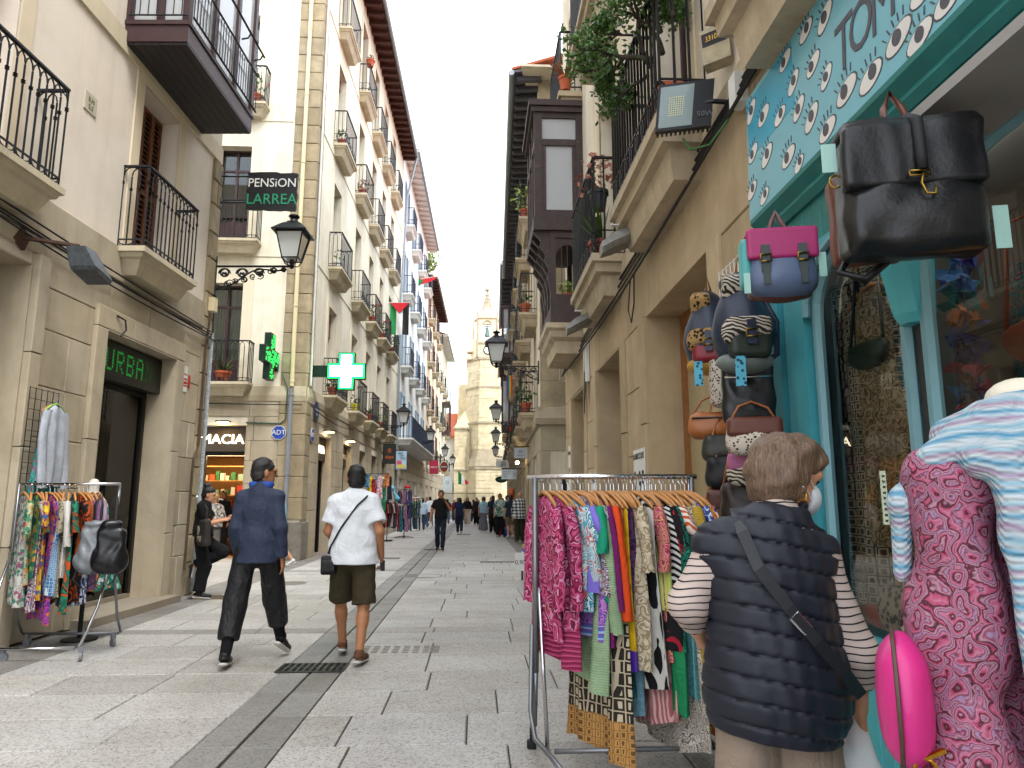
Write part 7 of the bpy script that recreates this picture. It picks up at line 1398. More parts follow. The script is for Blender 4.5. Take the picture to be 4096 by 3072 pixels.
G2 = [(.03, .95, 0, flr('mint_floral', ['b8c0b0', '3a8a70', 'a05a7a', 'd0d0c8'], 26), 'pale mint floral dress, first on the left rack'), (.10, .8, .3, flr('leaf_print', ['a8b89a', '2a6a44', 'c08a50', '4a8a6a'], 24), 'cream dress with green leaf print on left rack'), (.16, .75, .25, flr('jungle', ['1c5a48', '8aa050', '3a7a70', 'c07a40'], 24), 'dark green jungle print dress'), (.21, 1.0, .2, pz('white_red_print', ['c8c4c0', '3a4a90', 'b03040', 'd0ccc4'], 30), 'white dress with red and blue print'),
      (.26, .9, .2, flr('yellow_print', ['c89a1c', '8a3a60', 'd8b83a', '3a5a8a'], 22), 'yellow flowered dress in the left rack'), (.30, 1.1, .2, PT('purple_swirl', 'marble', ['5a2a8a', 'b03a8a', '2a4a9a', 'c86a3a'], 8), 'purple and magenta swirl dress hanging low'), (.35, .85, .3, PT('blue_tile', 'lattice', ['c0ccd4', '3a6a9a', '8ab0c8'], 30), 'blue and white tile print blouse'), (.40, .95, .3, PT('grey_animal', 'animal', ['2c2a24', '8a8478', '3c3a34'], 26), 'grey leopard print dress'),
      (.45, .9, .25, PT('taupe_animal', 'animal', ['b0a890', '3a352c', '9a927c'], 22), 'taupe spotted dress beside the white blouse'), (.50, .7, .38, cot('offwhite', 'c4bfb8'), 'off-white linen blouse with wide sleeves'), (.56, 1.0, .25, PT('green_orange', 'marble', ['1f5a48', 'c0501c', '163a34', '2a7a60'], 7), 'green dress with orange stripes'), (.61, .95, .2, PT('black_orange', 'marble', ['1a1818', 'b84a1c', '221c1a'], 7), 'black and orange patterned dress'), (.66, .55, .3, kn('rust_knit', '9a5228'), 'rust brown knitted top'),
      (.70, .95, 0, flr('blue_leopard', ['c0c8d0', '3a5aa0', 'd8d8d8', '2a2a50'], 30), 'blue spotted skirt below the rust top'), (.76, .8, .42, kn('mauve_knit', '8a5f88'), 'mauve knitted cardigan with tag'), (.82, .6, .2, cot('lav', '94808f'), 'grey lavender top at the right of left rack')]
for i, (t, L, sl, mt, lb) in enumerate(G2): garment((-4.46 + .92 * t, 7.29 - .05 * t, 1.51), .7 + R.uniform(-.25, .25), L * 1.1, mt, lb, slv=sl, w0=.18, w1=.22, fold=.014)
# drawstring bags on the left rack
for i, (c, lb) in enumerate((('74787c', 'silver grey drawstring backpack on the left rack'), ('17171a', 'black shiny drawstring backpack at end of the left rack'))):
    g = empty('drawstring_bag', (-3.58 + .16 * i, 7.02 - .03 * i, .80), lb, 'bag', rz=.25); mt = M('drawstring_%d' % i, c, .3, .1, var=.12, scale=9, bump=.2)
    sdf_obj('body', [rbox((0, 0, .19), (.125, .05, .2), .05), ell((0, 0, .09), (.16, .085, .13), .06), ell((0, 0, .42), (.1, .055, .04), .04)], mt, g, .01, wr=.004, wf=34, seed=i); m = MB(); m.tube([(-.02, 0, .37), (-.03, .02, .6), (.0, .1, .72), (.03, .02, .6), (.03, 0, .37)], .012, 5); mobj('cord', m.build('cord', black, mesh_only=True, org=(0, 0, 0)), None, g); m = MB(); m.tube([(-.1, -.04, .05), (-.14, -.06, -.08), (-.05, -.05, -.17), (.06, -.05, -.1), (.1, -.04, .03)], .006, 5); mobj('cord', m.build('cord', black, mesh_only=True, org=(0, 0, 0)), None, g)
# wire panel with dress and white knitted wrap
wp = empty('garment_display', B1.p(-3.0, .1, .55), 'black wire grid panel on the left wall holding a dress', 'display panel'); b = MB(B1)
for i in range(6): u = -3.26 + i * .094; b.tube([(u, .12, .5), (u, .12, 2.6)], .004, 4)
for i in range(20): b.tube([(-3.26, .12, .5 + i * .11), (-2.79, .12, .5 + i * .11)], .004, 4)
b.build('grid', black, wp)
q = B1.p(-3.06, .24, 2.42)
garment(tuple(q), .05, 1.6, flr('teal_dress', ['2f9088', '57a89a', 'a05a78', '2a7a74'], 34), 'long turquoise flowered dress hung on the wire panel', w0=.14, w1=.3, th=.05, fold=.03); garment(tuple(q + V((.05, -.02, .012))), .05, .82, kn('white_wrap', 'b4bac4'), 'white knitted wrap cardigan over the turquoise dress', w0=.17, w1=.2, th=.065, slv=.75, fold=.012, green=True, slr=.06)
# mannequin in tropical dress behind the left rack
mq = empty('dress_form', (-4.12, 7.95, 0), 'white dress form in a tropical print dress behind the left rack', 'mannequin'); sdf_obj('torso', [cone((0, 0, 1.62), (0, 0, 1.5), .055, .05, .03), ell((0, 0, 1.32), (.17, .11, .2), .05), ell((0, 0, 1.08), (.15, .11, .18), .05)], M('form_white', 'c4beb4', .6), mq, .012)
m = MB(); m.lathe([(.17, .0), (.17, .025), (.03, .035), (.022, .05), (.022, 1.0)], (0, 0), 16); mobj('stand', m.build('stand', black, mesh_only=True, org=(0, 0, 0)), None, mq)
sdf_obj('dress', [ell((0, 0, 1.3), (.18, .125, .2), .05), ell((0, 0, 1.08), (.17, .125, .18), .05), cone((.03, -.03, 1.0), (.1, -.05, .5), .16, .27, .04, clip=[((0, 0, .52), (0, 0, -1))])], flr('tropical', ['17705c', 'c0c8c4', 'c07a4a', '0f5548', '4aa088'], 11), mq, .014, wr=.008, wf=14)
# ------------------------------------------------------------ woman in quilted vest, foreground right
vestm = M('navy_quilt', '181b27', .55, var=.2, scale=9, bump=.25, bscale=70, bd=.004); strp = PT('breton', 'stripe_z', ['c4b2a8', 'c4b2a8', 'c4b2a8', 'c0aea4', '1a1a22'], 48)
J = dict(lel=(-.255, .0, 1.20), lwr=(-.20, .16, 1.09), rel=(.235, -.03, 1.06), rwr=(.265, .05, .885), hea=(.09, .05, 1.595), nec=(.035, .0, 1.47), lsh=(-.15, 0, 1.375), rsh=(.15, 0, 1.36))
wm = person('woman in navy quilted vest and striped sleeves browsing the clothes, from behind', (.868, 2.13, 0), -.12, 1.64, J, sk2, HAIR('hair_ash', '6a5442'), 'bob', (strp, '34', .95, .006), (M('beige_twill', '8d7c6c', .85, var=.08, bscale=200, crease=.45), 'trousers', 1.95, .02), M('white_leather', 'c8c8c4', .5), yaw=-1.2, pitch=-.18, vox=.0065, fat=1.0, fine=True, curl=(.5, .85), seed=70)
def quilt(x, y, z):
    zz = z + .11 * (x + .02) + .012 * np.sin(9 * x + 5 * y); t = (zz / .062) % 1.0
    g = np.abs(t - .5) * 2
    return (.013 * g ** 9 - .003 + .0022 * np.sin(55 * x + 12 * np.floor(zz / .062)) * np.sin(40 * z + 3 * np.floor(zz / .062)) + .0012 * np.sin(120 * x + 50 * y + 7 * np.floor(zz / .062))).astype(np.float32)
s = 1.64 / 1.75
sdf_obj('quilted_vest', [cone((-.15 * s, 0, 1.375 * s), (-.0, -.01, 1.42 * s), .08, .085, .05), cone((.145 * s, 0, 1.36 * s), (.02, -.01, 1.42 * s), .07, .085, .05), ell((0, -.005, 1.25 * s), (.182, .14, .2), .05), ell((0, -.01, 1.08 * s), (.185, .152, .2), .06), ell((0, -.01, .93 * s), (.202, .165, .19), .07), cone((.02, .0, 1.40 * s), (.045, .015, 1.475 * s), .088, .086, .02, clip=[((0, 0, 1.485 * s), (-.25, -.1, .95))])],
        vestm, wm, .006, quilt=quilt, clip=[((0, 0, .77), (-.12, 0, -1))], smooth=1)
m = MB(); m.rings([[(x - .017 * c, y - .012, z - .017 * d), (x + .017 * c, y - .012, z + .017 * d), (x + .017 * c, y - .006, z + .017 * d), (x - .017 * c, y - .006, z - .017 * d)] for x, y, z, c, d in ((-.085, .02, 1.405, 1, .2), (-.1, -.11, 1.34, .9, .4), (-.07, -.15, 1.24, .8, .55), (.0, -.165, 1.14, .75, .6), (.07, -.17, 1.05, .75, .6), (.14, -.155, .97, .75, .6), (.2, -.10, .9, .75, .6))]); mobj('bag_strap', m.build('bag_strap', M('strap_black', '1c1e22', .5, bump=.1), mesh_only=True, org=(0, 0, 0)), None, wm)
m = MB(); c = V((.03, -.178, 1.10)); m.tube([tuple(c + V((a, 0, b))) for a, b in ((-.028, .01), (-.008, .03), (.028, -.01), (.008, -.03))], .0035, 5, closed=True); mobj('buckle', m.build('buckle', chrome, mesh_only=True, org=(0, 0, 0)), None, wm)
hr_ = rotm(-.18, 0, -1.2); hc = np.array((.09, .05, 1.595)) * s; hq = lambda x, y, z: tuple(hc + hr_ @ (np.array((x, y, z)) * s * 1.07))
sdf_obj('face_mask', [ell(hq(0, .055, -.052), (.062, .062, .06), .01, hr_, clip=[(hq(0, .05, 0), hr_ @ np.array((0, -1, 0)))])], M('mask_white', 'c8ccd2', .8), wm, .006); m = MB(); m.tube([hq(.05, .07, -.03), hq(.078, .02, .0), hq(.088, -.01, .005)], .0022, 4); m.tube([hq(.05, .065, -.075), hq(.075, .02, -.04), hq(.088, -.01, -.03)], .0022, 4); mobj('mask_strap', m.build('mask_strap', white, mesh_only=True, org=(0, 0, 0)), None, wm)
m = MB(); m.tube([hq(.086 + .012 * math.cos(a * pi / 5), -.002, -.06 + .014 * math.sin(a * pi / 5)) for a in range(10)], .0022, 5, closed=True); mobj('earring', m.build('earring', M('gold', 'b8862c', .3, 1), mesh_only=True, org=(0, 0, 0)), None, wm)
pb_ = empty('carrier_bag', (1.12, 2.17, .43), 'thin white plastic carrier bag hanging from the woman hand', 'bag'); plm = GL('thin_plastic', (.92, .93, .94), 1.3, .25, .62, (.78, .8, .82))
sdf_obj('bag_body', [ell((0, 0, .12), (.10, .07, .15), .05), cone((-.01, 0, .2), (0, 0, .35), .06, .02, .05), cone((.03, .0, .22), (.02, .01, .36), .035, .012, .03)], plm, pb_, .008, wr=.008, wf=45, seed=3)
# ------------------------------------------------------------ mannequin with pink coat and scarf, right edge
mqn = empty('dressed_mannequin', (1.06, 1.32, 0), 'mannequin in pink paisley coat and pale blue scarf at right edge', 'mannequin'); o_ = V((1.06, 1.32, 0))
def L_(x, y, z): return (x - o_.x, y - o_.y, z)
coat = PT('coat_paisley', 'paisley', ['8c3450', 'a54d69', 'ac7086', '6a223a', '987f9a', '7d344a', 'ab7e8f', '4c202c'], 46, rough=.7, const=False); scm = PT('scarf_stripe', 'yarn', ['a4b8bf', '4485a6', 'b0bcc0', '78a2b3', 'b4bcc0', '96809a', 'acbac1', '548fab', 'b4bcbf', '9f899c', '8aabb7', 'b2babf'], 11)
sdf_obj('torso', [ell(L_(1.06, 1.32, 1.2), (.15, .1, .28), .05), cone(L_(1.05, 1.32, 1.45), L_(1.04, 1.3, 1.6), .06, .055, .04), ell(L_(1.04, 1.3, 1.62), (.055, .055, .03), .02)], M('mannequin_cream', 'd0c8b4', .5), mqn, .012)
m = MB(); m.lathe([(.2, 0), (.2, .02), (.03, .03), (.02, .05), (.02, 1.0)], (0, 0), 16); mobj('stand', m.build('stand', chrome, mesh_only=True, org=(0, 0, 0)), None, mqn)
sdf_obj('coat', [ell(L_(1.07, 1.33, 1.22), (.19, .14, .28), .05), cone(L_(1.09, 1.33, 1.05), L_(1.1, 1.33, .6), .2, .24, .05), cone(L_(.87, 1.28, 1.45), L_(.835, 1.25, 1.15), .075, .07, .04), cone(L_(.835, 1.25, 1.15), L_(.815, 1.22, .78), .07, .078, .03, clip=[(L_(.815, 1.22, .80), (0, 0, -1))])], coat, mqn, .007, wr=.006, wf=22, seed=5)
sdf_obj('scarf', [cone(L_(.835, 1.26, 1.495), L_(.93, 1.22, 1.565), .034, .042, .02), cone(L_(.93, 1.22, 1.565), L_(1.12, 1.18, 1.61), .042, .05, .02), cone(L_(.875, 1.2, 1.49), L_(.96, 1.16, 1.53), .032, .045, .015), cone(L_(.96, 1.16, 1.53), L_(1.12, 1.12, 1.55), .045, .05, .015), cone(L_(.90, 1.17, 1.49), L_(.92, 1.15, 1.36), .035, .045, .02), cone(L_(.92, 1.15, 1.38), L_(.935, 1.14, 1.08), .055, .06, .02, fl=(np.array((0., 1, 0)), 2.2)), cone(L_(1.03, 1.11, 1.5), L_(1.04, 1.09, 1.12), .05, .055, .015, fl=(np.array((0., 1, 0)), 2.)), cone(L_(.835, 1.29, 1.48), L_(.80, 1.315, 1.42), .026, .024, .02), cone(L_(.80, 1.315, 1.42), L_(.79, 1.32, 1.29), .024, .015, .02), cone(L_(.9, 1.3, 1.54), L_(1.06, 1.3, 1.6), .04, .05, .03)], scm, mqn, .0065, wr=.0016, wf=45, seed=8)
m = MB()
for i in range(16): x = .875 + i * .008 - o_.x; m.tube([(x, 1.14 - o_.y, 1.08), (x + R.uniform(-.006, .006), 1.14 - o_.y, 0.98), (x + R.uniform(-.01, .01), 1.145 - o_.y, .88)], .0035, 4)
mobj('fringe', m.build('fringe', M('fringe_white', 'c8c4bc', .9), mesh_only=True, org=(0, 0, 0)), None, mqn)
pkb = empty('round_bag', (.745, 1.27, .975), 'round hot pink handbag hanging in front of the mannequin', 'bag', rz=-.5); pk_ = M('hot_pink_leather', 'c42a78', .38, var=.06, scale=6, bump=.1)
sdf_obj('body', [ell((0, 0, .11), (.042, .10, .112), .01), rbox((0, 0, .11), (.03, .075, .085), .03, .03)], pk_, pkb, .006, smooth=2); m = MB(); m.tube([(-.012, .104 * math.cos(2 * pi * i / 28), .11 + .115 * math.sin(2 * pi * i / 28)) for i in range(28)], .004, 5, closed=True); mobj('zip', m.build('zip', M('zip_brown', '4a3428', .5), mesh_only=True, org=(0, 0, 0)), None, pkb)
m = MB(); m.tube([(.02 + .016 * math.cos(a * pi / 6), -.07, .02 + .016 * math.sin(a * pi / 6)) for a in range(12)], .003, 5, closed=True); m.tube([(.02, -.07, .036), (.05, -.06, .05)], .005, 5); mobj('clasp', m.build('clasp', M('gold'), mesh_only=True, org=(0, 0, 0)), None, pkb)
# ------------------------------------------------------------ bags hung on the shop front
def bagbase(name, loc, label, rz=0.0, sc_=1.0):
    g = empty(name, loc, label, 'bag', 'bags hung outside the turquoise shop', rz); g.scale = (sc_,) * 3; return g
def tags(g, *bs):
    for q in bs: mobj('price_tag', MB().box(*q).build('price_tag', M('tag_green', '9ac0b4', .7), mesh_only=True, org=(0, 0, 0)), None, g)
def part(g, nm, pr, mt, vox=.008, **k): return sdf_obj(nm, pr, mt, g, vox, **k)
def lp(g, nm, mt, *tubes): 
    m = MB()
    for pts, r in tubes: m.tube(pts, r, 6)
    return mobj(nm, m.build(nm, mt, mesh_only=True, org=(0, 0, 0), smooth='all'), None, g)
leaB = M('black_leather', '121214', .36, var=.2, scale=7, bump=.35, bscale=60, bd=.004); brass = M('brass', '8f7434', .35, 1, var=.1); leaBr = M('brown_leather', '5a2f20', .42, var=.25, scale=8, bump=.3); tan = M('tan_leather', '9a5a2c', .42, var=.2, scale=8, bump=.25)
g = bagbase('leather_backpack', (1.40, 2.12, 2.20), 'large black leather backpack with brass clip under the sign', -.22)
part(g, 'body', [rbox((0, 0, .21), (.21, .07, .21), .035), ell((0, -.03, .12), (.2, .075, .12), .05), rbox((0, -.055, .11), (.19, .03, .085), .02, .02)], leaB, .007, wr=.0035, wf=22, seed=1)
part(g, 'flap', [rbox((0, -.062, .32), (.215, .03, .11), .02), rbox((0, .01, .435), (.21, .08, .02), .018, .02)], leaB, .007, wr=.003, wf=24, seed=2)
lp(g, 'centre_strap', M('black_webbing', '1a1a1c', .7), ([(.01, .05, .46), (.01, -.03, .465), (.01, -.098, .42), (.01, -.104, .30), (.01, -.104, .25)], .018)); lp(g, 'strap_ring', brass, ([(-.03, -.108, .245), (.03, -.108, .245), (.03, -.108, .23), (-.03, -.108, .23), (-.03, -.108, .245)], .004)); lp(g, 'brass_clip', brass, ([(.01, -.112, .235), (.0, -.115, .2), (.01, -.118, .165), (.035, -.118, .16), (.04, -.116, .185)], .005)); lp(g, 'side_ring', brass, ([(-.222 + .018 * math.cos(a), -.01 + .0 * a, .27 + .022 * math.sin(a)) for a in [i * .6 for i in range(11)]], .004))
lp(g, 'carry_loop', leaBr, ([(-.04, .03, .44), (-.03, .06, .55), (.0, .08, .62), (.03, .06, .55), (.05, .03, .44)], .012)); lp(g, 'shoulder_strap', leaB, ([(-.15, .08, .06), (-.21, .06, -.02), (-.13, .07, -.05), (-.05, .08, .02)], .016)); tags(g, (-.262, -.215, -.02, -.018, .30, .40), (.225, .27, -.04, -.038, .0, .14))
g = bagbase('brown_satchel', (1.47, 2.5, 2.35), 'brown leather satchel half hidden behind the black backpack', -.3); part(g, 'body', [rbox((0, 0, .13), (.12, .05, .17), .02), rbox((-.05, -.05, .1), (.04, .02, .06), .015, .01)], leaBr, .009, wr=.003); lp(g, 'carry_loop', leaBr, ([(-.03, 0, .29), (0, .02, .42), (.03, 0, .29)], .01))
blg = M('blue_grey_leather', '54627c', .45, var=.1, scale=7, bump=.2); mag = M('magenta_leather', 'a02460', .42, var=.08, scale=7, bump=.15); tqs = M('turquoise_leather', '4a9a98', .45)
g = bagbase('two_tone_satchel', (1.47, 3.25, 2.40), 'pink and blue-grey satchel with two buckled straps', -.2); part(g, 'body', [rbox((0, 0, .16), (.155, .07, .15), .05), ell((0, -.02, .08), (.15, .08, .09), .05)], blg, .007); part(g, 'base', [ell((0, .01, .02), (.13, .07, .045), .02), rbox((.0, .05, .1), (.15, .04, .1), .03)], leaBr, .009); part(g, 'side_pocket', [rbox((-.165, .0, .17), (.025, .055, .12), .02)], tqs, .008)
part(g, 'flap', [rbox((0, -.068, .245), (.165, .016, .075), .014), rbox((0, -.01, .315), (.16, .07, .012), .01, .015)], mag, .006)
for sx in (-.085, .085):
    m = MB(); m.box(sx - .02, sx + .02, -.098, -.09, .10, .235, .0); m.box(sx - .015, sx + .015, -.102, -.096, .04, .12); mobj('buckle_strap', m.build('buckle_strap', M('grey_strap', '3f4644', .6), mesh_only=True, org=(0, 0, 0)), None, g); lp(g, 'buckle', brass, ([(sx - .025, -.104, .15), (sx + .025, -.104, .15), (sx + .025, -.104, .185), (sx - .025, -.104, .185), (sx - .025, -.104, .15)], .005))
lp(g, 'carry_loop', M('mauve_strap', '6a4a4a', .6), ([(-.05, .0, .32), (-.02, .03, .40), (.0, .04, .45), (.02, .03, .40), (.05, .0, .32)], .012)); tags(g, (.165, .2, -.05, -.048, .08, .2), (-.19, -.16, -.09, -.088, .0, .1))
zeb = PT('zebra_hide', 'zebra', ['c0b4a4', '2a2622'], 40); nvl = M('navy_leather', '1c2638', .45, var=.15, bump=.25); grl = M('grey_green_leather', '6a7470', .5); leop = PT('leopard_hide', 'animal', ['2a1c12', '3a2818', '9a7a4c'], 38); rdl = M('red_leather', '7a1a26', .42); chee = PT('cheetah_hide', 'animal', ['1a1614', 'c4b8a8'], 60)
tg = PT('tag_eyes', 'animal', ['26485a', '5aa8c0'], 40)
for (loc, lb, mA, mB, mC, mD, rz) in (((1.52, 3.9, 2.24), 'navy drawstring backpack with zebra pocket flap', nvl, zeb, M('dark_green_leather', '20281f', .45), grl, -.2), ((1.60, 4.72, 2.38), 'navy and red drawstring backpack with leopard flap', nvl, leop, rdl, M('mustard_leather', 'a8802c', .5), -.45)):
    g = bagbase('drawstring_backpack', (loc[0], loc[1], loc[2] - .06), lb, rz, 1.38); part(g, 'body', [ell((0, 0, .13), (.125, .085, .14), .04), cone((0, 0, .16), (-.01, .01, .34), .115, .06, .05), ell((-.01, .02, .36), (.07, .06, .03), .03)], mA, .008, wr=.004, wf=34, seed=3)
    part(g, 'base', [ell((0, -.005, .02), (.115, .08, .05), .02)], mD, .008); part(g, 'pocket', [rbox((.01, -.075, .09), (.085, .035, .07), .03)], mC, .008); part(g, 'pocket_flap', [rbox((.01, -.1, .15), (.085, .022, .04), .018), ell((-.07, -.085, .13), (.03, .03, .05), .02)], mB, .007)
    part(g, 'top_flap', [rbox((-.03, -.02, .33), (.05, .05, .06), .02, rot=rotm(.5, 0, 0))], mB, .008); m = MB(); m.box(-.005, .03, -.132, -.124, .07, .17); mobj('pocket_strap', m.build('pocket_strap', nvl, mesh_only=True, org=(0, 0, 0)), None, g); lp(g, 'buckle', brass, ([(-.01, -.136, .1), (.035, -.136, .1), (.035, -.136, .13), (-.01, -.136, .13), (-.01, -.136, .1)], .004)); lp(g, 'carry_loop', tan, ([(-.02, .02, .38), (0, .03, .48), (.02, .02, .38)], .008)); lp(g, 'shoulder_strap', mA, ([(.09, .05, .32), (.15, .06, .2), (.14, .05, .06), (.08, .04, .02)], .013)); m = MB(); m.box(-.06, -.02, -.14, -.138, -.1, .02); mobj('price_tag', m.build('price_tag', tg, mesh_only=True, org=(0, 0, 0)), None, g)
def pouch(loc, lb, mt, hx, hy, hz, rz=-.3, flap=None, strap=tan, sl=.25, zipm=None):
    g = bagbase('small_bag', loc, lb, rz, 1.2); part(g, 'body', [rbox((0, 0, hz), (hx, hy, hz), min(hx, hy, hz) * .7), ell((0, -.01, hz * .7), (hx * .95, hy * 1.1, hz * .7), .03)], mt, .008, wr=.002, wf=40)
    if flap: part(g, 'flap', [rbox((0, -hy * .55, hz * 1.45), (hx * 1.02, hy * .65, hz * .55), hy * .4)], flap, .008)
    if zipm: lp(g, 'zip', zipm, ([(-hx * .9, -hy * 1.02, hz * 1.5), (hx * .9, -hy * 1.02, hz * 1.5)], .006))
    lp(g, 'strap', strap, ([(-hx * .9, 0, hz * 1.7), (-hx * .5, .02, hz * 2 + sl * .7), (0, .03, hz * 2 + sl), (hx * .6, .02, hz * 2 + sl * .6), (hx * .9, 0, hz * 1.7)], .006)); return g
pouch((1.62, 4.62, 2.05), 'narrow cheetah print sling bag', chee, .05, .05, .16, strap=leaBr); pouch((1.56, 3.98, 1.86), 'flat black leather crossbody bag', leaB, .12, .04, .15, -.25, zipm=chrome, strap=leaB, sl=.3); pouch((1.60, 4.68, 1.84), 'tan leather belt bag with black zip', tan, .14, .06, .075, -.3, zipm=black, sl=.1); pouch((1.53, 3.85, 1.68), 'brown bag with white spotted front', chee, .12, .06, .085, -.25, flap=leaBr, sl=.08)
pouch((1.63, 4.6, 1.68), 'dark olive leather pouch below tan belt bag', M('olive_leather', '2c2c22', .5), .12, .06, .075); pouch((1.63, 4.55, 1.50), 'black fabric pouch lower on the grid', black, .12, .07, .09); pouch((1.56, 4.05, 1.52), 'zebra striped pouch with pink lining', zeb, .09, .05, .075, flap=M('pink_lining', 'a05a80', .6)); pouch((1.60, 4.5, 1.26), 'brown leather bag low on the grid', leaBr, .11, .06, .1, flap=leaBr); pouch((1.60, 4.2, 1.28), 'dark brown patterned pouch low on the grid', M('choco', '2c201a', .5), .12, .07, .11); pouch((1.60, 4.35, 1.02), 'lowest brown leather bag behind the vest', leaBr, .12, .07, .1); pouch((1.62, 4.75, 1.05), 'lowest black bag on the grid', leaB, .11, .06, .1); pouch((1.57, 4.1, 2.05), 'dark green strap bag behind the crossbody bag', M('forest_leather', '24362c', .5), .08, .05, .11)
gw = empty('wire_grid', (1.74, 4.45, 1.0), 'white wire grid holding the bags beside the shop', 'display panel'); m = MB()
for i in range(11): y = 4.08 + i * .075; m.tube([(1.73, y, .95), (1.73, y, 3.05)], .004, 4)
for i in range(28): m.tube([(1.73, 4.08, .96 + i * .077), (1.73, 4.83, .96 + i * .077)], .004, 4)
m.build('grid', white, gw)
# ------------------------------------------------------------ inside the display window
gm1 = PT('mono_tile', 'lattice', ['1e2220', 'a8a08c', '3a3c36'], 22); gm2 = PT('mono_tile2', 'paisley', ['8a7c5c', 'a89c80', '5a5038'], 34)
garment((2.02, 3.45, 2.66), .1, 1.75, gm1, 'long black and cream tile print kimono in shop window', w0=.26, w1=.30, th=.05, slv=.6, fold=.03, slr=.09); garment((1.98, 3.36, 2.5), .1, 1.3, gm2, 'ochre patterned dress under the kimono in shop window', w0=.12, w1=.2, th=.05, fold=.02)
garment((2.42, 2.72, 2.55), -.1, .85, pz('teal_tunic', ['1f4a48', '2f6a60', '4a3a5c', '8a5a2c', '2a5a70'], 26), 'teal and orange paisley tunic in the right window', w0=.24, w1=.3, th=.05, slv=.6, slr=.08, hemm=PT('orange_band', 'lattice', ['8a4a1c', 'b8702c', '1f4a48'], 20), hh=.14)
g = empty('belt_bag', (1.93, 3.36, 2.08), 'dark green belt bag hung on the kimono', 'bag'); sdf_obj('body', [ell((0, 0, .08), (.05, .17, .09), .02, clip=[((0, 0, .12), (0, 0, 1))])], M('forest_leather'), g, .009); lp(g, 'strap', M('forest_leather'), ([(0, -.15, .12), (.03, -.1, .5), (.03, .1, .5), (0, .15, .12)], .01))
g = empty('belt_bag', (2.28, 2.74, 2.02), 'rust coloured half-moon bag hung on the teal tunic', 'bag'); sdf_obj('body', [ell((0, 0, .1), (.05, .16, .13), .02, clip=[((0, 0, .14), (0, .15, 1))])], M('rust_leather', '8a4228', .45), g, .009); lp(g, 'strap', M('rust_leather'), ([(0, -.14, .12), (.03, -.1, .6), (.03, .1, .6), (0, .14, .12)], .01))
g = empty('feather_mobile', (2.2, 3.02, 1.7), 'hanging mobile of coloured feathers and shells in the window', 'ornament')
for i, c in enumerate(('2a3a8a', '24508a', '1f5a50', 'b0602c', '2c2a5a', '34305a', '7a1c2c', '2c4a6a', '8a1a28', '8a1a28')):
    m = MB(); leaves(m, (2.2 - 2.2, 0, .82 - i * .085), .05, 14, .09, 1.2, 1.0); mobj('feather_tuft', m.build('feather_tuft', M('feather_' + c, c, .8, bump=0), mesh_only=True, org=(0, 0, 0)), None, g)
lp(g, 'thread', tan, ([(0, 0, 1.0), (0, 0, 0)], .003))
def claspbag(loc, lb, mt, w, h, d, rz=0):
    g = empty('clasp_bag', loc, lb, 'bag', None, rz); sdf_obj('body', [ell((0, 0, h * .42), (d, w, h * .45), .03), rbox((0, 0, h * .7), (d * .7, w * .72, h * .25), .02, .04)], mt, g, .008); m = MB(); m.tube([(-d * .1, w * .74 * math.cos(pi * i / 10), h * .7 + h * .3 * math.sin(pi * i / 10)) for i in range(11)], .008, 6); m.ball((-d * .2, 0, h * 1.03), .014, 6); mobj('clasp_frame', m.build('clasp_frame', brass, mesh_only=True, org=(0, 0, 0)), None, g)
claspbag((2.05, 3.62, .795), 'orange clasp bag with spotted edge in the shop window', M('orange_leather', 'b8401c', .42), .2, .32, .08); claspbag((1.98, 3.32, .795), 'leopard print clasp bag in the shop window', PT('leopard_big', 'animal', ['1c1814', '3a3026', 'a89c84'], 30), .18, .25, .07); claspbag((1.93, 3.14, .795), 'small giraffe print purse in the shop window', PT('giraffe', 'lattice', ['b0a890', '201c18', '1c1814'], 28), .12, .16, .05)
claspbag((2.3, 3.5, .795), 'dark dotted handbag with wooden handles at the back of window', PT('dotted', 'animal', ['b0a898', '1c1c20'], 44), .26, .36, .08); m = MB(Ax((2.26, 3.5, 1.12))); m.tube([(0, -.12, 0), (0, -.11, .12), (0, -.05, .19), (0, .05, .19), (0, .11, .12), (0, .12, 0)], .016, 6); thing(m, 'bag_handle_loop', leaBr, 'dark wooden handle loop above the dotted handbag', 'handle')
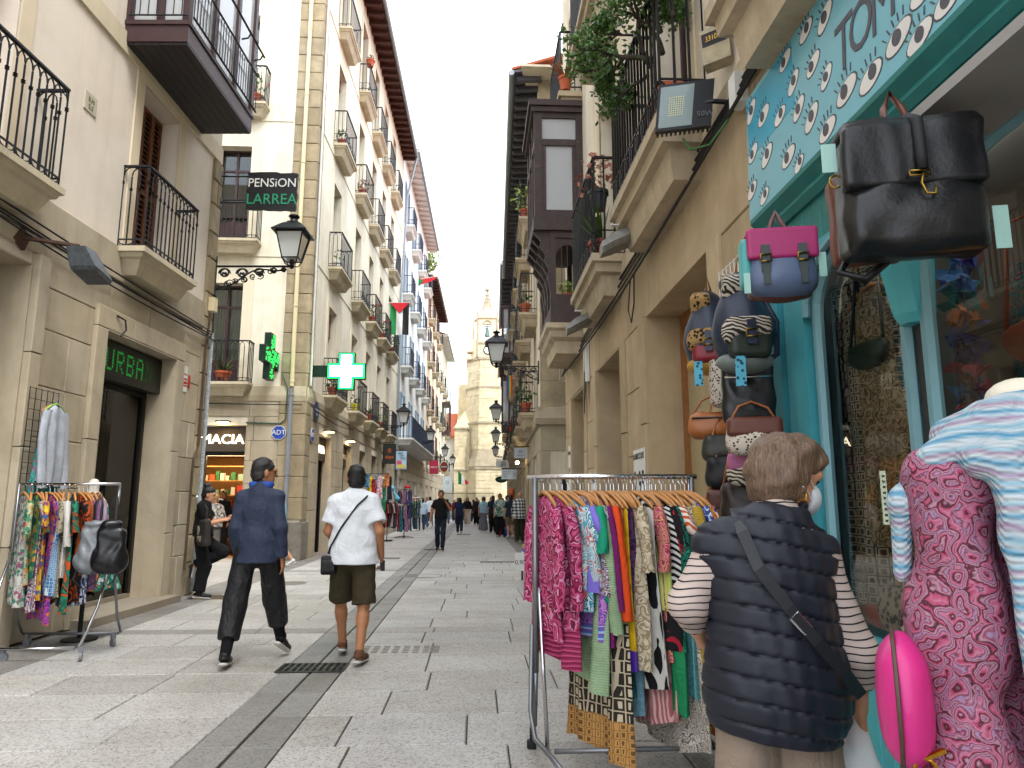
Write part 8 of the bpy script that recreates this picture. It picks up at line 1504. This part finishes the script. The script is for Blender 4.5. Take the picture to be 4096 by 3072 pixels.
# ------------------------------------------------------------ fruit stand
fs = empty('fruit_stand', (1.25, 12.9, 0), 'greengrocer stand with fruit crates behind the clothes rack', 'stall'); m = MB(); 
for x in (.86, 1.7):
    for y in (12.4, 13.5): m.box(x - .02, x + .02, y - .02, y + .02, 0, .5)
m.box(.82, 1.74, 12.36, 13.54, .46, .5); m.build('table', M('grey_frame', '4a4c4e', .5), fs); MB().box(.8, .82, 12.4, 12.75, .3, .58).build('price_board', white, fs)
for i, (x, y, cc, fcx, lb) in enumerate(((.98, 12.62, '1f4fa8', 'c8642c', 'blue crate of oranges at the edge of the fruit stand'), (1.35, 12.62, '2a2c2e', '8a2a20', 'dark crate of red fruit on the fruit stand'), (1.0, 13.15, '7a5a38', '6a8a34', 'wooden crate of green fruit on fruit stand'), (1.4, 13.2, '1f4fa8', 'c8a040', 'blue crate of yellow fruit at back of the stand'))):
    g = empty('fruit_crate', (x, y, .5), lb, 'crate'); m = MB(); cm = M('crate_' + cc, cc, .5); m.box(x - .17, x + .17, y - .24, y - .225, .5, .64); m.box(x - .17, x + .17, y + .225, y + .24, .5, .64); m.box(x - .17, x - .155, y - .225, y + .225, .5, .64); m.box(x + .155, x + .17, y - .225, y + .225, .5, .64); m.box(x - .155, x + .155, y - .225, y + .225, .5, .51); m.build('crate', cm, g); fm = M('fruit_' + fcx, fcx, .5, var=.15)
    fme = None
    for a in range(4):
        for b in range(5):
            if fme is None: q = MB(); q.ball((0, 0, 0), .042, 8); fme = q.build('fruit', fm, mesh_only=True, org=(0, 0, 0), smooth='all')
            mobj('fruit', fme, None, g, (-.115 + a * .077, -.18 + b * .09, .12 + R.uniform(0, .03)))
class AxC(Ax): pass
g = empty('price_card', (.78, 12.35, .3), 'white hand-lettered price card reading 0,90 on the fruit stand', 'sign'); fa = Fr(.70, 12.34, 90, 'L'); MB().box(.66, .84, 12.33, 12.34, .28, .58).build('card', white, g); text('0,90', .1, S3, .75, 16.5 - 12.325, .42, black, g, ext=.001)
pot(W0, 1.45, 9.9, 0, .2, 'spiky potted plant by the door behind the rack', spiky=True, ln=40, ls=.55, h=.9, mat=M('grey_planter', '55534e', .7))
tp = MB(); tp.tube([(1.5, 30.6, 0), (1.5, 30.6, 1.5)], .03, 8); tp.lathe([(.04, 1.45), (.13, 1.75), (.15, 1.8), (.1, 1.95), (.0, 2.1)], (1.5, 30.6), 10); thing(tp, 'orange_cone_lamp', M('orange_shade', 'c8602c', .6), 'orange ice cream shaped figure behind the men on the right', 'figure')
m = MB(); m.box(.92, 1.22, 30.6, 30.9, 0, .42); thing(m, 'red_cool_box', M('cola_red', 'b01c20', .5), 'red drinks box on the ground by the men', 'box'); m = MB(); m.lathe([(.12, 0), (.16, .1), (.12, .34), (.05, .4)], (1.28, 30.3), 10); thing(m, 'blue_bag', M('blue_plastic', '1f4aa8', .4), 'blue plastic bag on the ground at the right wall', 'bag', smooth='all')
# ------------------------------------------------------------ souvenir stalls on the left
def hat(x, y, z, c, lb, band=None):
    g = empty('hat', (x, y, z), lb, 'hat', 'hats on the souvenir stall'); T_ = Tilt((x, y, z), (1, 0, 0), (0, .25, 1), (.15, -1, .25)); m = MB(T_); m.lathe([(.2, -.01), (.2, .0), (.115, .012), (.105, .09), (.085, .12), (.0, .125)], (0, 0), 18); m.build('hat_body', M('hat_' + c, c, .8, var=.1), g, smooth='all')
    m = MB(T_); m.lathe([(.118, .014), (.118, .04), (.112, .04)], (0, 0), 18, False); m.build('hat_band', black if band is None else band, g)
hat(-3.58, 26.9, 2.2, 'b8a888', 'straw coloured hat, uppermost on the stall'); hat(-3.56, 26.9, 1.86, '16161a', 'black hat in the middle of the stall', white); hat(-3.52, 26.9, 1.57, 'c0beb8', 'white hat, lowest on the souvenir stall')
stl = empty('souvenir_rail', (-3.7, 27.2, 0), 'black souvenir display rail with hooks on the left', 'stall'); m = MB()
for x, y in ((-4.0, 27.1), (-3.3, 27.1)): m.tube([(x, y, 0), (x, y, 2.5)], .015, 5)
m.tube([(-4.0, 27.1, 2.5), (-3.3, 27.1, 2.5)], .012, 5); m.tube([(-4.0, 27.1, 1.5), (-3.2, 27.1, 1.5)], .012, 5); m.box(-4.1, -3.1, 26.9, 27.3, .02, .05); m.build('frame', black, stl)
SC = [('4a80a0', 'blue'), ('c0a02c', 'yellow'), ('a02a34', 'red'), ('8a8f94', 'grey'), ('c09aa4', 'pink'), ('1f6a4a', 'green'), ('b07040', 'amber'), ('2a2c3a', 'navy')]
for i, (c, nm) in enumerate(SC): garment((-4.05 + .12 * i, 26.75 + .05 * (i % 2), 2.5 - .1 * (i % 3)), 1.3 + R.uniform(-.4, .4), .5 + .35 * (i % 3), PT('souv%d' % i, 'floral', [c, sc3(c, 1.5), sc3(c, .5)], 16), '%s souvenir cloth hanging on the hat stall' % nm, w0=.09, w1=.12, hang=False)
for i in range(8): garment((-3.55 + .075 * i, 27.25, 1.45), .7 + R.uniform(-.2, .2), .95, cot('stallc%d' % i, ('1c1f2a', '22262e', 'b8583c', '3a3c44', '5a2430', 'a8a49c', '2a3040', '8a2a2c')[i]), '%s garment on the low stall rail, number %s from left' % (('black', 'dark blue', 'coral', 'charcoal', 'maroon', 'grey', 'navy', 'scarlet')[i], ('one', 'two', 'three', 'four', 'five', 'six', 'seven', 'eight')[i]), w0=.15, w1=.17, slv=.3, hang=False)
g = empty('plush_hat', (-3.2, 27.4, 1.45), 'pale blue plush animal hat on the stall', 'toy'); pl_ = M('plush_blue', '6aa8c0', .95, bump=.8, bscale=200); sdf_obj('plush_body', [ell((-.03, 0, .5), (.15, .12, .12), .03), cone((.05, 0, .5), (.1, -.02, .3), .045, .04, .03), cone((.1, -.02, .3), (.26, -.03, .12), .05, .06, .03), ell((.2, -.02, .12), (.1, .08, .1), .03), cone((.2, 0, .1), (.16, 0, -.08), .04, .05, .02)], pl_, g, .016)
m = MB(); m.ball((-.06, -.11, .52), .025, 6); m.ball((.03, -.11, .52), .025, 6); mobj('plush_eyes', m.build('plush_eyes', white, mesh_only=True, org=(0, 0, 0)), None, g)
g = empty('plush_hat', (-3.42, 27.3, 1.4), 'lilac plush hat below the blue plush', 'toy'); sdf_obj('plush_body', [ell((0, 0, .12), (.17, .12, .13), .03), ell((.1, -.05, .2), (.07, .06, .08), .03), ell((-.1, -.04, .18), (.07, .06, .09), .03)], M('plush_lilac', 'a890b0', .95, bump=.8, bscale=200), g, .016)
ss = empty('scarf_stand', (-2.92, 29.6, 0), 'revolving stand of coloured scarves left of the man in black', 'stall'); m = MB(); m.tube([(-2.92, 29.6, 0), (-2.92, 29.6, 2.0)], .02, 6); [m.tube([(-2.92, 29.6, .08), (-2.92 + .38 * math.cos(a), 29.6 + .38 * math.sin(a), .03)], .015, 5) for a in (0, 1.57, 3.14, 4.71)]
for z in (1.95, 1.35, .85): m.tube([(-2.92 + .27 * math.cos(2 * pi * i / 16), 29.6 + .27 * math.sin(2 * pi * i / 16), z) for i in range(16)], .01, 4, closed=True)
m.build('frame', black, ss); nn_ = ['dusky purple', 'plum', 'slate', 'wine', 'crimson', 'teal', 'mauve', 'indigo']; cc = ['4a3a5c', '5a2a4a', '4a5060', '6a2434', '8a2a3a', '2a5a60', '7a5a70', '34345c']
for k, z in enumerate((1.93, 1.33, .84)):
    for i in range(8):
        a = 2 * pi * i / 8 + .2 * k; garment((-2.92 + .27 * math.cos(a), 29.6 + .27 * math.sin(a), z), a, .56, pz('scarf%d' % i, [cc[i], sc3(cc[i], 1.8), sc3(cc[i], .5)], 18), '%s scarf on the %s tier of the scarf stand' % (nn_[i], ['top', 'middle', 'bottom'][k]), 'scarf', w0=.07, w1=.09, hang=False)
g = empty('cap', (-2.82, 29.55, 2.0), 'red baseball cap on top of the scarf stand', 'hat'); m = MB(Ax((-2.82, 29.55, 2.0))); m.lathe([(.13, 0), (.128, .05), (.09, .11), (0, .13)], (0, 0), 14); m.box(-.09, .09, -.24, -.1, .0, .012); m.build('cap_body', M('cap_red', 'b01c24', .7), g, smooth='all')
wr = empty('garment_rail', (-2.75, 33, 0), 'white tubular rail of green clothes past the scarf stand', 'clothes rack'); MB().tube([(-3.25, 33, 0), (-3.25, 33, 1.55), (-3.2, 33, 1.65), (-2.55, 33, 1.65), (-2.5, 33, 1.55), (-2.5, 33, 0)], .02, 6).build('tube', white, wr)
for i in range(6): garment((-3.15 + .11 * i, 33, 1.55), .3, .8, pz('gr%d' % i, [('2a6a5c', '3a7a84', '1f4a50', '5a8a50', '2c5a70', '6a8a80')[i], '1c2c2c', 'a0b0a0'], 18), '%s print garment on the white tubular rail' % ('green', 'aqua', 'dark teal', 'olive', 'petrol', 'pale sage')[i], slv=.25)
